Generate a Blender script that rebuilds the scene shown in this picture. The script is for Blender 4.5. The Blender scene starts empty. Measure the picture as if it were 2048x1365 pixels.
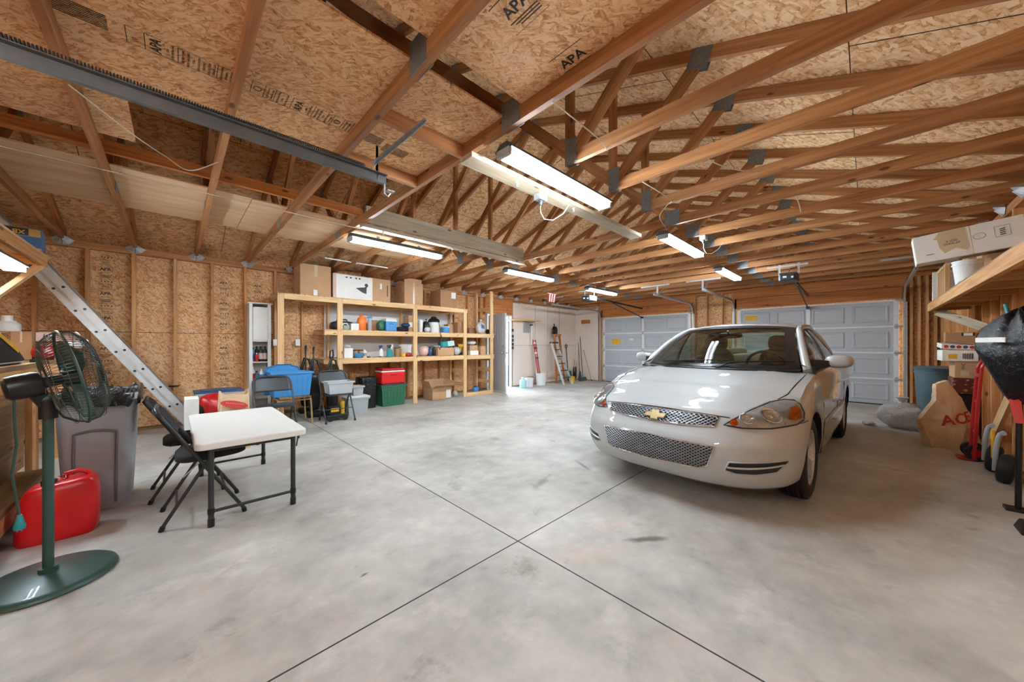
import bpy, bmesh, math, random
from mathutils import Vector, Matrix
R = random.Random(11)
SC = bpy.context.scene
COL = SC.collection
PI = math.pi
# ---------------------------------------------------------------- camera, world, exposure
FP, CAMH, YAW = 692.0, 1.22, 0.798           # focal length in px of the 2048 px frame, lens height, heading
cam = bpy.data.objects.new('camera', bpy.data.cameras.new('camera'))
COL.objects.link(cam)
cam.data.sensor_width = 36.0
cam.data.lens = FP / 2048 * 36
cam.data.shift_y = 7.5 / 2048
cam.data.clip_start = 0.05
cam.location = (0, 0, CAMH)
cam.rotation_euler = (PI / 2, 0, YAW - PI / 2)
SC.camera = cam
SC.view_settings.view_transform = 'Standard'
SC.view_settings.look = 'None'
SC.view_settings.gamma = 1.0
SC.view_settings.exposure = 0.9
SC.view_settings.use_curve_mapping = False
TUBE = 105.0                                    # emission of the fluorescent tubes
W = bpy.data.worlds.new('sky'); SC.world = W; W.use_nodes = True
_nt = W.node_tree; _nt.nodes.clear()
_bg = _nt.nodes.new('ShaderNodeBackground'); _out = _nt.nodes.new('ShaderNodeOutputWorld')
_sky = _nt.nodes.new('ShaderNodeTexSky'); _sky.sky_type = 'HOSEK_WILKIE'; _sky.turbidity = 6
_sky.sun_direction = (0.3, 0.55, 0.75)
_bg.inputs['Strength'].default_value = 26.0
_nt.links.new(_sky.outputs[0], _bg.inputs[0]); _nt.links.new(_bg.outputs[0], _out.inputs[0])
SC.cycles.max_bounces = 10
SC.cycles.diffuse_bounces = 6
SC.cycles.glossy_bounces = 4
SC.cycles.transmission_bounces = 8
SC.cycles.transparent_max_bounces = 12
SC.cycles.caustics_reflective = False
SC.cycles.caustics_refractive = False
SC.cycles.sample_clamp_indirect = 6.0

# ---------------------------------------------------------------- photo-frame pixels -> points of the place
_c, _s = math.cos(YAW), math.sin(YAW)
def _ray(u, v):
    t = (u - 1024) / FP
    return (_c + t * _s, _s - t * _c, (690 - v) / FP)
def PZ(u, v, z=0.0):
    r = _ray(u, v); d = (z - CAMH) / r[2]
    return Vector((d * r[0], d * r[1], z))
def PY(u, v, y):
    r = _ray(u, v); d = y / r[1]
    return Vector((d * r[0], y, CAMH + d * r[2]))
def PX(u, v, x):
    r = _ray(u, v); d = x / r[0]
    return Vector((x, d * r[1], CAMH + d * r[2]))

# ---------------------------------------------------------------- mesh building
class MB:
    def __init__(s):
        s.v, s.f, s.m, s.g = [], [], [], []
    def add(s, vs, fs, mi=0, g=None):
        o = len(s.v)
        s.v += [tuple(p) for p in vs]
        if g is None:
            g = [(p[0], p[1], p[2]) for p in vs]
        s.g += [tuple(p) for p in g]
        s.f += [tuple(i + o for i in f) for f in fs]
        s.m += [mi] * len(fs)
        return s
    def box(s, a, b, mi=0):
        x0, y0, z0 = a; x1, y1, z1 = b
        P = [(x0, y0, z0), (x1, y0, z0), (x1, y1, z0), (x0, y1, z0), (x0, y0, z1), (x1, y0, z1), (x1, y1, z1), (x0, y1, z1)]
        F = [(0, 3, 2, 1), (4, 5, 6, 7), (0, 1, 5, 4), (1, 2, 6, 5), (2, 3, 7, 6), (3, 0, 4, 7)]
        d = [abs(x1 - x0), abs(y1 - y0), abs(z1 - z0)]
        ax = sorted(range(3), key=lambda i: -d[i]); o = R.uniform(0, 60)
        return s.add(P, F, mi, [(p[ax[0]] + o, p[ax[1]] + o * 3, p[ax[2]]) for p in P])
    def beam(s, p, q, w, h, up=(0, 0, 1), mi=0):
        p, q = Vector(p), Vector(q); d = (q - p); L = d.length; d.normalize()
        up = Vector(up)
        if abs(d.dot(up)) > 0.99: up = Vector((1, 0, 0)) if abs(d.x) < .9 else Vector((0, 1, 0))
        sd = d.cross(up).normalized(); up = sd.cross(d).normalized()
        P, G = [], []; o = R.uniform(0, 60)
        for e, k in ((p, 0), (q, L)):
            for i, j in ((-1, -1), (1, -1), (1, 1), (-1, 1)):
                P.append(e + sd * (i * w / 2) + up * (j * h / 2)); G.append((k + o, i * w / 2 + o * 3, j * h / 2))
        return s.add(P, [(0, 1, 2, 3), (4, 7, 6, 5), (0, 4, 5, 1), (1, 5, 6, 2), (2, 6, 7, 3), (3, 7, 4, 0)], mi, G)
    def obox(s, c, size, M=None, mi=0):
        M = M or Matrix.Identity(3); c = Vector(c); a = [x / 2 for x in size]
        P = [c + M @ Vector((i * a[0], j * a[1], k * a[2])) for k in (-1, 1) for i, j in ((-1, -1), (1, -1), (1, 1), (-1, 1))]
        return s.add(P, [(0, 3, 2, 1), (4, 5, 6, 7), (0, 1, 5, 4), (1, 2, 6, 5), (2, 3, 7, 6), (3, 0, 4, 7)], mi)
    def hexa(s, P, mi=0):       # four bottom corners then four top corners
        return s.add(P, [(0, 3, 2, 1), (4, 5, 6, 7), (0, 1, 5, 4), (1, 2, 6, 5), (2, 3, 7, 6), (3, 0, 4, 7)], mi)
    def tube(s, pts, r, n=8, closed=False, mi=0, cap=True):
        pts = [Vector(p) for p in pts]; N = len(pts)
        rr = r if isinstance(r, (list, tuple)) else [r] * N
        P, F = [], []
        prev = None
        for i, p in enumerate(pts):
            a = pts[(i - 1) % N] if (closed or i) else p
            b = pts[(i + 1) % N] if (closed or i < N - 1) else p
            d = (b - a)
            if d.length < 1e-9: d = Vector((0, 0, 1))
            d.normalize()
            if prev is None:
                ref = Vector((0, 0, 1)) if abs(d.z) < .9 else Vector((1, 0, 0))
                x = d.cross(ref).normalized()
            else:
                x = (prev - d * prev.dot(d))
                x = x.normalized() if x.length > 1e-6 else d.orthogonal().normalized()
            prev = x; y = d.cross(x)
            for k in range(n):
                t = 2 * PI * k / n
                P.append(p + (x * math.cos(t) + y * math.sin(t)) * rr[i])
        M = N if closed else N - 1
        for i in range(M):
            j = (i + 1) % N
            for k in range(n):
                l = (k + 1) % n
                F.append((i * n + k, i * n + l, j * n + l, j * n + k))
        if cap and not closed:
            F.append(tuple(range(n - 1, -1, -1))); F.append(tuple((N - 1) * n + k for k in range(n)))
        return s.add(P, F, mi)
    def cyl(s, p, q, r, r2=None, n=16, mi=0):
        return s.tube([p, q], [r, r if r2 is None else r2], n, mi=mi)
    def lathe(s, prof, c=(0, 0, 0), M=None, n=24, mi=0, sx=1, sy=1, cap=True):
        M = M or Matrix.Identity(3); c = Vector(c); P, F = [], []
        for r, z in prof:
            for k in range(n):
                t = 2 * PI * k / n
                P.append(c + M @ Vector((r * math.cos(t) * sx, r * math.sin(t) * sy, z)))
        for i in range(len(prof) - 1):
            for k in range(n):
                l = (k + 1) % n
                F.append((i * n + k, i * n + l, (i + 1) * n + l, (i + 1) * n + k))
        if cap and prof[0][0] > 1e-5: F.append(tuple(range(n - 1, -1, -1)))
        if cap and prof[-1][0] > 1e-5: F.append(tuple((len(prof) - 1) * n + k for k in range(n)))
        return s.add(P, F, mi)
    def prism(s, poly, e, mi=0):     # planar polygon of 3-D points pushed along e
        poly = [Vector(p) for p in poly]; e = Vector(e); n = len(poly)
        P = poly + [p + e for p in poly]
        F = [tuple(range(n - 1, -1, -1)), tuple(range(n, 2 * n))] + [(i, (i + 1) % n, n + (i + 1) % n, n + i) for i in range(n)]
        return s.add(P, F, mi)
    def grid(s, fn, nu, nv, mi=0, cu=False):
        P = [fn(i / (nu if cu else nu), j / nv) for j in range(nv + 1) for i in range(nu + (0 if cu else 1))]
        w = nu if cu else nu + 1; F = []
        for j in range(nv):
            for i in range(nu):
                k = (i + 1) % w
                F.append((j * w + i, j * w + k, (j + 1) * w + k, (j + 1) * w + i))
        return s.add(P, F, mi)
    def build(s, name, mats, parent=None, smooth=None, bevel=0, seg=2, solid=0, sub=0, fix=False, loc=None):
        me = bpy.data.meshes.new(name)
        off = Vector(parent['_o']) if (parent is not None and '_o' in parent.keys()) else Vector((0, 0, 0))
        if loc is not None: off = Vector(loc)
        me.from_pydata([tuple(Vector(p) - off) for p in s.v], [], s.f)
        at = me.attributes.new('gc', 'FLOAT_VECTOR', 'POINT')
        at.data.foreach_set('vector', [x for p in s.g for x in p])
        mats = mats if isinstance(mats, (list, tuple)) else [mats]
        for m in mats: me.materials.append(m)
        me.polygons.foreach_set('material_index', s.m)
        if fix:
            bm = bmesh.new(); bm.from_mesh(me)
            bmesh.ops.remove_doubles(bm, verts=bm.verts, dist=1e-5)
            bmesh.ops.recalc_face_normals(bm, faces=bm.faces); bm.to_mesh(me); bm.free()
        if smooth is not None:
            me.polygons.foreach_set('use_smooth', [True] * len(me.polygons))
            me.set_sharp_from_angle(angle=math.radians(smooth))
        o = bpy.data.objects.new(name, me); COL.objects.link(o)
        if parent is not None: o.parent = parent
        if loc is not None: o.location = loc
        if bevel:
            m = o.modifiers.new('bevel', 'BEVEL'); m.width = bevel; m.segments = seg; m.limit_method = 'ANGLE'; m.angle_limit = math.radians(40)
        if solid:
            m = o.modifiers.new('solid', 'SOLIDIFY'); m.thickness = solid; m.offset = 0
        if sub:
            m = o.modifiers.new('sub', 'SUBSURF'); m.levels = sub; m.render_levels = sub
        return o

def tag(o, label, cat, group=None):
    o['label'] = label; o['category'] = cat
    if group: o['group'] = group
    return o
def struct(o, label=None):
    o['kind'] = 'structure'
    if label: o['label'] = label
    return o
def thing(name, label, cat, loc=(0, 0, 0), rz=0.0, group=None, world=False):
    """An Empty at the thing's base. world=True: its parts are modelled in room coordinates (rz must be 0)."""
    o = bpy.data.objects.new(name, None); COL.objects.link(o)
    o.empty_display_size = 0.1
    o.location = loc; o.rotation_euler = (0, 0, rz)
    if world: o['_o'] = tuple(loc)
    return tag(o, label, cat, group)
def dup(root, loc=None, rz=None, label=None, group=None, rot=None):
    kids = {}
    for o in bpy.data.objects:
        if o.parent is not None: kids.setdefault(o.parent, []).append(o)
    def cp(o, par):
        c = o.copy(); COL.objects.link(c)
        if par is not None: c.parent = par
        for k in kids.get(o, []): cp(k, c)
        return c
    r = cp(root, None)
    if loc is not None: r.location = loc
    if rz is not None: r.rotation_euler = (0, 0, rz)
    if rot is not None: r.rotation_euler = rot
    if label: r['label'] = label
    if group: r['group'] = group
    return r
def rot(ax, deg):
    return Matrix.Rotation(math.radians(deg), 3, ax)
def axes(z, x=(1, 0, 0)):
    """3x3 with the third column along z."""
    z = Vector(z).normalized(); x = Vector(x); x = (x - z * x.dot(z))
    x = x.normalized() if x.length > 1e-6 else z.orthogonal().normalized()
    y = z.cross(x)
    return Matrix((x, y, z)).transposed()
def text_mb(body, size, M, c, mi=0, mb=None, ext=0.0006, bold=False):
    """Lettering as flat solid shapes: drawn in the plane of M's first two columns, centred on c."""
    cu = bpy.data.curves.new('lettering', 'FONT'); cu.body = body; cu.size = size
    cu.align_x = 'CENTER'; cu.align_y = 'CENTER'; cu.extrude = ext; cu.resolution_u = 2
    if bold: cu.offset = size * 0.02
    o = bpy.data.objects.new('lettering', cu); COL.objects.link(o)
    dg = bpy.context.evaluated_depsgraph_get(); dg.update()
    me = bpy.data.meshes.new_from_object(o.evaluated_get(dg))
    mb = mb or MB(); c = Vector(c)
    mb.add([c + M @ v.co for v in me.vertices], [tuple(p.vertices) for p in me.polygons], mi)
    bpy.data.objects.remove(o); bpy.data.curves.remove(cu); bpy.data.meshes.remove(me)
    return mb

# ---------------------------------------------------------------- materials
def lin(h):
    if isinstance(h, (tuple, list)): c = [x / 255 for x in h]
    else: c = [int(h[i:i + 2], 16) / 255 for i in (0, 2, 4)]
    return tuple(x / 12.92 if x <= .04045 else ((x + .055) / 1.055) ** 2.4 for x in c) + (1.0,)
class NT:
    def __init__(s, name):
        s.m = bpy.data.materials.new(name); s.m.use_nodes = True; s.t = s.m.node_tree; s.t.nodes.clear()
        s.o = s.n('ShaderNodeOutputMaterial'); s.p = s.n('ShaderNodeBsdfPrincipled'); s.l(s.p.outputs[0], s.o.inputs[0])
    def n(s, t, **k):
        n = s.t.nodes.new(t)
        for a, b in k.items(): setattr(n, a, b)
        return n
    def l(s, a, b): s.t.links.new(a, b)
    def noise(s, vec, scale, detail=4, rough=.55, dim='3D'):
        n = s.n('ShaderNodeTexNoise', noise_dimensions=dim); n.inputs['Scale'].default_value = scale
        n.inputs['Detail'].default_value = detail; n.inputs['Roughness'].default_value = rough
        if vec is not None: s.l(vec, n.inputs['Vector'])
        return n
    def ramp(s, fac, stops, mode='LINEAR'):
        r = s.n('ShaderNodeValToRGB'); e = r.color_ramp.elements; r.color_ramp.interpolation = mode
        while len(e) < len(stops): e.new(0.5)
        for i, (p, c) in enumerate(stops):
            e[i].position = p; e[i].color = c if isinstance(c, tuple) and len(c) == 4 else (c, c, c, 1)
        s.l(fac, r.inputs[0]); return r
    def mix(s, fac, a, b, mode='MIX'):
        m = s.n('ShaderNodeMix', data_type='RGBA', blend_type=mode)
        for k, x in (('Factor', fac), ('A', a), ('B', b)):
            i = [q for q in m.inputs if q.name == k and (q.type == 'RGBA' if k != 'Factor' else q.type == 'VALUE')][0]
            if hasattr(x, 'is_linked'): s.l(x, i)
            else: i.default_value = x
        return [q for q in m.outputs if q.type == 'RGBA'][0]
    def math(s, op, a, b=None, c=None, clamp=False):
        m = s.n('ShaderNodeMath', operation=op, use_clamp=clamp)
        for i, x in enumerate((a, b, c)):
            if x is None: continue
            if hasattr(x, 'is_linked'): s.l(x, m.inputs[i])
            else: m.inputs[i].default_value = x
        return m.outputs[0]
    def vm(s, op, a, b=None):
        m = s.n('ShaderNodeVectorMath', operation=op)
        for i, x in enumerate((a, b)):
            if x is None: continue
            if hasattr(x, 'is_linked'): s.l(x, m.inputs[i])
            else: m.inputs[i].default_value = x
        return m.outputs[0]
    def mapping(s, vec, scale=(1, 1, 1), rot=(0, 0, 0), loc=(0, 0, 0)):
        m = s.n('ShaderNodeMapping'); m.inputs['Scale'].default_value = scale; m.inputs['Rotation'].default_value = rot
        m.inputs['Location'].default_value = loc; s.l(vec, m.inputs['Vector']); return m.outputs[0]
    def coord(s, k='Object'): return s.n('ShaderNodeTexCoord').outputs[k]
    def pos(s): return s.n('ShaderNodeNewGeometry').outputs['Position']
    def gc(s):
        a = s.n('ShaderNodeAttribute', attribute_name='gc').outputs['Vector']
        r = s.n('ShaderNodeObjectInfo').outputs['Random']
        return s.vm('ADD', a, s.comb(s.math('MULTIPLY', r, 37.0), s.math('MULTIPLY', r, 11.0), 0.0))
    def comb(s, x, y, z):
        m = s.n('ShaderNodeCombineXYZ')
        for i, q in enumerate((x, y, z)):
            if hasattr(q, 'is_linked'): s.l(q, m.inputs[i])
            else: m.inputs[i].default_value = q
        return m.outputs[0]
    def bump(s, h, strength=.2, dist=.01):
        b = s.n('ShaderNodeBump'); b.inputs['Strength'].default_value = strength; b.inputs['Distance'].default_value = dist
        s.l(h, b.inputs['Height']); s.l(b.outputs[0], s.p.inputs['Normal'])
    def set(s, **k):
        for a, b in k.items():
            i = s.p.inputs[a.replace('_', ' ')]
            if hasattr(b, 'is_linked'): s.l(b, i)
            else: i.default_value = b
        return s
_MC = {}
def pm(name, col, rough=.5, metal=0.0, var=.08, scale=14, bump=0.0, spec=.5, coat=0.0, emit=0.0, ns=None):
    """Plain procedural material: one colour with a soft noise in tone and gloss."""
    if name in _MC: return _MC[name]
    t = NT(name); c = lin(col); v = t.coord()
    n = t.noise(v, scale, 5)
    a = tuple(x * (1 - var) for x in c[:3]) + (1,); b = tuple(min(1, x * (1 + var)) for x in c[:3]) + (1,)
    cr = t.ramp(n.outputs['Fac'], [(.3, a), (.7, b)])
    t.set(Base_Color=cr.outputs[0], Metallic=metal, Specular_IOR_Level=spec, Coat_Weight=coat)
    rr = t.ramp(n.outputs['Fac'], [(.3, max(.02, rough * .9)), (.7, min(1, rough * 1.1))]); t.l(rr.outputs[0], t.p.inputs['Roughness'])
    if bump: t.bump(t.noise(v, ns or scale * 6, 4).outputs['Fac'], bump, .004)
    if emit:
        t.set(Emission_Color=c, Emission_Strength=emit)
    _MC[name] = t.m
    return t.m

def osb_mat(name, plane, dark='a8764a', mid='d6a272', light='ecc79a', ang=0.0, lon=11.0, spread=1.0, asp=3.4):
    """Strand board: several layers of long flakes lying every way, cut through one another in patches."""
    t = NT(name); p = t.pos()
    sx = t.n('ShaderNodeSeparateXYZ'); t.l(p, sx.inputs[0])
    a, b = {'xz': (0, 2), 'xy': (0, 1), 'yz': (1, 2)}[plane]
    uv = t.comb(sx.outputs[a], sx.outputs[b], 0.0)
    w = t.noise(uv, 9, 3); uvw = t.vm('ADD', uv, t.vm('MULTIPLY', t.vm('SUBTRACT', w.outputs['Color'], (.5, .5, .5)), (.05, .05, 0)))
    col = None
    for k, (r, sc) in enumerate(((0.0, 1), (.8, 1.2), (1.65, .95), (2.45, 1.1), (.35, 1.5))):
        r = ang + r * spread
        m = t.mapping(t.mapping(uvw, (1, 1, 1), (0, 0, r)), (lon * sc, lon * asp * sc, 1), (0, 0, 0), (k * 3.7, k * 1.3, 0))
        vo = t.n('ShaderNodeTexVoronoi', voronoi_dimensions='2D', feature='F1'); vo.inputs['Scale'].default_value = 1.0
        vo.inputs['Randomness'].default_value = 1.0
        t.l(m, vo.inputs['Vector'])
        g = t.n('ShaderNodeSeparateColor'); t.l(vo.outputs['Color'], g.inputs[0])
        edge = t.math('MULTIPLY', t.ramp(vo.outputs['Distance'], [(.35, 0.0), (.8, 1.0)]).outputs[0], .22)
        gr = t.noise(t.mapping(t.mapping(uvw, (1, 1, 1), (0, 0, r)), (14, 170, 1), (0, 0, 0), (k, 0, 0)), 1, 3).outputs['Fac']
        val = t.math('SUBTRACT', t.math('ADD', t.math('MULTIPLY', g.outputs[0], .5), t.math('MULTIPLY', gr, .5)), edge)
        if col is None: col = val
        else:
            f = t.math('GREATER_THAN', g.outputs[1], .58)      # only some flakes of this layer lie on top
            mx = t.n('ShaderNodeMix'); t.l(f, mx.inputs[0]); t.l(col, mx.inputs[2]); t.l(val, mx.inputs[3]); col = mx.outputs[0]
    cr = t.ramp(col, [(.10, lin(dark)), (.33, lin(mid)), (.62, lin(light))])
    big = t.noise(uv, .9, 3); tone = t.ramp(big.outputs['Fac'], [(.35, (.88, .86, .84, 1)), (.65, (1.05, 1.04, 1.03, 1))])
    c = t.mix(1.0, cr.outputs[0], tone.outputs[0], 'MULTIPLY')
    sp = t.ramp(t.noise(t.mapping(t.mapping(uvw, (1, 1, 1), (0, 0, ang + .5)), (25, 70, 1)), 1, 3).outputs['Fac'], [(.66, 0.0), (.74, .7)])
    c = t.mix(sp.outputs[0], c, lin('744a24'))
    t.set(Base_Color=c, Roughness=.75, Specular_IOR_Level=.25)
    t.bump(col, .2, .003)
    return t.m
def wood_mat(name, dark, mid, light, rough=.62, knots=True, ring=34, vary=.5):
    t = NT(name); g = t.gc()
    st = t.mapping(g, (1.6, ring, ring))
    n1 = t.noise(st, 1.0, 6, .6)
    st2 = t.mapping(g, (.5, 5, 5)); n2 = t.noise(st2, 1.0, 3)
    f = t.math('ADD', t.math('MULTIPLY', n1.outputs['Fac'], .6), t.math('MULTIPLY', n2.outputs['Fac'], .4))
    cr = t.ramp(f, [(.33, lin(dark)), (.5, lin(mid)), (.67, lin(light))])
    c = cr.outputs[0]
    tone = t.ramp(t.noise(t.mapping(g, (.11, .07, .05)), 1, 1).outputs['Fac'], [(.35, (1 - .28 * vary,) * 3 + (1,)), (.65, (1 + .16 * vary,) * 3 + (1,))])
    c = t.mix(1.0, c, tone.outputs[0], 'MULTIPLY')
    if knots:
        vo = t.n('ShaderNodeTexVoronoi', feature='F1'); vo.inputs['Scale'].default_value = 1.0
        t.l(t.mapping(g, (3.2, 7.5, 7.5)), vo.inputs['Vector'])
        k = t.ramp(vo.outputs['Distance'], [(.07, 1.0), (.13, 0.0)])
        c = t.mix(t.math('MULTIPLY', k.outputs[0], .8), c, lin('4a2610'))
    t.set(Base_Color=c, Roughness=rough, Specular_IOR_Level=.3)
    t.bump(n1.outputs['Fac'], .12, .002)
    return t.m
M = {}
M['osb_wall'] = osb_mat('osb_wall', 'xz', ang=.6, lon=15)
M['osb_end'] = osb_mat('osb_end', 'yz', ang=.6, lon=15)
M['osb_deck'] = osb_mat('osb_deck', 'xy', dark='b0804f', mid='e2b180', light='f4d4aa', ang=.1, lon=11, asp=2.8)
M['osb_sheet'] = osb_mat('osb_sheet', 'xy', dark='ac7b4c', mid='dca878', light='f0cba0', ang=.5, lon=16, asp=3.8)
M['truss'] = wood_mat('truss_lumber', '865735', 'aa764a', 'c89868')
M['stud'] = wood_mat('stud_lumber', 'a87044', 'c9945f', 'deb382')
M['newpine'] = wood_mat('new_pine', 'c59a68', 'dcb584', 'ead0a4', vary=.25)
M['oldwood'] = wood_mat('weathered_wood', '5d452c', '876744', 'a88a63', ring=24)
M['graywood'] = wood_mat('gray_wood', '8b7b68', 'a8967f', 'bfae97')
M['oranged'] = wood_mat('header_lumber', '96592e', 'bf7a44', 'd69558')
M['ply'] = wood_mat('plywood', 'c59c74', 'dcb892', 'ebcfac', knots=False, ring=9)
M['card'] = pm('cardboard', 'c09a76', .85, var=.07, scale=6, bump=.05, spec=.2)
M['card2'] = pm('brown_cardboard', 'ac8462', .85, var=.07, scale=6, bump=.05, spec=.2)
M['cardin'] = pm('cardboard_inside', '8a6748', .9, var=.1, spec=.2)
M['tape'] = pm('packing_tape', 'cbb698', .25, var=.05)
M['white'] = pm('white_plastic', 'e6e6e2', .4, var=.03)
M['whitep'] = pm('white_paint', 'dcdad4', .5, var=.03)
M['paper'] = pm('white_paper', 'e9e7e2', .7, var=.03)
M['gray'] = pm('gray_plastic', 'a2a7ad', .45, var=.06, bump=.03)
M['dgray'] = pm('dark_gray_plastic', '3c3f42', .5, var=.1)
M['black'] = pm('black_plastic', '15161a', .38, var=.2)
M['blackfab'] = pm('black_fabric', '17181b', .85, var=.3, scale=60, bump=.2)
M['charmetal'] = pm('charcoal_steel', '3a3d40', .42, .4, var=.1)
M['steel'] = pm('galvanised_steel', 'b9bcbe', .4, .6, var=.18, scale=30)
M['alu'] = pm('aluminium', 'cfd0d0', .42, .35, var=.12, scale=9)
M['plate'] = pm('gusset_steel', '83878a', .5, .5, var=.25, scale=60, bump=.5)
M['chrome'] = pm('chrome', 'd8dadc', .12, 1.0, var=.03)
M['red'] = pm('red_plastic', 'd81a20', .35, var=.08)
M['redp'] = pm('red_paint', 'b3161c', .35, var=.1, coat=.3)
M['green'] = pm('green_enamel', '2c4a44', .42, var=.12, coat=.1)
M['tgreen'] = pm('green_tote_plastic', '2e6a4c', .45, var=.07)
M['blue'] = pm('blue_plastic', '3d8cc9', .42, var=.06)
M['dblue'] = pm('navy_plastic', '2c4f7c', .4, var=.08)
M['teal'] = pm('teal_plastic', '2b8c92', .3, var=.1)
M['aqua'] = pm('pale_aqua_card', 'a9d3d3', .6, var=.04)
M['orange'] = pm('orange_plastic', 'e87a2a', .4, var=.08)
M['yellow'] = pm('yellow_plastic', 'e3b023', .45, var=.1)
M['rubber'] = pm('tyre_rubber', '17171a', .7, var=.2, scale=30, bump=.15)
M['doorgray'] = pm('door_gray_paint', 'b9bec4', .45, var=.03)
M['doorline'] = pm('door_light_rail', 'e2e4e6', .45, .1, var=.05)
M['ink'] = pm('black_ink', '2c2018', .8, var=.2)
M['inkred'] = pm('red_ink', 'c2362c', .7, var=.12)
M['bluebox'] = pm('blue_carton', '2a6090', .5, var=.06)
M['wire'] = pm('white_cable', 'cfc8ba', .5, var=.06)
M['tan'] = pm('tan_plastic', 'b79a6c', .6, var=.1)
M['pinkbox'] = pm('pale_pink_card', 'd9b9ab', .7, var=.05)
def tube_mat():
    t = NT('fluorescent_tube'); n = t.noise(t.coord(), 3, 1)
    r = t.ramp(n.outputs['Fac'], [(0, (.77, .90, 1, 1)), (1, (.80, .92, 1, 1))])
    t.set(Base_Color=(.9, .9, .9, 1), Emission_Color=r.outputs[0], Emission_Strength=TUBE); return t.m
M['tube'] = tube_mat()
def kraft_mat(name, a, b, bump=.5):
    t = NT(name); n = t.noise(t.coord(), 9, 5); vo = t.n('ShaderNodeTexVoronoi', feature='F1'); vo.inputs['Scale'].default_value = 9
    t.l(t.coord(), vo.inputs['Vector'])
    t.set(Base_Color=t.ramp(n.outputs['Fac'], [(.3, lin(a)), (.7, lin(b))]).outputs[0], Roughness=.8, Specular_IOR_Level=.2)
    t.bump(vo.outputs['Distance'], bump, .02); return t.m
M['kraft'] = kraft_mat('kraft_paper', 'cfae8c', 'e2c5a4')
def film_mat(name, col, rough=.28, sc=18, st=.9, dist=.02):
    t = NT(name); v = t.coord(); n = t.noise(v, sc, 4, .6); n.inputs['Distortion'].default_value = 1.2
    c = lin(col); t.set(Base_Color=t.ramp(n.outputs['Fac'], [(.3, tuple(x * .7 for x in c[:3]) + (1,)), (.7, c)]).outputs[0], Roughness=rough)
    t.bump(n.outputs['Fac'], st, dist); return t.m
M['bagblack'] = film_mat('black_bin_bag', '131417', .24)
M['tarp'] = film_mat('black_tarp', '15161a', .3, 30, .8, .015)
M['bagclear'] = film_mat('cloudy_plastic_bag', 'e6e8e4', .3, 22, 1.0, .03)
M['bagwhite'] = film_mat('white_shopping_bag', 'd6d9d8', .4, 16, .6)
_b = M['bagclear'].node_tree.nodes; [n for n in _b if n.type == 'BSDF_PRINCIPLED'][0].inputs['Alpha'].default_value = .72
def clear_mat(name, col, alpha=.5, rough=.25):
    t = NT(name); n = t.noise(t.coord(), 8, 3)
    c = lin(col); t.set(Base_Color=t.ramp(n.outputs['Fac'], [(.3, tuple(x * .9 for x in c[:3]) + (1,)), (.7, c)]).outputs[0], Roughness=rough, Alpha=alpha)
    return t.m
M['clear'] = clear_mat('frosted_clear_plastic', 'cfd6d8', .55)
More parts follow.
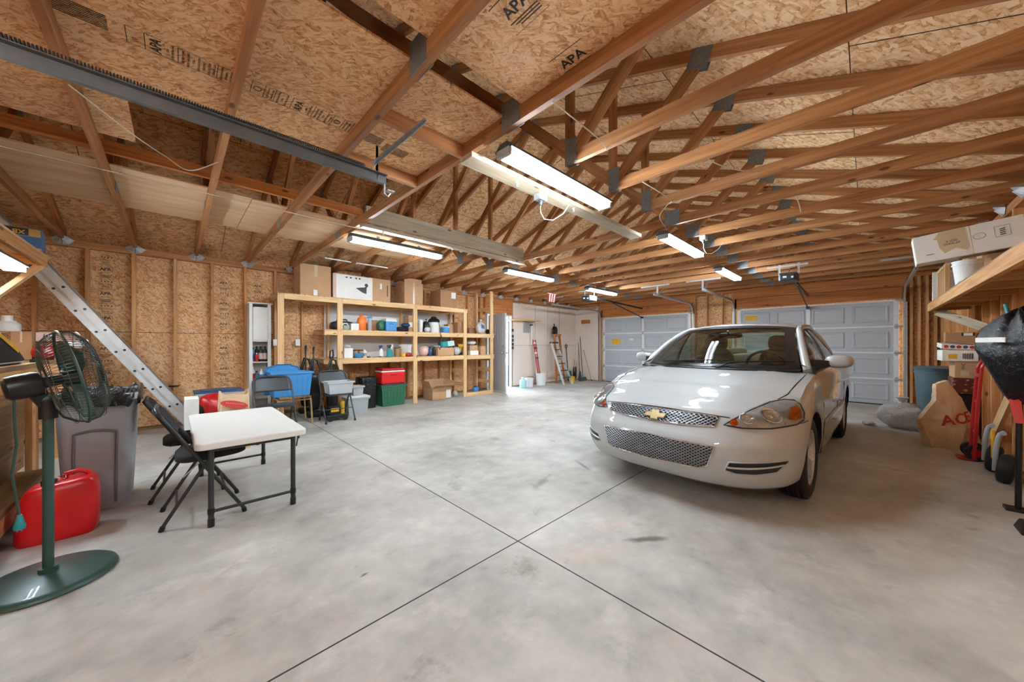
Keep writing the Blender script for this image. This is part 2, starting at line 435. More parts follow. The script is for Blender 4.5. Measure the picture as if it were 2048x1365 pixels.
def concrete_mat():
    t = NT('concrete'); p = t.pos()
    n1 = t.noise(p, 1.1, 8, .62); n2 = t.noise(p, 7, 6, .6); n3 = t.noise(t.mapping(p, (.35, .9, 1)), .8, 4)
    f = t.math('ADD', t.math('MULTIPLY', n1.outputs['Fac'], .55), t.math('ADD', t.math('MULTIPLY', n2.outputs['Fac'], .25), t.math('MULTIPLY', n3.outputs['Fac'], .2)))
    c = t.ramp(f, [(.36, lin('908e89')), (.46, lin('acaaa4')), (.54, lin('bdbab4')), (.64, lin('d0cdc7'))]).outputs[0]
    st = t.ramp(t.noise(t.vm('ADD', p, (3, 8, 0)), .8, 6, .7).outputs['Fac'], [(.54, 0.0), (.70, .6)])
    c = t.mix(st.outputs[0], c, lin('a09c95'))
    d = t.noise(t.vm('ADD', p, (13, 4, 0)), 2.4, 7, .68)
    c = t.mix(t.ramp(d.outputs['Fac'], [(.60, 0.0), (.74, .75)]).outputs[0], c, lin('6f675d'))
    wsp = t.noise(t.vm('ADD', p, (5, 21, 0)), 3.1, 6, .65)
    c = t.mix(t.ramp(wsp.outputs['Fac'], [(.57, 0.0), (.72, .5)]).outputs[0], c, lin('d9d6cf'))
    pk = t.noise(t.vm('ADD', p, (31, 2, 0)), 1.7, 4, .6)
    c = t.mix(t.ramp(pk.outputs['Fac'], [(.64, 0.0), (.72, .3)]).outputs[0], c, lin('c79a82'))
    sx = t.n('ShaderNodeSeparateXYZ'); t.l(p, sx.inputs[0])
    # a few long scuffs and oil marks of their own shape
    for (x, y, a, lx, ly, col, k) in ((2.1, .98, -.7, .17, .035, '544a40', .8), (2.35, 2.02, .3, .2, .05, '6a625a', .6), (2.9, 1.15, .4, .3, .12, 'd8cfc4', .5), (1.75, 1.12, -.6, .3, .11, 'cbb6a4', .4), (2.95, 2.0, 1.1, .2, .03, '6c655e', .7), (.72, 1.86, .2, .03, .012, '4a443e', .8)):
        m = t.mapping(t.vm('SUBTRACT', p, (x, y, 0)), (1, 1, 0), (0, 0, -a)); m = t.mapping(m, (1 / lx, 1 / ly, 0))
        ln = t.n('ShaderNodeVectorMath', operation='LENGTH'); t.l(m, ln.inputs[0])
        w = t.math('SUBTRACT', t.math('ADD', ln.outputs['Value'], t.math('MULTIPLY', n2.outputs['Fac'], 1.6)), .8)
        c = t.mix(t.math('MULTIPLY', t.ramp(w, [(.3, 1.0), (1.0, 0.0)]).outputs[0], k), c, lin(col))
    j = None
    for ax, v in ((0, 1.526), (1, 1.512), (0, 5.05), (1, 4.6)):
        wdt = .0042 if v < 2 else .002
        q = t.math('LESS_THAN', t.math('ABSOLUTE', t.math('SUBTRACT', sx.outputs[ax], v)), wdt)
        j = q if j is None else t.math('MAXIMUM', j, q)
    c = t.mix(j, c, lin('2f2a26'))
    t.set(Base_Color=c, Roughness=t.ramp(n2.outputs['Fac'], [(.3, .5), (.7, .68)]).outputs[0], Specular_IOR_Level=.35)
    t.bump(t.math('SUBTRACT', n2.outputs['Fac'], t.math('MULTIPLY', j, 2.0)), .12, .006)
    return t.m
M['concrete'] = concrete_mat()
def peg_mat(name, col, plane, hole='4b4744', sp=.0254, r=.14):
    t = NT(name); p = t.pos(); sx = t.n('ShaderNodeSeparateXYZ'); t.l(p, sx.inputs[0])
    a, b = {'xz': (0, 2), 'yz': (1, 2)}[plane]
    def fr(o): return t.math('SUBTRACT', t.math('FRACT', t.math('DIVIDE', o, sp)), .5)
    x, y = fr(sx.outputs[a]), fr(sx.outputs[b])
    d = t.math('SQRT', t.math('ADD', t.math('MULTIPLY', x, x), t.math('MULTIPLY', y, y)))
    h = t.math('LESS_THAN', d, r)
    n = t.noise(p, 1.5, 4); c = lin(col)
    base = t.ramp(n.outputs['Fac'], [(.3, tuple(q * .93 for q in c[:3]) + (1,)), (.7, c)]).outputs[0]
    t.set(Base_Color=t.mix(h, base, lin(hole)), Roughness=.6); return t.m
M['pegtan'] = peg_mat('tan_pegboard', 'efe0d4', 'xz', 'bfab9d')
M['pegtan2'] = peg_mat('tan_pegboard_end', 'efe0d4', 'yz', 'bfab9d')
M['peggray'] = peg_mat('gray_pegboard', 'd9dada', 'xz', '6c6a68')
def flower_mat():
    t = NT('floral_panel'); v = t.coord(); vo = t.n('ShaderNodeTexVoronoi', feature='SMOOTH_F1'); vo.inputs['Scale'].default_value = 22; t.l(v, vo.inputs['Vector'])
    n = t.noise(v, 20, 3); f = t.math('ADD', vo.outputs['Distance'], t.math('MULTIPLY', n.outputs['Fac'], .5))
    t.set(Base_Color=t.ramp(f, [(.42, lin('c99a5c')), (.52, lin('8a5a34')), (.6, lin('5a1c1c'))]).outputs[0], Roughness=.5); return t.m
M['floral'] = flower_mat()
# ================================================================ the building
YW, XW, YR, XB = 7.30, 10.30, -1.05, -1.75      # sheathing faces of the four walls
ZT = 2.58                                      # underside of the trusses
RIDGE = 3.125
def zb(y): return 3.0 + .36 * (y if y < RIDGE else 2 * RIDGE - y)
# floor, ground outside
struct(MB().box((XB - .1, YR - .1, -.12), (XW + .1, YW + .1, 0)).build('floor', M['concrete']), 'stained gray concrete slab with sawn joints')
struct(MB().box((XB - 3, YW + .1, -.2), (XW + 4, YW + 8, -.03)).build('ground_outside', pm('outside_slab', 'c9c6be', .8, var=.08, scale=3)))

# wall with the shelves and the entry door
DX0, DX1, DZ = 6.12, 7.0, 2.04
wl = MB()
wl.box((XB, YW, 0), (DX0, YW + .012, ZT + .16)); wl.box((DX1, YW, 0), (XW, YW + .012, ZT + .16)); wl.box((DX0, YW, DZ), (DX1, YW + .012, ZT + .16))
wl = struct(wl.build('wall_left', M['osb_wall']), 'bare stud wall sheathed in strand board')
struct(MB().box((XB, YW + .013, -.1), (DX0, YW + .05, ZT + .3)).box((DX1, YW + .013, -.1), (XW, YW + .05, ZT + .3)).box((DX0, YW + .013, DZ), (DX1, YW + .05, ZT + .3)).build('wall_left_siding', pm('siding', 'c9c3b8', .7)))
sx = MB()
for n in range(-6, 15):
    x = -.012 + .4185 * n
    if x > DX0 - .08: break
    struct(MB().box((x, YW - .089, .04), (x + .038, YW, 2.50)).build('stud', M['stud'], wl))
struct(MB().box((XB, YW - .089, 2.50), (XW, YW, 2.54)).box((XB, YW - .089, 2.541), (XW, YW, ZT)).build('top_plate', M['truss'], wl))
struct(MB().box((XB, YW - .089, 0), (DX0 - .04, YW, .04)).build('bottom_plate', M['oldwood'], wl))
struct(MB().box((XB, YW - .003, 1.395), (DX0, YW, 1.402)).build('seam', M['ink'], wl))
struct(MB().box((DX0 - .038, YW - .089, .0), (DX0, YW + .05, DZ)).box((DX1, YW - .089, 0), (DX1 + .038, YW + .05, DZ)).box((DX0 - .038, YW - .089, DZ), (DX1 + .038, YW + .05, DZ + .038)).build('trim_door', M['whitep']))
struct(MB().box((DX0 - .1, YW - .085, DZ + .04), (DX1 + .05, YW - .001, 2.499)).build('trim_header', M['oranged']))
# grade stamps printed on the wall sheathing
MXZ = Matrix(((1, 0, 0), (0, 0, -1), (0, 1, 0)))      # letters read along +X, up +Z, face -Y
def stamp_col(x, z0, z1, w=.125):
    mb = MB(); z = z1
    y = YW - .0012
    def ln(zz, hh=.002, ww=w): mb.box((x - ww / 2, y, zz), (x + ww / 2, y + .001, zz + hh))
    k = 0
    while z > z0 + .1:
        ln(z)
        if k % 4 == 0:
            mb.add([(x - .045 + q * .03 + a, y, z - .02 - b) for q in range(4) for a, b in ((0, 0), (.022, 0), (.011, .017))], [(q * 3, q * 3 + 1, q * 3 + 2) for q in range(4)]); z -= .05
        elif k % 4 == 1:
            text_mb('RATED SHEATHING', .015, MXZ, (x, y, z - .02), mb=mb, ext=.0003); text_mb('24/16', .03, MXZ, (x, y, z - .05), mb=mb, ext=.0003)
            text_mb('SIZED FOR SPACING', .013, MXZ, (x, y, z - .08), mb=mb, ext=.0003); z -= .105
        elif k % 4 == 2:
            text_mb('APA', .055, MXZ, (x, y, z - .04), mb=mb, ext=.0003, bold=True); text_mb('EXPOSURE 1', .016, MXZ, (x, y, z - .085), mb=mb, ext=.0003)
            for sx_ in (-1, 1): mb.box((x + sx_ * w / 2 - .001, y, z - .1), (x + sx_ * w / 2 + .001, y + .001, z))
            z -= .11
        else:
            for q in range(3): ln(z - .015 - q * .014, .006, w * (.95 - .13 * q))
            z -= .07
        k += 1
    struct(mb.build('stamp', M['ink'], wl))
stamp_col(-.68, 1.45, 2.45); stamp_col(-.68, .45, 1.36); stamp_col(.57, 1.45, 2.42); stamp_col(.57, .5, 1.36); stamp_col(1.02, 1.95, 2.42)

# tan pegboard lining beside the entry door, and gray metal-look joints
struct(MB().box((DX1 + .06, YW - .1, .02), (XW - .09, YW - .089, 2.44)).build('wall_left_pegboard', M['pegtan']), 'tan pegboard lining')
jb = MB()
for x in (8.02, 8.62, 9.22): jb.box((x, YW - .1025, .02), (x + .006, YW - .1, 2.44))
jb.box((DX1 + .06, YW - .1025, 1.2), (XW - .09, YW - .1, 1.206))
struct(jb.build('trim_pegboard_joint', M['ink']))

# wall with the two garage doors: doors between Y = -.44..2.29 and 3.41..6.14
GD = ((-.44, 2.29), (3.41, 6.14)); GZ = 2.11
we = MB()
for y0, y1 in ((YR, GD[0][0]), (GD[0][1], GD[1][0]), (GD[1][1], YW)):
    we.box((XW, y0, 0), (XW + .012, y1, ZT + 1.9))
for y0, y1 in GD: we.box((XW, y0, GZ), (XW + .012, y1, ZT + 1.9))
we = struct(we.build('wall_back', M['osb_end']), 'gable wall with the garage doors')
for y0, y1 in GD:
    struct(MB().box((XW - .089, y0 - .1, GZ + .02), (XW - .05, y1 + .1, GZ + .26)).box((XW - .095, y0 - .1, GZ + .27), (XW - .05, y1 + .1, GZ + .45)).build('door_header', M['oranged'], we))
for y in (-1.0, -.92, -.82, -.72, -.62, -.53, 2.31, 2.38, 2.62, 2.98, 3.28, 3.35, 6.16, 6.23):
    struct(MB().box((XW - .089, y, .04), (XW, y + .038, ZT - .04)).build('stud', M['stud'], we))
struct(MB().box((XW - .089, YR, ZT - .04), (XW, YW, ZT + .04)).build('top_plate', M['oranged'], we))
struct(MB().box((XW - .1, 6.31, .02), (XW - .089, YW - .1, 2.44)).build('wall_back_pegboard', M['pegtan2'], None))
struct(MB().box((XW - .095, YR, 0), (XW, GD[0][0], .04)).box((XW - .095, GD[0][1], 0), (XW, GD[1][0], .04)).build('bottom_plate', M['stud'], we))
struct(MB().box((XW + .013, YR, -.1), (XW + .05, GD[0][0] - .02, ZT + 1.9)).box((XW + .013, GD[0][1], -.1), (XW + .05, GD[1][0], ZT + 1.9)).box((XW + .013, GD[1][1], -.1), (XW + .05, YW, ZT + 1.9)).box((XW + .013, YR, GZ), (XW + .05, YW, ZT + 1.9)).build('wall_back_siding', M['doorgray']))

# right wall and the wall behind the camera
wr = struct(MB().box((XB, YR - .012, 0), (XW, YR, ZT + .3)).build('wall_right', M['osb_wall']))
for n in range(0, 31):
    x = XW - .14 - .41 * n
    if x < XB + .1: break
    struct(MB().box((x, YR, .04), (x + .038, YR + .089, 2.50)).build('stud', M['stud'], wr))
struct(MB().box((XB, YR, 2.50), (XW, YR + .089, ZT)).box((XB, YR, 0), (XW, YR + .089, .04)).build('top_plate', M['truss'], wr))
struct(MB().box((XB - .012, YR, 0), (XB, YW, ZT + 1.9)).build('wall_rear', M['osb_end']))

# roof deck
pitch = math.atan(.36)
for nm, y0, y1 in (('ceiling', YR - .3, RIDGE), ('ceiling_left', RIDGE, YW + .3)):
    mb = MB(); o = .098
    P = [(XB - .1, y0, zb(y0) + o), (XW + .1, y0, zb(y0) + o), (XW + .1, y1, zb(y1) + o), (XB - .1, y1, zb(y1) + o)]
    mb.hexa(P + [(a, b, c + .03) for a, b, c in P])
    cl = struct(mb.build(nm, M['osb_deck']), 'strand board roof deck between the rafters')
    # joints between the roof sheets
    jm = MB()
    for k in range(1, 4):
        y = y0 + .3 + k * 1.13 if nm == 'ceiling' else y1 - .3 - k * 1.13
        jm.beam((XB, y, zb(y) + o - .001), (XW, y, zb(y) + o - .001), .005, .002)
    for q in range(5):
        for k in range(4):
            x = -2 + q * 2.54 + (1.27 if k % 2 else 0)
            ya = y0 + .3 + k * 1.13; yb = min(ya + 1.13, RIDGE) if nm == 'ceiling' else ya + 1.13
            if nm != 'ceiling': ya, yb = max(y1 - .3 - k * 1.13 - 1.13, RIDGE), y1 - .3 - k * 1.13
            jm.beam((x, ya, zb(ya) + o - .001), (x, yb, zb(yb) + o - .001), .006, .002)
    struct(jm.build('seam', M['ink'], cl))
# blocking in the eaves
for nm, y in (('trim_1', YW + .01), ('trim_2', YR - .03)):
    struct(MB().box((XB, y, ZT), (XW, y + .02, ZT + .18)).build(nm, M['oranged']))

# ---------------------------------------------------------------- roof trusses
TX = [-1.03 + .635 * k for k in range(18)]
ORD = ['nearest the camera', 'second', 'third', 'fourth', 'fifth', 'sixth', 'seventh', 'eighth', 'ninth', 'tenth', 'eleventh', 'twelfth', 'thirteenth', 'fourteenth', 'fifteenth', 'sixteenth', 'seventeenth', 'eighteenth']
def gusset(mb, y, z, w, h, ang=0):
    for sx_ in (-1, 1):
        mb.obox((sx_ * .0205, y, z), (.003, w, h), rot('X', ang))
def make_truss(x, cut):
    t = thing('roof_truss', '', 'truss', (x, RIDGE, ZT), group='roof trusses', world=True)
    def part(nm, p, q, h=.089):
        MB().beam((x, p[0], p[1]), (x, q[0], q[1]), .038, h, up=(0, -.01, 1) if abs(p[0] - q[0]) > .05 else (0, 1, 0)).build(nm, M['truss'], t)
    zc = ZT + .0445
    for y0, y1 in (((-1.05, 1.60), (3.93, 7.30)) if cut else ((-1.05, 7.30),)):
        part('bottom_chord', (y0, zc), (y1, zc))
    k = .0445 / math.cos(pitch)
    part('top_chord', (YR - .28, zb(YR - .28) + k), (RIDGE, zb(RIDGE) + k)); part('top_chord', (YW + .28, zb(YW + .28) + k), (RIDGE, zb(RIDGE) + k))
    for sgn in (0, 1):
        f = (lambda y: y) if sgn == 0 else (lambda y: 2 * RIDGE - y)
        part('web', (f(1.52), ZT + .09), (f(.86), zb(.86) + .02), .089)
        part('web', (f(1.58), ZT + .09), (f(RIDGE - .05), zb(RIDGE) - .03), .089)
    if cut:
        part('web', (3.97, ZT + .05), (3.97, zb(3.97)), .064); part('web', (1.57, ZT + .05), (1.57, zb(1.57)), .064)
    gl = [(1.54, ZT + .08, .16, .17, 0), (2 * RIDGE - 1.54, ZT + .08, .16, .17, 0), (.86, zb(.86) + .02, .15, .15, 20), (2 * RIDGE - .86, zb(.86) + .02, .15, .15, -20), (RIDGE, zb(RIDGE) + .0, .25, .14, 0)]
    if cut: gl = [(1.55, ZT + .09, .1, .2, 0)] + gl[1:] + [(3.97, ZT + .08, .09, .17, 0)]
    for y, z, w, h, a in gl:
        g = MB()
        for s_ in (-1, 1): g.obox((x + s_ * .0205, y, z), (.003, w, h), rot('X', a))
        g.build('gusset_plate', M['plate'], t)
    for y, sg in ((YW - .09, -1), (YR + .09, 1)):
        g = MB()
        for s_ in (-1, 1):
            g.add([(x + s_ * .022, y, ZT + .05), (x + s_ * .022, y + sg * .075, ZT + .035), (x + s_ * .1, y + sg * .006, ZT - .005), (x + s_ * .05, y + sg * .004, ZT - .062), (x + s_ * .003, y + sg * .006, ZT - .07), (x + s_ * .003, y + sg * .06, ZT - .004)], [(0, 1, 2), (1, 5, 4, 3, 2)])
        g.build('hurricane_tie', M['steel'], t, solid=.002)
    return t
full = make_truss(TX[0], False); cutt = make_truss(TX[5], True)
for k, x in enumerate(TX):
    cut = k in (5, 6, 7)
    if k == 0: t = full
    elif k == 5: t = cutt
    else: t = dup(cutt if cut else full, (x, RIDGE, ZT))
    n = 17 - k
    what = 'wooden roof truss cut short at the open ceiling bay' if cut else ('wooden roof truss with a long bare bottom chord' if k > 7 else 'wooden roof truss under the boarded ceiling')
    t['label'] = what + ', ' + (ORD[n] if n else 'nearest') + ' from the garage doors'

# header boards round the open ceiling bay
PW = (.0,)
h1 = MB().beam((1.49, 2.0, ZT - .02), (4.10, 2.0, ZT - .02), .14, .038).build('ceiling_plank', M['graywood'])
tag(h1, 'pale flat plank with hooks spanning the open ceiling bay by the bright light', 'plank')
h2 = MB().beam((1.52, 3.885, ZT + .092), (4.04, 3.885, ZT + .092), .038, .184).build('ceiling_beam', M['graywood'])
tag(h2, 'gray weathered header beam along the open ceiling bay over the shelves', 'beam')
h3 = MB().beam((1.50, 3.96, ZT - .02), (4.1, 3.96, ZT - .02), .09, .038).build('ceiling_board', M['graywood'])
tag(h3, 'pale board under the gray header beam above the strip light', 'board')
def hook(p, lab):
    x, y, z = p
    t = thing('screw_hook', lab, 'hook', p, group='ceiling hooks')
    a = [(0, 0, .002)] + [(.018 * math.sin(q * .5), 0, -.022 - .018 * math.cos(q * .5) + .0) for q in range(0, 10)]
    MB().tube(a, .0032, 6).cyl((0, 0, -.003), (0, 0, .001), .013, n=10).build('hook_wire', M['steel'], t, smooth=40)
for q, (x, lab) in enumerate(((1.98, 'silver hook in the flat ceiling plank, nearest the spring rail'), (2.75, 'silver hook in the flat ceiling plank, midway along it'))):
    hook((x, 1.975, ZT - .04), lab)
for q, (x, lab) in enumerate(((1.75, 'silver hook above the strip light near the shelves, first from the rail'), (2.15, 'silver hook above the strip light near the shelves, middle one'), (2.7, 'silver hook above the strip light near the shelves, last one'))):
    hook((x, 3.95, ZT - .04), lab)
# two blocks between trusses and a long stringer on the chords
for y, lab in ((2.04, 'short wooden block between two trusses beside the flat plank'), (2.70, 'short wooden block between two trusses at the rail hanger')):
    tag(MB().box((TX[3] + .02, y, ZT), (TX[4] - .02, y + .038, ZT + .088)).build('truss_block', M['truss']), lab, 'block', 'truss blocks')
tag(MB().box((-1.9, 3.98, ZT + .09), (TX[4] + .02, 4.018, ZT + .178)).build('attic_stringer', M['oranged']), 'long orange board lying across the trusses beside the pale plywood', 'board')
# boards laid on the chords
def sheet(name, x0, x1, y0, y1, mat, lab, z=ZT + .0905, th=.012):
    return tag(MB().box((x0, y0, z), (x1, y1, z + th)).build(name, mat), lab, 'board')
sA = sheet('ceiling_panel', XB + .02, 1.52, 1.615, 2.83, M['osb_sheet'], 'strand board panel printed with a row of stamps, above the rail')
sB = sheet('ceiling_panel', XB + .02, 1.52, -.9, 1.45, M['osb_sheet'], 'strand board panel stamped APA, beyond the dark gap')
sC = sheet('ceiling_panel', XB + .02, -.2, 2.86, 3.66, M['osb_sheet'], 'loose strand board panel with a cut end beside the open attic')
sD = sheet('plywood_sheet', XB + .02, .55, 4.25, 5.45, M['ply'], 'pale plywood sheet on the trusses, ladder end')
sE = sheet('plywood_sheet', .556, 2.98, 4.27, 5.5, M['ply'], 'pale plywood sheet on the trusses, over the strip light')
MDN = Matrix(((1, 0, 0), (0, -1, 0), (0, 0, -1)))            # faces down, reads along +X
MDA = Matrix(((0, -1, 0), (-1, 0, 0), (0, 0, -1)))           # faces down, reads along -Y
zs = ZT + .0897
mb = MB(); p0 = PZ(250, 62, zs); p1 = PZ(700, 258, zs)
yy = (p0.y + p1.y) / 2; x = p0.x
HW = .062                                       # half the width of the printed strip; its lines read across it, towards -Y
def line(w, sz, dx, dy=0): text_mb(w, sz, MDA, (x + dx, yy + dy, zs), mb=mb, ext=.0003, bold=sz > .03)
blocks = [('10', .06), ('APA', .115), ('t', .15), ('t', .075), ('32/16', .07), ('c', .06), ('t', .05), ('t', .085), ('APA', .115), ('t', .11), ('c', .06), ('t', .09), ('t', .13), ('10', .06), ('APA', .11), ('t', .12)]
small = ['RATED SHEATHING', '32/16', 'SIZED FOR SPACING', 'EXPOSURE 1', '15/32 CATEGORY', 'STRENGTH AXIS', 'THIS SIDE DOWN']
for q, (w, L) in enumerate(blocks):
    if x + L > p1.x + .05: break
    mb.box((x, yy - HW, zs), (x + .003, yy + HW, zs + .0004)); mb.box((x, yy + HW - .002, zs), (x + L, yy + HW, zs + .0004)); mb.box((x, yy - HW, zs), (x + L * .7, yy - HW + .002, zs + .0004))
    if w == 'APA':
        line('APA', .055, .04)
        for k in range(2): line(small[(q + k) % 7], .0125, .08 + k * .018)
    elif w == 't':
        k = 0
        while .022 + k * .02 < L - .005: line(small[(q * 3 + k) % 7], .0135, .02 + k * .02, .006 * (k % 2)); k += 1
    elif w == 'c':
        mb.tube([(x + .03 + .017 * math.cos(t_), yy + .02 * math.sin(t_), zs) for t_ in [2 * PI * k / 20 for k in range(20)]], .002, 4, closed=True)
    else: line(w, .03, .03, .02)
    x += L
for u, v in ((150, 20), (738, 275), (790, 303)):
    c = PZ(u, v, zs)
    for q in range(9): mb.box((c.x - .09, c.y - .05 + q * .012, zs), (c.x + .09, c.y - .044 + q * .012, zs + .0004))
mb.build('printed_stamp', M['ink'], sA)
mb = MB()
for u, v, sz in ((1145, 118, .075), (1032, 12, .075)):
    c = PZ(u, v, zs)
    text_mb('APA', sz, MDA, c, mb=mb, ext=.0003, bold=True)
    for q in range(3): mb.box((c.x + .045 + q * .014, c.y - .08, zs), (c.x + .051 + q * .014, c.y + .08 - q * .02, zs + .0004))
    for a, b in ((-.07, -.066), (.1, .102)): mb.box((c.x + a, c.y - .1, zs), (c.x + b, c.y + .1, zs + .0004))
mb.build('printed_stamp', M['ink'], sB)

# ---------------------------------------------------------------- garage doors
def garage_door(nm, y0, y1, lab, sticker):
    xd = XW - .06; W_ = y1 - y0; rows, cols = 4, 4; H = GZ / rows
    d = bpy.data.objects.new(nm, None); COL.objects.link(d); d.location = (xd, (y0 + y1) / 2, 0); d['_o'] = tuple(d.location)
    struct(d, lab)
    for r in range(rows):
        z0, z1 = r * H + .002, (r + 1) * H - .002
        mb = MB().box((xd + .02, y0, z0), (xd + .045, y1, z1))
        ys = [y0 + .07 + (W_ - .14) * q / cols for q in range(cols + 1)]
        for q in range(cols):
            a, b, c, e = ys[q] + .055, ys[q + 1] - .055, z0 + .09, z1 - .09
            x0, x1_, x2 = xd + .0195, xd + .007, xd + .016
            # raised moulding round a recessed field
            P = [(x0, a, c), (x0, b, c), (x0, b, e), (x0, a, e)]
            i1 = .016; i2 = .036; i3 = .05
            rings = [P]
            for i, xx in ((i1, x1_), (i2, x1_), (i3, x2)): rings.append([(xx, a + i, c + i), (xx, b - i, c + i), (xx, b - i, e - i), (xx, a + i, e - i)])
            vs = [p for rg in rings for p in rg]; fs = [tuple(k * 4 + w for w in ()) for k in ()]
            for k in range(3):
                for w in range(4): fs.append((k * 4 + w, (k + 1) * 4 + w, (k + 1) * 4 + (w + 1) % 4, k * 4 + (w + 1) % 4))
            fs.append((12, 15, 14, 13)); mb.add(vs, fs)
        struct(mb.build('door_section', M['doorgray'], d, bevel=.003))
    rl = MB()
    for r in range(1, rows): rl.box((xd + .002, y0 + .02, r * H - .018), (xd + .022, y1 - .02, r * H + .018))
    rl.box((xd, y0 + .01, GZ - .03), (xd + .02, y1 - .01, GZ)); struct(rl.build('rail', M['doorline'], d, bevel=.004))
    stl = MB()
    for y in (y0 + .035, (y0 + y1) / 2, y1 - .035): stl.box((xd + .004, y - .032, .01), (xd + .024, y + .032, GZ - .03))
    struct(stl.build('stile', M['doorline'], d))
    hg = MB()
    for y in (y0 + .03, (y0 + y1) / 2, y1 - .03):
        for r in range(1, rows):
            hg.box((xd - .012, y - .025, r * H - .05), (xd + .006, y + .025, r * H + .05)); hg.cyl((xd - .014, y - .035, r * H), (xd - .014, y + .035, r * H), .012, n=8)
    for y in (y0 + .0, y1 - .0):
        for r in range(0, 5):
            hg.cyl((xd - .02, y - .05, max(.06, r * H)), (xd - .02, y + .05, max(.06, r * H)), .02, n=10)
    struct(hg.build('hinge', M['steel'], d, smooth=40))
    struct(MB().box((xd + .01, y0, -.0), (xd + .05, y1, .02)).build('bottom_seal', M['black'], d))
    s = MB()
    for (a, b, c, e) in sticker: s.box((xd + .0125, a, c), (xd + .0145, b, e))
    struct(s.build('warning_sticker', M['yellow'], d))
    return d
garage_door('door_1', GD[0][0], GD[0][1], 'gray panelled garage door behind the silver car', [(1.87, 2.14, 1.82, 1.94)])
g2 = garage_door('door_2', GD[1][0], GD[1][1], 'gray panelled garage door beside the pegboard corner', [(5.53, 5.83, 1.24, 1.42)])
struct(MB().box((XW - .0475, 5.1, 1.36), (XW - .0455, 5.2, 1.42)).build('notice', M['paper'], g2))
def track(y, sg, lab, zt=2.34, L=2.0, ex=None):
    """Vertical and horizontal door track with its hangers; sg points away from the door."""
    t = thing('garage_door_track', lab, 'door track', (XW - .1, y, 0), group='garage door tracks', world=True)
    x = XW - .1; r = .3; pts = [(x, y, .02), (x, y, zt - r)] + [(x - r + r * math.cos(a), y, zt - r + r * math.sin(a)) for a in [PI / 2 * q / 8 for q in range(1, 9)]] + [(x - L, y, zt + .02)]
    mb = MB()
    for i in range(len(pts) - 1): mb.beam(pts[i], pts[i + 1], .05, .006, up=(0, 1, 0)); 
    for i in range(len(pts) - 1):
        for o in (-.024, .024):
            a, b = Vector(pts[i]), Vector(pts[i + 1]); n = Vector((0, 1, 0)).cross((b - a).normalized())
            mb.beam(a + n * o + Vector((0, sg * .012, 0)), b + n * o + Vector((0, sg * .012, 0)), .005, .03, up=(0, 1, 0))
    mb.build('track', M['steel'], t)
    MB().box((x - .01, y - .02 + sg * .03, .05), (x + .05, y + .02 + sg * .03, zt - .28)).build('track_angle', M['doorline'], t)
    xe = x - L + .15
    MB().beam((xe, y + sg * .03, zt), (xe, y + sg * .03, ZT + .02), .004, .035, up=(0, 1, 0)).beam((xe + .03, y + sg * .03, zt + .02), (xe + .45, y + sg * .03, ZT + .01), .004, .03, up=(0, 1, 0)).beam((xe, y - .3, ZT - .018), (xe, y + .35, ZT - .018), .035, .03).build('hanger', M['steel'], t)
track(GD[0][0] - .06, -1, 'steel track with hanger beside the bare studs, right of the garage doors', L=2.3)
track(GD[0][1] + .06, 1, 'steel track between the garage doors, on the car side', L=2.5)
track(GD[1][0] - .06, -1, 'steel track between the garage doors, on the shelf side', L=2.5)
track(GD[1][1] + .06, 1, 'steel track in the pegboard corner', L=2.6)

# entry door standing open
ed = bpy.data.objects.new('door_3', None); COL.objects.link(ed); ed.location = (DX0 + .0, YW - .09, .015)
ed.rotation_euler = (0, 0, math.radians(-101)); struct(ed, 'gray entry door standing open beside the shelves')
L_ = DX1 - DX0 - .01
mb = MB().box((0, 0, 0), (L_, .044, 2.01))
struct(mb.build('leaf', M['doorgray'], ed, bevel=.003))
mb = MB()
for a, b, c, e in ((.1, .38, .2, .95), (.47, .75, .2, .95), (.1, .38, 1.1, 1.85), (.47, .75, 1.1, 1.85)):
    for yy_ in (-.004, .042):
        mb.box((a, yy_, c), (b, yy_ + .006, c + .012)).box((a, yy_, e - .012), (b, yy_ + .006, e)).box((a, yy_, c), (a + .012, yy_ + .006, e)).box((b - .012, yy_, c), (b, yy_ + .006, e))
struct(mb.build('panel_moulding', M['doorgray'], ed))
mb = MB()
for sg in (-1, 1):
    y = .022 + sg * .022
    mb.lathe([(.0, sg * .075), (.022, sg * .07), (.03, sg * .055), (.022, sg * .035), (.012, sg * .025), (.012, sg * .004), (.03, sg * .002), (.03, 0)], (L_ - .07, y, 1.0), Matrix(((1, 0, 0), (0, 0, 1), (0, 1, 0))).to_3x3(), n=16)
    mb.lathe([(.0, sg * .02), (.024, sg * .018), (.028, 0)], (L_ - .07, y, 1.18), Matrix(((1, 0, 0), (0, 0, 1), (0, 1, 0))).to_3x3(), n=14)
struct(mb.build('knob', M['chrome'], ed, smooth=40, fix=True))
struct(MB().box((.002, -.003, -.012), (L_ - .002, .047, .018)).build('door_sweep', M['white'], ed))

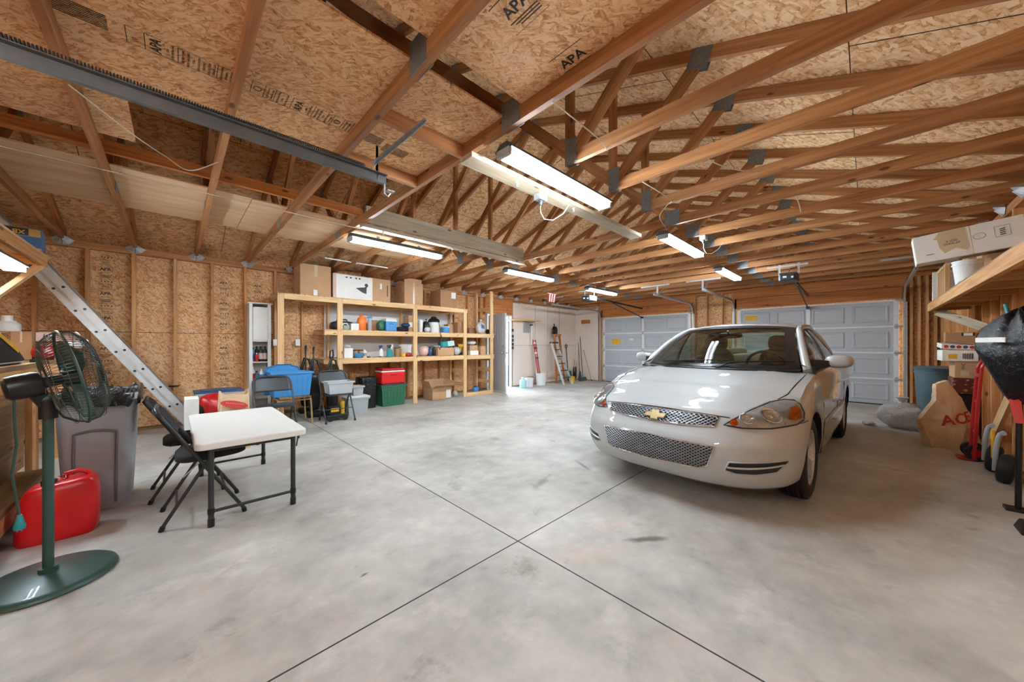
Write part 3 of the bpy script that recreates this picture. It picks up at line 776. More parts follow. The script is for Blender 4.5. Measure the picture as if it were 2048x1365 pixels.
# ---------------------------------------------------------------- lamps
def strip_light(loc, rz, lab, L=1.26):
    t = thing('strip_light', lab, 'light fixture', loc, rz, group='fluorescent strip lights')
    mb = MB()
    P = [(-.035, .075), (.035, .075), (.078, .04), (.078, .024), (-.078, .024), (-.078, .04)]
    mb.prism([(-L / 2, a, b) for a, b in P], (L, 0, 0)); mb.build('housing', pm('gray_enamel', '4a4d50', .6, .0, var=.05), t, bevel=.002)
    for s_ in (-1, 1):
        MB().cyl((-L / 2 + .03, s_ * .043, -.004), (L / 2 - .03, s_ * .043, -.004), .0125, n=14).build('tube', M['tube'], t, smooth=40)
    for e in (-1, 1):
        MB().box((e * (L / 2 - .005) - .014, -.06, -.02), (e * (L / 2 - .005) + .014, .06, .03)).build('lamp_holder', M['gray'], t, bevel=.003)
    MB().box((-.3, -.012, .075), (-.27, .012, .105)).box((.27, -.012, .075), (.3, .012, .105)).build('hanger', M['steel'], t)
    return t
s0 = strip_light((2.17, 1.66, 2.47), 0, 'large bright strip light beside the flat ceiling plank')
for x, y, lab in ((2.12, 4.3, 'strip light under the gray header beam above the shelves'), (4.70, 1.66, 'strip light above the car hood'), (7.15, 1.74, 'small strip light above the car roof, beside the opener'),
                  (4.68, 4.32, 'strip light in front of the corner shelf'), (7.3, 4.42, 'small strip light before the pegboard corner')):
    dup(s0, (x, y, 2.475), label=lab)
dup(s0, (-.96, -.25, 2.47), label='added strip light overhead, unseen behind the camera, brightening the foreground')  # invented lamp, unseen behind the camera, added to lift the dark foreground
dup(s0, (-.985, 4.5, 1.87), rz=PI / 2, label='strip light under the raised shelf over the workbench')
for (x, y, z, lab) in ((2.3, 2.0, ZT - .096, 'gray outlet box with a plug hanging by the large bright strip light'), (4.72, 1.42, ZT - .057, 'gray outlet box by the strip light above the car hood')):
    t = thing('junction_box', lab, 'outlet box', (x, y, z), group='ceiling outlets')
    MB().box((-.05, -.035, 0), (.05, .035, .055)).build('box', M['steel'], t, bevel=.004)
    MB().cyl((0, 0, 0), (0, 0, -.04), .018, .013, n=12).build('plug', M['dgray'], t, smooth=40)
    MB().tube([(0, 0, -.04), (.0, 0, -.1), (.03, -.02, -.16), (.1, -.06, -.16), (.17, -.12, -.1), (.2, -.16, -.02)], .0032, 6).build('cord', M['wire'], t, smooth=50)
# ================================================================ the car
def glass_mat(name, tint, ior=1.5, rough=.0):
    t = NT(name); t.t.nodes.remove(t.p)
    tr = t.n('ShaderNodeBsdfTransparent'); tr.inputs[0].default_value = lin(tint)
    gl = t.n('ShaderNodeBsdfGlossy'); gl.inputs['Roughness'].default_value = rough + .01
    n = t.noise(t.coord(), 3, 2); gl.inputs[0].default_value = (1, 1, 1, 1)
    fr = t.n('ShaderNodeFresnel'); fr.inputs[0].default_value = ior
    k = t.math('ADD', fr.outputs[0], t.math('MULTIPLY', n.outputs['Fac'], .03))
    mx = t.n('ShaderNodeMixShader'); t.l(k, mx.inputs[0]); t.l(tr.outputs[0], mx.inputs[1]); t.l(gl.outputs[0], mx.inputs[2]); t.l(mx.outputs[0], t.o.inputs[0])
    return t.m
M['glass'] = glass_mat('windscreen_glass', 'cfdcd6')
M['sideglass'] = glass_mat('side_glass', '8f9a98')
M['lens'] = glass_mat('lamp_lens', 'f6f8f8', 1.35)
M['paint'] = pm('silver_paint', 'aeb1b1', .55, .12, var=.012, scale=3, coat=1.0, spec=.25)
M['amber'] = pm('amber_lens', 'd86a1c', .2, .2, var=.2)
M['reflector'] = pm('lamp_reflector', 'bfc1c3', .3, .55, var=.15, scale=40, bump=.3)
M['bowl'] = pm('lamp_bowl', 'e9ebec', .12, .9, var=.25, scale=60, bump=.4)
M['grillebar'] = pm('grille_bars', '85878a', .4, .6, var=.06)
M['gold'] = pm('gold_emblem', 'b8a274', .38, .6, var=.08)
M['seat'] = pm('beige_seat_fabric', 'b5a38b', .85, var=.06, scale=40, bump=.1)
M['dash'] = pm('gray_dashboard', '54504b', .7, var=.08, scale=30, bump=.1)
M['beige'] = pm('beige_trim', 'a8977f', .7, var=.05)

def interp(tab, x):
    if x <= tab[0][0]: return tab[0][1]
    for (a, p), (b, q) in zip(tab, tab[1:]):
        if x <= b:
            k = (x - a) / (b - a); k = k * k * (3 - 2 * k) * .4 + k * .6
            return p + (q - p) * k
    return tab[-1][1]
CN = 3.0; CXF, CLF = .02, .945; CXR, CLR = -2.95, .90; CW = .885
T_F = [(0, -.12), (.06, -.06), (.2, -.01), (.36, 0), (.52, -.001), (.63, -.008), (.69, -.034), (.78, -.062), (.9, -.10), (1, -.155)]
T_W = [(0, .925), (.08, .965), (.3, .99), (.55, 1.0), (.75, .992), (.88, .975), (.95, .955), (1, .925)]
HC = [(-3.85, 1.0), (-3.6, 1.045), (-3.0, 1.06), (-2.4, 1.04), (-.5, 1.01), (-.3, .99), (0, .935), (.3, .868), (.6, .79), (.8, .728), (1, .68)]
ZS = [(-3.85, .93), (-3.2, .985), (-2.0, .985), (-.8, .965), (-.4, .945), (0, .885), (.25, .80), (.5, .72), (.7, .675), (.9, .655)]
def c_z0(x): return .195 + (.06 if x < -3 else 0)
def c_ring(k, t):
    """Point of the outline at height fraction t; k in 0..1 runs from the nose along one side to the tail."""
    w = CW * interp(T_W, t); lf = CLF + interp(T_F, t); lr = CLR + interp(T_F, t) * .8
    if k < .4:
        a = (k / .4) * PI / 2; return (CXF + lf * math.cos(a) ** (2 / CN), w * math.sin(a) ** (2 / CN))
    if k < .62:
        q = (k - .4) / .22; return (CXF + (CXR - CXF) * q, w)
    a = (1 - (k - .62) / .38) * PI / 2
    return (CXR - lr * max(0, math.cos(a)) ** (2 / CN), w * math.sin(a) ** (2 / CN))
def c_we(x):
    w = CW * .925
    if x > CXF: return w * max(1e-4, 1 - min(1, (x - CXF) / (CLF - .155)) ** CN) ** (1 / CN)
    if x < CXR: return w * max(1e-4, 1 - min(1, (CXR - x) / (CLR - .124)) ** CN) ** (1 / CN)
    return w
def c_top(x, y):
    h, s_ = interp(HC, x), interp(ZS, x)
    crease = .012 * math.exp(-((abs(y) - (.38 + .16 * max(0, min(1, .5 - x)))) / .05) ** 2) * (1 if x > -.45 else 0)
    return h - (h - s_) * min(1, abs(y) / (CW * .925)) ** 2.4 + crease * max(0, min(1, (.8 - x) * 3))
def c_pt(k, t, sg=1):
    x1, y1 = c_ring(k, 1); ze = c_top(x1, y1); x, y = c_ring(k, t); z0 = c_z0(x)
    return Vector((x, sg * y, z0 + (ze - z0) * t))
def fp(y, z, off=0.0, raw=False):
    """Point of the nose surface at a given y and height z, pushed out by off."""
    ay = abs(y)
    def at(t):
        w = CW * interp(T_W, t); a = math.asin(min(1, (min(ay / w, .9999)) ** (CN / 2))); return c_pt(a / (PI / 2) * .4, t)
    if z >= at(1).z:
        lo, hi = -.6, at(1).x
        for _ in range(26):
            m = (lo + hi) / 2
            if c_top(m, ay) > z: lo = m
            else: hi = m
        p = Vector((lo, ay, z))
    else:
        lo, hi = 0, 1
        for _ in range(26):
            m = (lo + hi) / 2
            if at(m).z < z: lo = m
            else: hi = m
        p = at(lo)
    p.y = y
    if off:
        e = .012
        n = (fp(y + e, z, 0) - fp(y - e, z, 0)).cross(fp(y, z + e, 0) - fp(y, z - e, 0)); n.normalize()
        if n.x < 0: n = -n
        p = p + n * off
    return p
def sp(x, z, sg, off=0.0):
    """Point of the flank at station x and height z."""
    k = .4 + (CXF - x) / (CXF - CXR) * .22
    lo, hi = 0, 1
    for _ in range(24):
        m = (lo + hi) / 2
        if c_pt(k, m).z < z: lo = m
        else: hi = m
    p = c_pt(k, lo); return Vector((x, sg * (p.y + off), z))
def inside(poly, y, z):
    c = False; n = len(poly)
    for i in range(n):
        (a, b), (d, e) = poly[i], poly[(i + 1) % n]
        if (b > z) != (e > z) and y < (d - a) * (z - b) / (e - b) + a: c = not c
    return c
def patch(poly, off, fn=fp, n=18, mb=None, mi=0):
    """Surface piece bounded by a (y, z) outline, laid over the nose: rows of strips between left and right boundary."""
    mb = mb or MB(); zs_ = [p[1] for p in poly]; z0, z1 = min(zs_), max(zs_)
    rows = []
    for j in range(n + 1):
        z = z0 + (z1 - z0) * (j / n); z = min(max(z, z0 + 1e-4), z1 - 1e-4); xs = []
        for i in range(len(poly)):
            (a, b), (d, e) = poly[i], poly[(i + 1) % len(poly)]
            if (b > z) != (e > z): xs.append((d - a) * (z - b) / (e - b) + a)
        xs.sort(); a, b = xs[0], xs[-1]
        rows.append([fn(a + (b - a) * q / n, z, off) for q in range(n + 1)])
    P = [p for r in rows for p in r]; w = n + 1
    F = [(j * w + i, j * w + i + 1, (j + 1) * w + i + 1, (j + 1) * w + i) for j in range(n) for i in range(n)]
    return mb.add(P, F, mi)
def outline(poly, r, off, step=.03, mb=None, mi=0, fn=fp):
    mb = mb or MB(); pts = []
    for i in range(len(poly)):
        (a, b), (d, e) = poly[i], poly[(i + 1) % len(poly)]
        k = max(1, int(math.hypot(d - a, e - b) / step))
        pts += [fn(a + (d - a) * q / k, b + (e - b) * q / k, off) for q in range(k)]
    return mb.tube(pts, r, 6, closed=True, mi=mi)
def lattice(poly, off, dy, slope, r, mb):
    ys = [p[0] for p in poly]; zs_ = [p[1] for p in poly]
    y0, y1, z0, z1 = min(ys), max(ys), min(zs_), max(zs_)
    for sg in (1, -1):
        y = y0 - (z1 - z0) / slope - dy
        while y < y1 + (z1 - z0) / slope + dy:
            n = 28; seg = []
            for q in range(n + 1):
                z = z0 + (z1 - z0) * q / n; yy_ = y + sg * (q / n - .5) * (z1 - z0) / slope
                if inside(poly, yy_, z): seg.append(fp(yy_, z, off))
                elif len(seg) > 1: mb.tube(seg[::3] + [seg[-1]], r, 4); seg = []
                else: seg = []
            if len(seg) > 1: mb.tube(seg[::3] + [seg[-1]], r, 4)
            y += dy
car = thing('car', 'silver four-door sedan parked nose out on the concrete floor', 'car', (3.66, 1.16, 0), math.radians(177.9))
# --- shell
NK, NTT, NR = 72, 16, 12
ks = [q / NK for q in range(NK + 1)]
loop = [(k, 1) for k in ks] + [(k, -1) for k in ks[-2:0:-1]]
nl = len(loop); P = []; F = []
for j in range(NTT + 1):
    for k, sg in loop: P.append(c_pt(k, j / NTT, sg))
for j in range(1, NR + 1):
    for k, sg in loop:
        x, y = c_ring(k, 1); y *= sg; sxp = max(-3.3, min(.3, x)); q = 1 - (j / NR)
        xx, yy_ = sxp + (x - sxp) * q, y * q
        P.append(Vector((xx, yy_, c_top(xx, yy_))))
rows_ = NTT + NR + 1
for j in range(rows_ - 1):
    for i in range(nl): F.append((j * nl + i, j * nl + (i + 1) % nl, (j + 1) * nl + (i + 1) % nl, (j + 1) * nl + i))
F.append(tuple(range(nl - 1, -1, -1)))
shell = MB().add(P, F).build('body', [M['paint'], M['black']], car, fix=True)
def cutter(mb):
    o = mb.build('cutter', M['black'], None, fix=True); o.parent = car; return o
cuts = []
for x in (0.0, -2.68):
    for sg in (-1, 1):
        cuts.append(cutter(MB().cyl((x, sg * .58, .315), (x, sg * 1.1, .315), .372, n=40)))
cuts.append(cutter(MB().hexa([(-.62, -.74, .42), (-2.92, -.74, .42), (-2.92, .74, .42), (-.62, .74, .42), (-.45, -.72, 1.4), (-2.92, -.72, 1.4), (-2.92, .72, 1.4), (-.45, .72, 1.4)])))
for cobj in cuts:
    m = shell.modifiers.new('cut', 'BOOLEAN'); m.object = cobj; m.operation = 'DIFFERENCE'; m.solver = 'EXACT'
dg = bpy.context.evaluated_depsgraph_get(); dg.update()
me = bpy.data.meshes.new_from_object(shell.evaluated_get(dg))
shell.modifiers.clear(); shell.data = me
for cobj in cuts: bpy.data.objects.remove(cobj)
me.polygons.foreach_set('use_smooth', [True] * len(me.polygons)); me.set_sharp_from_angle(angle=math.radians(38))
for p in me.polygons:      # wheel wells and cabin floor are dark
    c = p.center
    if abs(c.y) < .76 and -2.95 < c.x < -.44 and c.z < 1.0 and c.z > .4 and not (abs(p.normal.y) < .3 and p.normal.z > .6 and c.z > .95): p.material_index = 1
    for x in (0, -2.68):
        if math.hypot(c.x - x, c.z - .315) < .374 and abs(c.y) < .95: p.material_index = 1
if len(me.materials) < 2: me.materials.append(M['black'])
# --- seams
def gap(pts, r=.004): MB().tube(pts, r, 6).build('panel_gap', M['black'], car, smooth=40)
for sg in (1, -1):
    gap([Vector((x, sg * y, c_top(x, y))) for x, y in ((.33, .70), (.2, .735), (0, .755), (-.2, .762), (-.42, .765))], .0045)
    gap([sp(x, z, sg, .001) for x, z in ((-.42, .93), (-.45, .7), (-.47, .45), (-.5, .25))])
    gap([sp(x, z, sg, .001) for x, z in ((-1.5, .96), (-1.5, .6), (-1.5, .25))])
    gap([sp(x, z, sg, .001) for x, z in ((-2.35, .97), (-2.3, .75), (-2.2, .55))])
    gap([fp(sg * y, z, .0015) for y, z in ((.845, .655), (.858, .655), (.868, .66))], .0035)
gap([fp(y, .712 - .02 * (abs(y) / .5) ** 2, .002) for y in [-.5 + q * .05 for q in range(21)]])
for sg in (1, -1):
    A_ = [sp(-.5 - q * .17, .505, sg, .006) for q in range(11)]; B_ = [sp(-.5 - q * .17, .555, sg, .006) for q in range(11)]
    MB().add(A_ + B_, [(i, i + 1, 11 + i + 1, 11 + i) for i in range(10)]).build('side_moulding', M['paint'], car, smooth=40, solid=.008)
# --- grilles
ug = [(-.44, .69), (-.3, .699), (0, .703), (.3, .699), (.44, .69), (.425, .63), (.2, .615), (0, .612), (-.2, .615), (-.425, .63)]
lg = [(-.44, .50), (0, .512), (.44, .50), (.40, .36), (.34, .335), (0, .325), (-.34, .335), (-.40, .36)]
for nm, pl, dy, slp, r, fr in (('upper_grille', ug, .034, .62, .0036, .007), ('lower_grille', lg, .034, .62, .0042, .005)):
    b = patch(pl, .0015).build(nm, M['black'], car, smooth=60)
    mb = MB(); lattice(pl, .006, dy, slp, r, mb); mb.build('mesh', M['grillebar'], b, smooth=50)
    outline(pl, fr, .004).build('grille_surround', M['chrome'], b, smooth=60)
# bow-tie badge
bt = [(-.09, .652), (-.078, .632), (-.03, .632), (-.03, .618), (.03, .618), (.03, .632), (.078, .632), (.09, .652), (.09, .668), (.03, .668), (.03, .685), (-.03, .685), (-.03, .668), (-.09, .668)]
bt = [(-.082, .636), (-.03, .636), (-.026, .62), (.034, .62), (.03, .636), (.078, .636), (.09, .668), (.036, .668), (.032, .684), (-.028, .684), (-.024, .668), (-.07, .668)]
bmd = MB(); pts = [fp(y, z, .012) for y, z in bt]; nrm = Vector((1, 0, .25)).normalized()
bmd.prism([p for p in pts], nrm * .012); bd = bmd.build('emblem', M['gold'], car, bevel=.002)
eo = MB(); eo.tube([p + nrm * .01 for p in pts], .004, 6, closed=True); eo.build('emblem_border', M['chrome'], bd, smooth=50)
# --- fog lamp slots
for sg in (1, -1):
    pl = [(sg * y, z) for y, z in ((.50, .345), (.525, .405), (.68, .418), (.80, .425), (.805, .41), (.755, .345), (.66, .328), (.56, .326))]
    b = patch(pl, .0015).build('fog_slot', M['black'], car, smooth=60)
    outline(pl, .006, .001).build('slot_rim', M['paint'], b, smooth=60)
    MB().tube([fp(sg * y, .368 + .03 * ((y - .5) / .3) ** 2 + .0, .006) for y in [.515 + q * .03 for q in range(10)]], .007, 8).build('slot_bar', M['paint'], b, smooth=60)
# --- headlamps
for sg in (1, -1):
    pl = [(sg * y, z) for y, z in ((.475, .645), (.53, .69), (.59, .742), (.66, .785), (.73, .803), (.785, .80), (.825, .775), (.85, .72), (.853, .672), (.83, .652), (.72, .637), (.58, .634))]
    h = patch(pl, .001, n=24).build('headlamp', M['reflector'], car, smooth=60)
    outline(pl, .005, .002).build('lamp_gasket', M['black'], h, smooth=60)
    for y, z, r, mt, nm in ((.53, .665, .026, M['amber'], 'turn_signal'), (.592, .69, .046, M['bowl'], 'high_beam'), (.705, .712, .068, M['bowl'], 'low_beam')):
        p = fp(sg * y, z, .002); n = (fp(sg * y, z, .05) - fp(sg * y, z, .0)).normalized(); A = axes(n)
        MB().lathe([(r, 0), (r, .01), (r * .93, .012), (r * .8, .004), (r * .45, -.004), (0, -.006)], p, A, n=26).build(nm, mt, h, smooth=50)
        MB().lathe([(r * .33, -.004), (r * .33, .006), (r * .2, .012), (0, .014)], p, A, n=14).build('bulb', M['chrome'] if mt != M['amber'] else M['amber'], h, smooth=50)
    am = [(sg * y, z) for y, z in ((.79, .685), (.785, .765), (.81, .77), (.835, .74), (.845, .69), (.82, .68))]
    patch(am, .004, n=8).build('side_marker', M['amber'], h, smooth=60)
    patch(pl, .018, n=24).build('lens', M['lens'], h, smooth=60)
# --- greenhouse
def bez(a, b, c, q): return a * (1 - q) ** 2 + b * 2 * q * (1 - q) + c * q * q
WB = lambda q: Vector((-.28 - .24 * abs(2 * q - 1) ** 2.2, (2 * q - 1) * .745, .995 - .0 * abs(2 * q - 1)))       # windscreen foot
WT = lambda q: Vector((-1.13 - .17 * abs(2 * q - 1) ** 2.4, (2 * q - 1) * .575, 1.435 - .03 * abs(2 * q - 1) ** 2.5))
RB = lambda q: Vector((-3.05 + .14 * abs(2 * q - 1) ** 2.2, (2 * q - 1) * .66, 1.065))
RT = lambda q: Vector((-2.42 + .1 * abs(2 * q - 1) ** 2.2, (2 * q - 1) * .55, 1.43 - .03 * abs(2 * q - 1) ** 2.5))
def wind(u, v):
    a, b = WB(u), WT(u); p = a.lerp(b, v); p.x += .045 * math.sin(PI * v); p.z += .03 * math.sin(PI * v); return p
def rear(u, v):
    a, b = RB(u), RT(u); p = a.lerp(b, v); p.x -= .03 * math.sin(PI * v); p.z += .02 * math.sin(PI * v); return p
MB().grid(lambda u, v: wind(.045 + .91 * u, .02 + .93 * v), 24, 12).build('windscreen', M['glass'], car, smooth=60)
# dark ceramic border of the windscreen
bd = MB()
bd.grid(lambda u, v: wind(.02 + .96 * u, .0 + .055 * v) + Vector((.002, 0, .003)), 24, 2)
bd.grid(lambda u, v: wind(.03 + .94 * u, .93 + .07 * v) + Vector((.002, 0, .003)), 24, 2)
for e in (0, 1): bd.grid(lambda u, v, e=e: wind((.02 if e == 0 else .915) + .065 * u, v) + Vector((.002, 0, .003)), 2, 12)
bd.build('windscreen_border', M['black'], car, smooth=60)
MB().grid(lambda u, v: rear(.06 + .88 * u, .05 + .9 * v), 20, 8).build('rear_window', M['glass'], car, smooth=60)
def roofp(u, v):      # u across, v front to back
    a, b = WT(u), RT(u); p = a.lerp(b, v); e = abs(2 * u - 1); p.z += .055 * math.sin(PI * min(1, v * .95 + .05)) * (1 - .35 * e ** 3); p.y *= 1 + .05 * math.sin(PI * v); return p
MB().grid(roofp, 24, 16).build('roof', M['paint'], car, smooth=60, solid=.02)
for sg in (1, -1):
    e = 1 if sg == 1 else 0
    # A pillar and roof rail and C pillar as one swept, tapering bar
    pts = [WB(e) + Vector((-.0, sg * .02, -.02))] + [wind(e, v) + Vector((0, sg * .012, .0)) for v in (.15, .35, .55, .75, .92)]
    pts += [roofp(e, v) + Vector((0, sg * .012, -.005)) for v in (.08, .25, .5, .75, .95)] + [rear(e, v) + Vector((0, sg * .015, 0)) for v in (.8, .5, .2, 0)]
    MB().tube(pts, [.036, .034, .032, .03, .03, .03, .03, .03, .03, .03, .034, .045, .055, .06, .06], 10).build('pillar', M['paint'], car, smooth=60)
    # side glass
    top = lambda q: bez(wind(e, .12), Vector((-1.25, sg * .585, 1.47)), roofp(e, .55), q) if q < 1 else roofp(e, .55)
    def rail(x):
        # height and half-width of the roof rail at station x
        pp = [WB(e)] + [wind(e, v) for v in (.15, .35, .55, .75, .92)] + [roofp(e, v) for v in (.08, .25, .5, .75, .95)] + [rear(e, v) for v in (.8, .5, .2, 0)]
        for a, b in zip(pp, pp[1:]):
            if b.x <= x <= a.x:
                k = (x - a.x) / (b.x - a.x); return a.lerp(b, k)
        return pp[-1]
    def belt(x): return Vector((x, sg * (.80 if x > -2.5 else .80 - (-2.5 - x) * .12), .965 + .02 * min(1, max(0, -x / 2.5))))
    def side(x0, x1, mbx, n=14, o=0.0, lo=.02, hi=.94):
        def f(u, v):
            x = x0 + (x1 - x0) * u; a, b = belt(x), rail(x); p = a.lerp(b, lo + (hi - lo) * v); p.y += sg * (.03 * math.sin(PI * v) + o); p.x = x; return p
        return mbx.grid(f, n, 6)
    side(-.62, -1.47, MB()).build('front_side_window', M['sideglass'], car, smooth=60)
    side(-1.56, -2.42, MB()).build('rear_side_window', M['sideglass'], car, smooth=60)
    bb = MB(); side(-1.46, -1.57, bb, 2, .006, 0, 1)
    side(-.5, -.62, bb, 3, .006, 0, .9)
    bb.tube([belt(x) + Vector((0, sg * .01, .0)) for x in (-.5, -.9, -1.3, -1.7, -2.1, -2.5)], .012, 8)
    bb.tube([rail(x) + Vector((0, sg * .02, -.035)) for x in (-.62, -.8, -1.0, -1.2, -1.5, -1.8, -2.1, -2.4)], .012, 8)
    bb.build('window_frame', M['black'], car, smooth=60)
    side(-2.42, -2.85, MB(), 5, .004, 0, 1).build('quarter_panel', M['paint'], car, smooth=60)
    # mirror
    mm = MB(); c = Vector((-.80, sg * .95, 1.065))
    def mir(u, v, c=c, sg=sg):
        a = u * 2 * PI; q = v * PI
        sq = lambda w, n: math.copysign(abs(w) ** n, w)
        x = .075 * sq(math.cos(q), .8); r = math.sin(q) ** .6
        y = .10 * r * sq(math.cos(a), .8); z = .062 * r * sq(math.sin(a), .8)
        return c + Vector((x + .05 * r * (-abs(y) * 1.5 if y * sg > 0 else 0), y, z + .02 * y * sg))
    mm.grid(mir, 24, 14, cu=True); mm.build('side_mirror', M['paint'], car, smooth=60)
    MB().hexa([(-.62, sg * .78, .97), (-.80, sg * .78, .97), (-.82, sg * .9, 1.02), (-.74, sg * .9, 1.02), (-.64, sg * .76, 1.08), (-.84, sg * .76, 1.08), (-.82, sg * .9, 1.07), (-.74, sg * .9, 1.07)]).build('mirror_arm', M['black'], car, smooth=40)
# cowl, wipers
MB().grid(lambda u, v: WB(.02 + .96 * u) + Vector((.075 - .10 * v, 0, -.016 + .012 * v)), 24, 2).build('cowl', M['black'], car, smooth=60, solid=.01)
for a, b in ((.16, .62), (.52, .96)):
    pts = [wind(a + (b - a) * q / 8, .035 + .02 * math.sin(q * .3) + .05 * q / 8) + Vector((.015, 0, .018)) for q in range(9)]
    MB().tube(pts, .007, 6).beam(pts[2], wind(a + .04, 0) + Vector((.05, 0, -.01)), .018, .012).build('wiper', M['black'], car, smooth=40)
# --- cabin
MB().grid(lambda u, v: Vector((-.5 - .42 * v - .12 * abs(2 * u - 1) ** 2, (2 * u - 1) * .70, .985 + .015 * math.sin(PI * v) - .03 * v + .025 * math.exp(-((u - .74) / .13) ** 2) * v)), 20, 6).add([(-.92, -.7, .96), (-.92, .7, .96), (-.92, .7, .6), (-.92, -.7, .6)], [(0, 1, 2, 3)]).build('dashboard', M['dash'], car, smooth=50)
sw = MB(); A = axes((-.35, 0, .94)); c = Vector((-.98, .36, .98))
A = axes((-.9, 0, .42))
sw.tube([c + A @ Vector((.185 * math.cos(a), .185 * math.sin(a), 0)) for a in [2 * PI * q / 28 for q in range(28)]], .015, 8, closed=True)
sw.lathe([(.07, -.015), (.075, 0), (.05, .03), (0, .035)], c, A, n=16)
for a in (0, 2.2, 4.1): sw.beam(c, c + A @ Vector((.18 * math.cos(a), .18 * math.sin(a), 0)), .03, .015)
sw.build('steering_wheel', M['dash'], car, smooth=50)
def rbox(c, size, M3=None, n=3.2, nu=20, nv=12, mb=None):
    M3 = M3 or Matrix.Identity(3); c = Vector(c); mb = mb or MB(); e = 2 / n
    sq = lambda w: math.copysign(abs(w) ** e, w)
    def f(u, v):
        a, b = 2 * PI * u, PI * (v - .5)
        return c + M3 @ Vector((size[0] / 2 * sq(math.cos(b)) * sq(math.cos(a)), size[1] / 2 * sq(math.cos(b)) * sq(math.sin(a)), size[2] / 2 * sq(math.sin(b))))
    return mb.grid(f, nu, nv, cu=True)
for sg in (1, -1):
    mb = rbox((-1.62, sg * .37, .85), (.16, .5, .68), rot('Y', -14)); rbox((-1.40, sg * .37, .58), (.5, .5, .2), None, mb=mb)
    st = mb.build('front_seat', M['seat'], car, smooth=60)
    rbox((-1.72, sg * .37, 1.24), (.11, .29, .2), rot('Y', -10)).build('headrest', M['seat'], st, smooth=60)
mb = rbox((-2.72, 0, .85), (.18, 1.3, .5), rot('Y', -18)); rbox((-2.45, 0, .62), (.55, 1.3, .22), mb=mb)
st = mb.build('rear_seat', M['seat'], car, smooth=60)
for y in (-.4, .4): rbox((-2.83, y, 1.12), (.1, .26, .12), rot('Y', -14)).build('headrest', M['seat'], st, smooth=60)
mb = rbox((-1.02, .0, 1.33), (.05, .25, .07)); mb.cyl((-.98, 0, 1.33), (-.93, 0, 1.38), .01, n=8); mb.build('rear_view_mirror', M['black'], car, smooth=60)
MB().tube([(-1.0, 0, 1.3), (-1.0, 0.005, 1.2)], .002, 5).prism([(-1.0, -.02, 1.2), (-1.0, 0, 1.17), (-1.0, .025, 1.19), (-1.0, .0, 1.21)], (.004, 0, 0)).build('hanging_charm', M['gold'], car)
MB().grid(lambda u, v: roofp(.04 + .92 * u, .02 + .95 * v) + Vector((0, 0, -.04)), 12, 8).build('headliner', M['beige'], car, smooth=60)
MB().grid(lambda u, v: Vector((-2.8 - .28 * v, (2 * u - 1) * .62, 1.055)), 6, 2).build('parcel_shelf', M['dash'], car)
# --- wheels
def wheel(x, sg):
    w = bpy.data.objects.new('wheel', None); COL.objects.link(w); w.parent = car; w.location = (x, sg * .755, .325)
    A = Matrix(((1, 0, 0), (0, 0, sg), (0, 1, 0)))
    pr = [(.215, .092), (.235, .1), (.27, .108), (.3, .1), (.314, .088)]
    for a in (.075, .045, .015, -.015, -.045, -.075): pr += [(.325, a + .010), (.325, a - .006), (.316, a - .008), (.316, a - .012)]
    pr += [(.314, -.09), (.3, -.1), (.26, -.108), (.215, -.09)]
    MB().lathe(pr, (0, 0, 0), A, n=48, cap=False).build('tyre', M['rubber'], w, smooth=35)
    rm = MB().lathe([(.216, .095), (.205, .088), (.195, .06), (.19, -.08), (.12, -.08), (.0, -.06)], (0, 0, 0), A, n=40, cap=False)
    rm.lathe([(.0, .07), (.03, .068), (.045, .055), (.06, .03)], (0, 0, 0), A, n=20)
    for q in range(5):
        a = 2 * PI * q / 5; d = A @ Vector((math.cos(a), math.sin(a), 0)); e = A @ Vector((-math.sin(a), math.cos(a), 0)); o = A @ Vector((0, 0, 1))
        P = [d * .04 - e * .035 + o * .035, d * .04 + e * .035 + o * .035, d * .2 + e * .045 + o * .06, d * .2 - e * .045 + o * .06]
        rm.hexa(P + [p + o * .022 for p in P])
    rm.build('rim', M['reflector'], w, smooth=35)
    return w
for x in (0.0, -2.68):
    for sg in (1, -1): wheel(x, sg)
# underside plate, tail lamps
MB().box((-3.6, -.7, .2), (.6, .7, .24)).build('underbody', M['black'], car)
for sg in (1, -1):
    MB().grid(lambda u, v, sg=sg: c_pt(.78 + .17 * u, .62 + .22 * v, sg) + Vector((-.006, sg * .006, 0)), 8, 5).build('tail_lamp', M['redp'], car, smooth=60)
MB().box((-3.86, -.16, .62), (-3.84, .16, .74)).build('licence_plate_recess', M['dgray'], car)
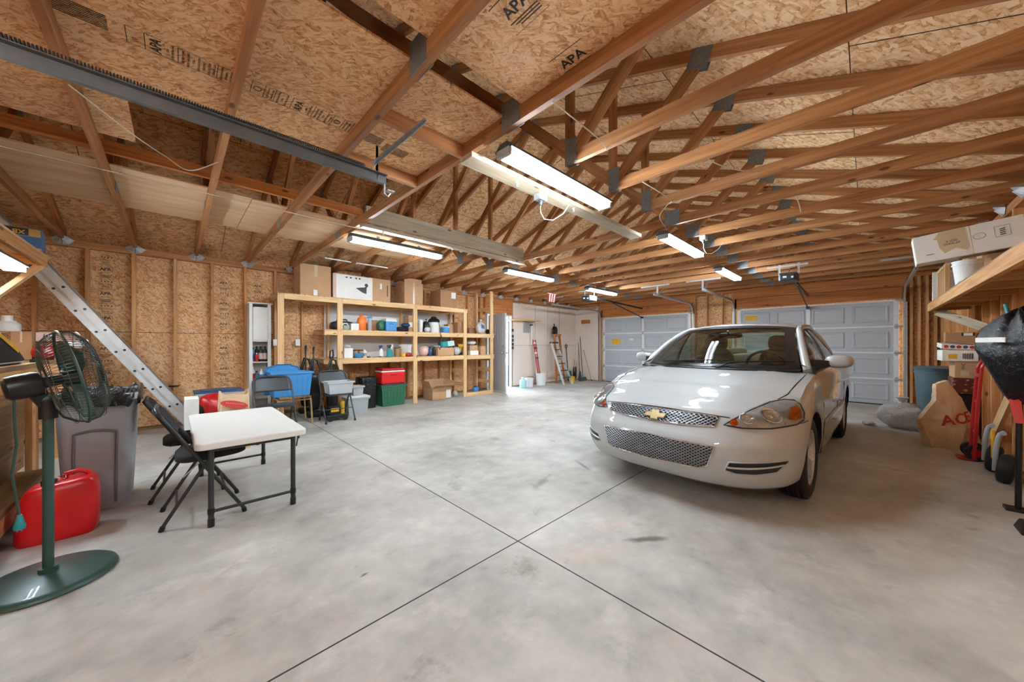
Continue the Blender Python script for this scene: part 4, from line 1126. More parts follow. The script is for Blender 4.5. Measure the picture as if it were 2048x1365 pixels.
# ================================================================ generic builders
def span(u0, u1, v0, v1, y):
    a, b = PY(u0, v1, y), PY(u1, v1, y); d = (a.x + b.x) / 2 * _c + y * _s
    return a.x, b.x, abs(v1 - v0) * d / FP
def carton(label, x0, x1, y0, h, z, depth, rz=0, mat='card', name='cardboard_box', cat='box', group=None, tape=True, flaps=False, sticker=None, top=True):
    """Carton standing at height z whose front spans x0..x1 at y0."""
    w = x1 - x0; m = M[mat]
    t = thing(name, label, cat, ((x0 + x1) / 2, y0 + depth / 2, z), rz, group)
    if flaps:
        mb = MB(); k = .006
        mb.box((-w / 2, -depth / 2, 0), (w / 2, depth / 2, k))
        mb.box((-w / 2, -depth / 2, 0), (w / 2, -depth / 2 + k, h)).box((-w / 2, depth / 2 - k, 0), (w / 2, depth / 2, h))
        mb.box((-w / 2, -depth / 2, 0), (-w / 2 + k, depth / 2, h)).box((w / 2 - k, -depth / 2, 0), (w / 2, depth / 2, h))
        mb.build('body', m, t)
        for sg, a in ((-1, 115), (1, 130)):
            f = min(depth, w) / 2; dx = sg * -math.cos(math.radians(a)) * f; dz = math.sin(math.radians(a)) * f
            MB().hexa([(sg * w / 2, -depth / 2, h), (sg * w / 2 + dx, -depth / 2, h + dz), (sg * w / 2 + dx, depth / 2, h + dz), (sg * w / 2, depth / 2, h)] + [(sg * (w / 2 - .006), -depth / 2, h), (sg * (w / 2 - .006) + dx, -depth / 2, h + dz + .004), (sg * (w / 2 - .006) + dx, depth / 2, h + dz + .004), (sg * (w / 2 - .006), depth / 2, h)]).build('flap', m, t)
        for sg, a in ((-1, 25), (1, 100)):
            f = depth / 2; dy = sg * math.cos(math.radians(a)) * f; dz = math.sin(math.radians(a)) * f
            MB().hexa([(-w / 2, sg * depth / 2, h), (w / 2, sg * depth / 2, h), (w / 2, sg * depth / 2 + dy, h + dz), (-w / 2, sg * depth / 2 + dy, h + dz)] + [(-w / 2, sg * (depth / 2 - .006), h + .004), (w / 2, sg * (depth / 2 - .006), h + .004), (w / 2, sg * (depth / 2 - .006) + dy, h + dz + .004), (-w / 2, sg * (depth / 2 - .006) + dy, h + dz + .004)]).build('flap', m, t)
    else:
        MB().box((-w / 2, -depth / 2, 0), (w / 2, depth / 2, h)).build('body', m, t, bevel=min(.006, w * .03))
        fl = MB().box((-w / 2, -.002, h), (w / 2, .0, h + .0008)); fl.box((-w / 2, .001, h), (w / 2, .003, h + .0012)); fl.build('flap_seam', M['cardin'], t)
        if tape:
            MB().box((-w * .05, -depth / 2 - .0012, h * .62), (w * .05, -depth / 2, h + .001)).box((-w * .05, -depth / 2, h), (w * .05, depth / 2, h + .0014)).build('tape', M['tape'], t)
    if sticker:
        a, b, c, d = sticker
        MB().box((-w / 2 + a * w, -depth / 2 - .0015, b * h), (-w / 2 + c * w, -depth / 2 - .0002, d * h)).build('sticker', M['paper'], t)
    return t
def bag(label, c, size, mat, seed, name='plastic_bag', group=None, amp=.16, knot=True, n=2.3, cat='bag', rz=0, parts=True):
    """Lumpy filled bag standing on c."""
    rr = random.Random(seed); t = thing(name, label, cat, c, rz, group)
    ph = [(rr.uniform(1.5, 7), rr.uniform(1.5, 7), rr.uniform(1.5, 7), rr.uniform(0, 6), rr.uniform(.3, 1)) for _ in range(9)]
    e = 2 / n; sq = lambda w: math.copysign(abs(w) ** e, w)
    def f(u, v):
        a, b = 2 * PI * u, PI * (v - .5)
        d = Vector((sq(math.cos(b)) * sq(math.cos(a)), sq(math.cos(b)) * sq(math.sin(a)), sq(math.sin(b))))
        w = sum(k[4] * math.sin(k[0] * d.x + k[1] * d.y + k[2] * d.z + k[3]) for k in ph) / 5
        w += .35 * abs(math.sin(5 * a + 3 * b + seed)) - .15
        s_ = 1 + amp * w
        z = (d.z * .5 * (s_ if d.z > 0 else 1) + .5) * size[2]
        return Vector((d.x * size[0] / 2 * s_, d.y * size[1] / 2 * s_, max(0, z)))
    MB().grid(f, 36, 20, cu=True).build('bag_body', M[mat], t, smooth=50)
    if knot:
        mb = MB()
        z = size[2] * (1 + amp * .2)
        mb.lathe([(size[0] * .12, z - .03), (size[0] * .05, z), (size[0] * .1, z + size[2] * .12), (size[0] * .16, z + size[2] * .2)], (0, 0, 0), n=10)
        mb.build('bag_neck', M[mat], t, smooth=50)
    return t
def bottle(label, c, r, h, mat, cap='white', prof=None, name='bottle', cat='bottle', group=None, band=None, sx=1, sy=1, rz=0):
    t = thing(name, label, cat, c, rz, group)
    pr = prof or [(r * .9, 0), (r, .01), (r, h * .62), (r * .85, h * .74), (r * .38, h * .84), (r * .36, h * .88)]
    MB().lathe(pr, n=18, sx=sx, sy=sy).build('bottle_body', M[mat], t, smooth=40)
    zt = pr[-1][1]
    MB().lathe([(r * .45, zt), (r * .45, h), (0, h)], n=14).build('cap', M[cap], t, smooth=40)
    if band:
        MB().lathe([(r * 1.01, h * .15), (r * 1.01, h * .55)], n=18, sx=sx, sy=sy, cap=False).build('label_band', M[band], t, smooth=40)
    return t
def spray(label, c, r, h, mat, head, rz=0):
    t = thing('spray_bottle', label, 'bottle', c, rz, 'spray bottles on the lower shelf')
    MB().lathe([(r * .9, 0), (r, .01), (r, h * .45), (r * .75, h * .58), (r * .32, h * .7), (r * .32, h * .76)], n=18, sy=.75).build('bottle_body', M[mat], t, smooth=40)
    mb = MB().cyl((0, 0, h * .74), (0, 0, h * .82), r * .42, n=12)
    mb.hexa([(-r * .9, -.012, h * .84), (r * .7, -.012, h * .84), (r * .7, .012, h * .84), (-r * .9, .012, h * .84), (-r * .8, -.012, h * .97), (r * .5, -.012, h), (r * .5, .012, h), (-r * .8, .012, h * .97)])
    mb.beam((-r * .55, 0, h * .84), (-r * .75, 0, h * .68), .012, .012)
    mb.cyl((0, 0, h * .8), (0, 0, h * .86), r * .3, n=10)
    mb.build('trigger_head', M[head], t, smooth=40)
    return t
def bucket(label, c, r, h, mat, name='bucket', handle=True, cat='bucket', rim=True, taper=.86, group=None, hmat='steel'):
    t = thing(name, label, cat, c, 0, group)
    MB().lathe([(0, .004), (r * taper, .004), (r * taper, 0), (r, h), (r * .965, h), (r * (taper - .03), .01), (0, .01)], n=28).build('bucket_body', M[mat], t, smooth=40)
    if rim: MB().lathe([(r, h - .05), (r * 1.03, h - .05), (r * 1.03, h - .035), (r, h - .035)], n=28, cap=False).lathe([(r * .97, h + .001), (r * 1.04, h), (r * 1.04, h - .012), (r, h - .012)], n=28, cap=False).build('rim', M[mat], t, smooth=40)
    if handle: MB().tube([(r * 1.02 * math.cos(a), -.02 - r * .55 * math.sin(a), h - .045 - r * .75 * math.sin(a)) for a in [PI * q / 12 for q in range(13)]], .003, 6).build('handle', M[hmat], t, smooth=40)
    return t
def tote(label, c, w, d, h, mat, lid='same', name='storage_tote', group=None, rz=0, ribs=True, cat='tote', open_=False, inner=None):
    """Tapered plastic tote with ribs, a rim and a lid."""
    t = thing(name, label, cat, c, rz, group); k = .88; th = .004
    mb = MB()
    def ring(f, z): return [(-w / 2 * f, -d / 2 * f, z), (w / 2 * f, -d / 2 * f, z), (w / 2 * f, d / 2 * f, z), (-w / 2 * f, d / 2 * f, z)]
    A, B, C_, D_ = ring(k, 0), ring(1, h), ring(1 - 2 * th / w, h), ring(k - 2 * th / w, th)
    P = A + B + C_ + D_; F = [(3, 2, 1, 0)] + [(i, (i + 1) % 4, 4 + (i + 1) % 4, 4 + i) for i in range(4)] + [(4 + i, 4 + (i + 1) % 4, 8 + (i + 1) % 4, 8 + i) for i in range(4)] + [(8 + i, 8 + (i + 1) % 4, 12 + (i + 1) % 4, 12 + i) for i in range(4)] + [(12, 13, 14, 15)]
    mb.add(P, F); mb.build('tote_body', M[mat], t, bevel=min(.012, h * .08))
    if ribs:
        rb = MB()
        for q in range(7):
            x = (q / 6 - .5) * w * .8
            for s_ in (-1,):
                rb.beam((x * .9, s_ * (d / 2 * (k + .012)), h * .1), (x, s_ * (d / 2 * 1.004), h * .82), .012, .006, up=(0, 1, 0))
        rb.build('ribs', M[mat], t)
    rm = MB(); e = .018
    for a, b in (((-w / 2 - e, -d / 2 - e), (w / 2 + e, -d / 2 + .002)), ((-w / 2 - e, d / 2 - .002), (w / 2 + e, d / 2 + e)), ((-w / 2 - e, -d / 2), (-w / 2 + .002, d / 2)), ((w / 2 - .002, -d / 2), (w / 2 + e, d / 2))):
        rm.box((a[0], a[1], h - .028), (b[0], b[1], h))
    rm.build('rim', M[mat], t, bevel=.004)
    if not open_:
        lm = M[mat if lid == 'same' else lid]
        mb = MB().box((-w / 2 - .024, -d / 2 - .024, h + .0005), (w / 2 + .024, d / 2 + .024, h + .022)).box((-w * .4, -d * .4, h + .022), (w * .4, d * .4, h + .034))
        mb.build('lid', lm, t, bevel=.006)
    if inner:
        for q, (mt, x0, x1, z1) in enumerate(inner):
            rbox(((x0 + x1) / 2 * w * .5, 0, z1 * h / 2 + .008), ((x1 - x0) * w * .45, d * .75, z1 * h), nu=14, nv=8).build('contents', M[mt], t, smooth=50)
    return t
def can(label, c, r, h, mat, lid, name='tin', cat='can', group=None):
    t = thing(name, label, cat, c, 0, group)
    MB().lathe([(r * .97, 0), (r, .004), (r, h * .9), (r * .98, h * .92)], n=18).build('can_body', M[mat], t, smooth=40)
    MB().lathe([(r * 1.02, h * .88), (r * 1.02, h), (0, h)], n=18).build('lid', M[lid], t, smooth=40)
    return t

# ================================================================ built-in shelf
SY0, SY1 = 6.55, 7.195
def xu(u, y=SY0): return PY(u, 690, y).x
posts = [(xu(555), xu(568)), (xu(675), xu(687)), (xu(827), xu(838.5)), (xu(927.6), xu(937)), (xu(981), xu(990))]
ZS3, ZS2, ZS1 = 2.06, 1.49, .975           # upper faces of the three decks
sh = thing('storage_shelf', 'large open shelf of pale new lumber along the strand board wall', 'shelf', (3.4, 6.55, 0), world=True)
for k, (a, b) in enumerate(posts):
    top = ZS3 if k < 3 else (2.0 if k == 3 else 2.555)
    MB().box((a, SY0, .0), (a + .09, SY0 + .038, top)).build('post', M['newpine'], sh, bevel=.003)
    if k: MB().box((a + .0, SY1 - .09, .0), (a + .038, SY1 - .0, top if k < 4 else 2.555)).build('post', M['newpine'], sh, bevel=.003)
xa, xb = posts[0][0], posts[4][1]
x2 = xu(649); x4 = posts[3][1]
def deck(z, x0, x1, nm):
    MB().box((x0, SY0 + .04, z - .094), (x1, SY0 + .078, z - .0115)).build('front_rail', M['newpine'], sh, bevel=.002)
    MB().box((x0, SY1 - .04, z - .094), (x1, SY1, z - .0115)).build('back_rail', M['newpine'], sh)
    x = x0 + .3
    while x < x1 - .1:
        MB().box((x, SY0 + .08, z - .094), (x + .038, SY1 - .042, z - .0115)).build('joist', M['newpine'], sh); x += .61
    MB().box((x0, SY0 + .0, z - .011), (x1, SY1, z - .0015)).build(nm, M['osb_sheet'], sh)
deck(ZS3, xa, x4, 'deck'); deck(ZS2, x2, xb, 'deck'); deck(ZS1, x2, xb, 'deck')
for (a, b), (c, d) in zip(posts, posts[1:]):      # the visible front boards between the posts
    for z in ((ZS3, ZS2, ZS1) if a > posts[0][0] + .1 and a < posts[3][0] - .1 else ((ZS3,) if a < posts[1][0] - .1 else (ZS2, ZS1))):
        MB().box((a + .091, SY0 + .001, z - .098), (c - .001, SY0 + .037, z - .012)).build('front_board', M['newpine'], sh, bevel=.002)
MB().box((x2, SY0 + .001, ZS2 - .098), (posts[1][0] - .001, SY0 + .037, ZS2 - .012)).build('front_board', M['newpine'], sh)
MB().box((xa, SY0 + .04, ZS3 - .098), (xa + .036, SY1, ZS3 - .012)).build('end_board', M['newpine'], sh)
MB().box((posts[3][0] + .09, SY0, .0), (posts[4][0], SY0 + .038, .089)).build('front_board', M['newpine'], sh, bevel=.002)
for z in (.25, .55, .82):
    for x in (posts[3][0] + .04, posts[4][0] + .04):
        MB().box((x, SY0 + .04, z), (x + .03, SY1 - .1, z + .089)).build('side_rung', M['newpine'], sh)
for z in (2.08,):
    MB().box((posts[4][0] + .04, SY0 + .04, z), (posts[4][0] + .07, SY1 - .1, z + .089)).build('side_rung', M['newpine'], sh)
pb = tag(MB().box((xu(648, YW - .1), YW - .1, .93), (xu(905, YW - .1), YW - .092, 2.0)).build('pegboard', M['peggray']), 'gray pegboard fixed to the wall behind the shelf', 'pegboard')

# --- cartons on the top deck
def put(fn, label, u0, u1, v0, v1, y, z, **k):
    x0, x1, h = span(u0, u1, v0, v1, y); return fn(label, x0, x1, y, h, z, **k)
put(carton, 'tall plain cardboard box at the open end of the shelf top', 600, 662, 531, 593, 6.62, ZS3, depth=.42, sticker=(.42, .02, .55, .2))
dk = put(carton, 'long cardboard box printed with a gray bird decoy on a white panel', 666, 781, 556, 603, 6.62, ZS3, depth=.34, tape=False)
x0, x1, h = span(666, 781, 556, 603, 6.62); w = x1 - x0
yf = -.17 - .0015
MB().box((-w / 2 + .0, yf, .004), (-w / 2 + .05 * w, yf + .001, h - .004)).build('pink_edge', M['pinkbox'], dk)
MB().box((-w / 2 + .05 * w, yf, .004), (-w / 2 + .66 * w, yf + .001, h - .006)).build('picture_panel', M['paper'], dk)
pm_ = MB(); zc = h * .40; xc = -w / 2 + .50 * w
body = [(xc - .14, zc + .035), (xc - .05, zc + .055), (xc + .02, zc + .065), (xc + .045, zc + .085)] + [(xc + .055 + .034 * math.cos(a), zc + .105 + .034 * math.sin(a)) for a in [PI * (1.15 - q * .18) for q in range(8)]] + [(xc + .06, zc + .055), (xc + .055, zc - .06), (xc - .02, zc - .035)]
pm_.prism([(a, yf - .0008, b) for a, b in body], (0, .0009, 0)); pm_.build('decoy_picture', M['dgray'], dk)
im = MB()
for q, a in enumerate((.2, .27, .36, .42)): im.box((-w / 2 + a * w, yf - .001, h * .86), (-w / 2 + (a + .03) * w, yf, h * .91))
im.box((w / 2 - .07, yf - .0002, h * .25), (w / 2 - .055, yf + .001, h * .75)); im.build('printing', M['ink'], dk)
MB().box((w * .30, yf, h * .55), (w * .335, yf + .001, h * .8)).build('torn_tape', M['paper'], dk)
b3 = put(carton, 'cardboard box with raised top flaps and a vertical tape strip on the shelf top', 809, 846, 566, 610, 6.64, ZS3, depth=.44)
x0, x1, h = span(809, 846, 566, 610, 6.64); w = x1 - x0
MB().box((-w / 2 + .01, -.20, h), (w / 2 - .02, -.19, h + .085)).build('raised_flap', M['card'], b3)
MB().box((-.02, -.2215, .02), (.02, -.2202, h * .98)).build('tape', M['tape'], b3)
put(carton, 'cardboard box with two small white stickers, last on the shelf top', 881, 914, 582, 617, 6.64, ZS3, depth=.44, mat='card2', tape=False, sticker=(.65, .55, .92, .9))

# --- middle deck, first bay
Y = 6.66
x0, x1, h = span(665, 711, 637, 657, Y + .2)
t = thing('duffel_case', 'dark gray soft case behind the shelf post on the middle deck', 'bag', ((x0 + x1) / 2, Y + .32, ZS2))
rbox((0, 0, .09), (x1 - x0, .28, .18), nu=24).build('case_body', M['dgray'], t, smooth=50)
MB().tube([(-.1, 0, .17), (-.08, 0, .21), (.08, 0, .21), (.1, 0, .17)], .012, 8).build('handle', M['black'], t, smooth=50)
x0, x1, h = span(688, 701, 644, 657, Y)
t = thing('tool_caddy', 'small gray-green caddy with a white handle beside the white carton', 'caddy', ((x0 + x1) / 2, Y + .1, ZS2))
MB().box((-.055, -.07, 0), (.055, .07, .09)).build('caddy_body', pm('gray_green', '93a39a', .5), t, bevel=.008)
MB().tube([(-.05, 0, .085), (-.03, 0, .125), (.03, 0, .125), (.05, 0, .085)], .01, 8).build('handle', M['white'], t, smooth=50)
put(carton, 'small white carton on the middle deck between caddy and orange bag', 702, 718, 644, 657.5, Y, ZS2, depth=.13, mat='paper', name='white_carton', tape=False)
t = bottle('tall orange jug with a folded top on the middle deck', (PY(724, 650, Y + .08).x, Y + .1, ZS2), .085, .30, 'orange', cap='orange', prof=[(.078, 0), (.085, .01), (.085, .20), (.07, .245), (.03, .27), (.028, .275)], name='orange_jug', cat='jug', sy=.75)
MB().tube([(.03, 0, .26), (.075, 0, .25), (.088, 0, .2), (.082, 0, .15)], .012, 8).build('handle', M['orange'], t, smooth=50)
t = bottle('gray bottle with a blue pump top beside the orange jug', (PY(740, 650, Y + .08).x, Y + .1, ZS2), .042, .28, 'gray', cap='blue', name='pump_bottle')
MB().beam((-.05, 0, .26), (.05, 0, .27), .03, .035).build('pump', M['blue'], t, bevel=.006)
put(carton, 'small open-topped cardboard box behind the green bag', 744, 756, 636, 658, Y + .16, ZS2, depth=.2, mat='card2', tape=False)
bag('green leafy bag leaning on the blue cooler', (PY(764.5, 650, Y).x, Y + .08, ZS2), (.13, .14, .2), 'tgreen', 3, name='green_bag', knot=False, amp=.2)
def cooler(label, c, w, d, h, mat, lid):
    t = thing('cooler', label, 'cooler', c)
    MB().box((-w / 2, -d / 2, 0), (w / 2, d / 2, h * .76)).build('cooler_body', M[mat], t, bevel=.02, seg=3)
    MB().box((-w / 2 - .006, -d / 2 - .006, h * .76), (w / 2 + .006, d / 2 + .006, h * .84)).build('lid_band', M['white'], t, bevel=.008)
    MB().box((-w / 2 + .004, -d / 2 + .004, h * .84), (w / 2 - .004, d / 2 - .004, h)).build('lid', M[lid], t, bevel=.02, seg=3)
    MB().tube([(-w * .14, -d / 2 - .004, h * .55), (-w * .12, -d / 2 - .022, h * .6), (w * .12, -d / 2 - .022, h * .6), (w * .14, -d / 2 - .004, h * .55)], .01, 8).build('handle', M[mat], t, smooth=50)
    return t
x0, x1, h = span(772, 794, 634.5, 660, Y)
cooler('small blue cooler with a white lid on the middle deck', ((x0 + x1) / 2, Y + .13, ZS2), x1 - x0, .26, h, 'blue', 'white')
x0, x1, h = span(795, 821, 652, 661.5, Y)
t = thing('tool_bag', 'low black bag beside the blue cooler', 'bag', ((x0 + x1) / 2, Y + .12, ZS2))
rbox((0, 0, h / 2), (x1 - x0, .22, h), nu=20).build('bag_body', M['blackfab'], t, smooth=50)
zb_ = ZS2 + h
bag('crumpled blue cloth lying on the low black bag', (PY(812, 650, Y + .1).x, Y + .12, zb_ + .002), (.17, .16, .08), 'dblue', 8, name='blue_cloth', knot=False, amp=.25, cat='cloth')
put(carton, 'cardboard box with a white label at the end of the first middle bay', 817, 827, 628, 661, Y + .2, ZS2, depth=.22, sticker=(.1, .3, .8, .6))
# --- middle deck, second bay
x0, x1, h = span(841.5, 849, 638, 663, Y)
bottle('tall white cylinder beside the third post on the middle deck', ((x0 + x1) / 2, Y + .08, ZS2), (x1 - x0) / 2, h, 'white', prof=[((x1 - x0) / 2, 0), ((x1 - x0) / 2, h * .96), ((x1 - x0) * .3, h * .97)], name='white_canister', cat='canister')
bag('black and white bag between the white cylinder and the shop vacuum', (PY(857, 650, Y).x, Y + .1, ZS2), (.15, .16, .24), 'bagblack', 5, knot=True)
bag('small crumpled white bag in front of the black one on the middle deck', (PY(856, 650, Y - .06).x, Y - .03, ZS2), (.13, .1, .11), 'bagwhite', 15, knot=False)
xv = PY(874.5, 650, Y).x
t = bucket('white shop vacuum drum with a black motor head on the middle deck', (xv, Y + .14, ZS2), .125, .23, 'white', name='shop_vacuum', cat='vacuum', handle=False, taper=.9)
mb = MB().lathe([(.13, .23), (.135, .26), (.11, .3), (.06, .335), (0, .34)], n=24); mb.tube([(-.08, 0, .3), (-.05, 0, .35), (.05, 0, .35), (.08, 0, .3)], .013, 8); mb.build('motor_head', M['black'], t, smooth=40)
MB().tube([(.0, -.13, .28), (.0, -.2, .22), (-.005, -.272, .06), (-.0, -.275, -.1), (-.03, -.275, -.2), (-.06, -.275, -.3), (-.02, -.275, -.38), (.04, -.275, -.3), (.045, -.275, -.2), (.02, -.275, -.05)], .006, 6).build('power_cord', M['black'], t, smooth=50)
x0, x1, h = span(888, 901.5, 655, 666, Y)
can('round blue tub with a white lid beside the shop vacuum', ((x0 + x1) / 2, Y + .08, ZS2), (x1 - x0) / 2, h + .02, 'blue', 'white', name='blue_tub', cat='tub')
put(carton, 'cardboard box behind the blue tub on the middle deck', 896, 906.5, 648, 666, Y + .17, ZS2, depth=.18, mat='card', tape=False)
put(carton, 'cardboard box against the fourth post on the middle deck', 915.5, 927, 645, 667, Y, ZS2, depth=.25, mat='card2')
# --- middle deck, end bay
put(carton, 'brown box at the back of the end bay, middle deck', 938.5, 951, 655, 667, Y + .24, ZS2, depth=.2, mat='card2', tape=False)
t = bag('white and blue shopping bag slumped in the end bay, middle deck', (PY(964, 650, Y).x, Y + .06, ZS2), (.25, .2, .29), 'bagwhite', 21, name='shopping_bag', knot=True, amp=.13)
MB().hexa([(-.06, -.115, .14), (.03, -.118, .12), (.03, -.110, .12), (-.06, -.108, .14), (-.045, -.1, .24), (.05, -.1, .2), (.05, -.09, .2), (-.045, -.09, .24)]).build('print', M['dblue'], t)
bag('small dark object wrapped in black beside the white shopping bag', (PY(978, 660, Y).x, Y + .05, ZS2), (.08, .12, .12), 'blackfab', 31, name='dark_pouch', knot=False, cat='pouch')

# --- lower deck, first bay
put(carton, 'white printed carton beside the second post on the lower deck', 688.5, 706, 697, 717, Y - .03, ZS1, depth=.2, mat='paper', name='white_carton', tape=False)
x0, x1, h = span(688.5, 706, 697, 717, Y - .03)
bag('crumpled pale bag on top of the white printed carton', ((x0 + x1) / 2, Y + .07, ZS1 + h + .003), (.13, .12, .06), 'bagwhite', 41, knot=False)
can('brown tin behind the blue bowl on the lower deck', (PY(711, 705, Y + .12).x, Y + .14, ZS1), .055, .15, 'card2', 'black')
can('tall green-labelled tin on the lower deck', (PY(722, 705, Y + .12).x, Y + .14, ZS1), .045, .15, 'tan', 'black')
t = thing('blue_bowl', 'crumpled blue bowl on the lower deck', 'bowl', (PY(716, 712, Y).x, Y - .01, ZS1))
MB().lathe([(0, .004), (.05, 0), (.085, .045), (.095, .085), (.088, .085), (.078, .045), (.045, .01), (0, .008)], n=24).build('bowl', M['blue'], t, smooth=50)
bottle('white bottle with a tan band on the lower deck', (PY(731.5, 705, Y).x, Y + .06, ZS1), .045, .16, 'white', cap='white', band='tan')
for u, L, a, mt, nm, lab in ((740, .12, .2, 'dgray', 'screwdriver', 'short dark screwdriver lying on the lower deck by the white bottle'), (747, .16, -.1, 'steel', 'wrench', 'steel wrench lying on the lower deck'), (754, .12, .3, 'tan', 'scrap_stick', 'small wooden stick lying on the lower deck'), (761, .14, -.3, 'black', 'pliers', 'black pliers lying before the white spray bottle')):
    p = PY(u, 714, Y - .02); t = thing(nm, lab, 'tool', (p.x, Y - .02, ZS1), a, 'loose tools on the lower deck')
    if nm == 'pliers':
        MB().beam((-L / 2, -.012, .012), (.02, .0, .012), .014, .014).beam((-L / 2, .02, .012), (.02, .0, .012), .014, .014).build('handles', M['black'], t); MB().beam((.02, 0, .012), (L / 2, .004, .012), .02, .012).build('jaw', M['steel'], t)
    elif nm == 'wrench':
        MB().beam((-L / 2, 0, .006), (L / 2, 0, .006), .018, .008).lathe([(.02, 0), (.02, .012), (.011, .012), (.011, 0)], (L / 2, 0, .0), n=12).build('shaft', M['steel'], t)
    elif nm == 'screwdriver':
        MB().cyl((-L / 2, 0, .014), (0, 0, .014), .014, n=10).build('handle', M['dgray'], t, smooth=40); MB().cyl((0, 0, .014), (L / 2, 0, .014), .004, n=8).build('shaft', M['steel'], t, smooth=40)
    else: MB().beam((-L / 2, 0, .008), (L / 2, 0, .008), .02, .014).build('stick', M['tan'], t)
spray('white spray bottle with a blue trigger on the lower deck', (PY(765.5, 700, Y).x, Y + .08, ZS1), .05, .235, 'white', 'dblue', .3)
spray('teal spray bottle with a black trigger on the lower deck', (PY(780, 700, Y).x, Y + .02, ZS1), .062, .245, 'teal', 'black', -.2)
spray('white spray bottle with a white trigger behind the teal one', (PY(787, 700, Y + .12).x, Y + .18, ZS1), .04, .25, 'whitep', 'white', .1)
can('brown canister with a dark green lid on the lower deck', (PY(797, 705, Y).x, Y + .06, ZS1), .05, .19, 'card2', 'green')
bottle('slim brown bottle before the white bucket on the lower deck', (PY(803.5, 705, Y).x, Y + .06, ZS1), .024, .21, 'card2', cap='green')
bucket('white bucket with a black bail on the lower deck', (PY(817, 700, Y + .1).x, Y + .24, ZS1), .135, .25, 'white', hmat='black')
can('short yellow cup before the white bucket', (PY(807, 712, Y - .02).x, Y - .01, ZS1), .048, .065, 'yellow', 'yellow', name='yellow_cup', cat='cup')
bag('dark red rag heap beside the third post on the lower deck', (PY(817, 712, Y - .0).x, Y - .0, ZS1), (.13, .11, .08), 'redrag' if 'redrag' in M else 'redp', 51, name='red_rag', knot=False, amp=.25, cat='rag')
# --- lower deck, second bay
bag('tan and pink bag beside the third post on the lower deck', (PY(851, 705, Y).x, Y + .08, ZS1), (.2, .2, .215), 'pinkbox', 61, knot=False, amp=.12)
bottle('blue jug between the pink bag and the wide cardboard box', (PY(864.5, 705, Y).x, Y + .1, ZS1), .055, .2, 'dblue', cap='black', name='blue_jug', cat='jug')
bottle('slim black bottle beside the wide cardboard box', (PY(872, 705, Y).x, Y + .08, ZS1), .03, .2, 'black', cap='black')
bx = put(carton, 'wide cardboard box under the aqua box on the lower deck', 875.5, 908, 697, 713, Y - .02, ZS1, depth=.26, tape=False)
x0, x1, h = span(875.5, 908, 697, 713, Y - .02); zt = ZS1 + h
bag('folded white cloth on the wide cardboard box', (x0 + .05, Y + .1, zt + .002), (.13, .18, .05), 'bagwhite', 71, name='white_cloth', knot=False, amp=.15, cat='cloth')
t = thing('aqua_box', 'pale aqua box tilted on top of the wide cardboard box', 'box', (x0 + .30, Y + .1, zt), math.radians(-12))
MB().obox((0, 0, .085), (.32, .2, .12), rot('Y', -7)).build('box_body', M['aqua'], t, bevel=.006)
MB().obox((-.08, -.001, .085 - .008), (.16, .203, .123), rot('Y', -7)).build('sleeve', M['teal'], t)
bag('round white bag beside the yellow drill on the lower deck', (PY(915.5, 705, Y).x, Y + .06, ZS1), (.17, .17, .19), 'bagwhite', 81, knot=False)
t = thing('cordless_drill', 'yellow and black drill standing by the fourth post', 'drill', (PY(923, 700, Y + .1).x, Y + .16, ZS1))
MB().box((-.05, -.04, 0), (.05, .04, .06)).build('battery', M['black'], t, bevel=.006)
MB().beam((.0, 0, .06), (.01, 0, .2), .045, .045).beam((-.07, 0, .225), (.07, 0, .225), .06, .07).build('drill_body', M['yellow'], t, bevel=.008)
MB().cyl((-.07, 0, .225), (-.13, 0, .225), .025, .014, n=12).build('chuck', M['black'], t, smooth=40)
# --- lower deck, end bay
put(carton, 'cardboard box under the white bag in the end bay, lower deck', 939.5, 955, 694, 713, Y + .06, ZS1, depth=.2)
x0, x1, h = span(939.5, 955, 694, 713, Y + .06)
bag('white bag lying on the cardboard box in the end bay', ((x0 + x1) / 2, Y + .16, ZS1 + h + .004), (.22, .18, .11), 'bagwhite', 91, knot=False)
put(carton, 'small white carton in front, end bay of the lower deck', 941, 957, 705, 713.5, Y - .07, ZS1, depth=.1, mat='paper', name='white_carton', tape=False)
put(carton, 'narrow upright cardboard box at the end post, lower deck', 961.5, 971, 695, 712, Y - .02, ZS1, depth=.12)
# --- things on the floor under the shelf
def floor_at(u, v): p = PZ(u, v, 0); return p
p = PY(741, 806, 6.62); x0, x1, h = span(721, 759, 746, 807, 6.6)
t = thing('draped_bin', 'tall bin draped in a black bag under the shelf', 'bin', ((x0 + x1) / 2, 6.78, 0))
def drape(u, v, w=x1 - x0, h=.60):
    a = 2 * PI * u; e = .62; sq = lambda q: math.copysign(abs(q) ** e, q)
    k = (.82 + .18 * (v / .85)) if v < .85 else 1 - .5 * ((v - .85) / .15) ** 2
    fold = 1 + .035 * math.sin(a * 9 + 5 * v) * (1 - v * .4) + .02 * math.sin(a * 17 + v * 9)
    return Vector((sq(math.cos(a)) * w / 2 * k * fold, sq(math.sin(a)) * .17 * k * fold, h * min(1, v / .9) if v < .9 else h))
mb = MB().grid(drape, 64, 18, cu=True); n0 = len(mb.v) - 64; mb.f.append(tuple(n0 + q for q in range(64))); mb.m.append(0)
mb.build('bag', M['bagblack'], t, smooth=50)
x0, x1, h = span(764, 813, 766, 806, 6.58); wT = x1 - x0
gt = tote('dark green tote with a gray lid under the red cooler', ((x0 + x1) / 2, 6.58 + .2, 0), wT, .38, h * 1.02, 'tgreen', lid='dgray')
x0, x1, h2 = span(765, 811, 733, 765, 6.6)
cooler('red cooler with a white band standing on the dark green tote', ((x0 + x1) / 2, 6.79, h * 1.02 + .0345), x1 - x0, .32, h2 * .96, 'red', 'redp')
x0, x1, h = span(864, 903, 775, 798, 6.62)
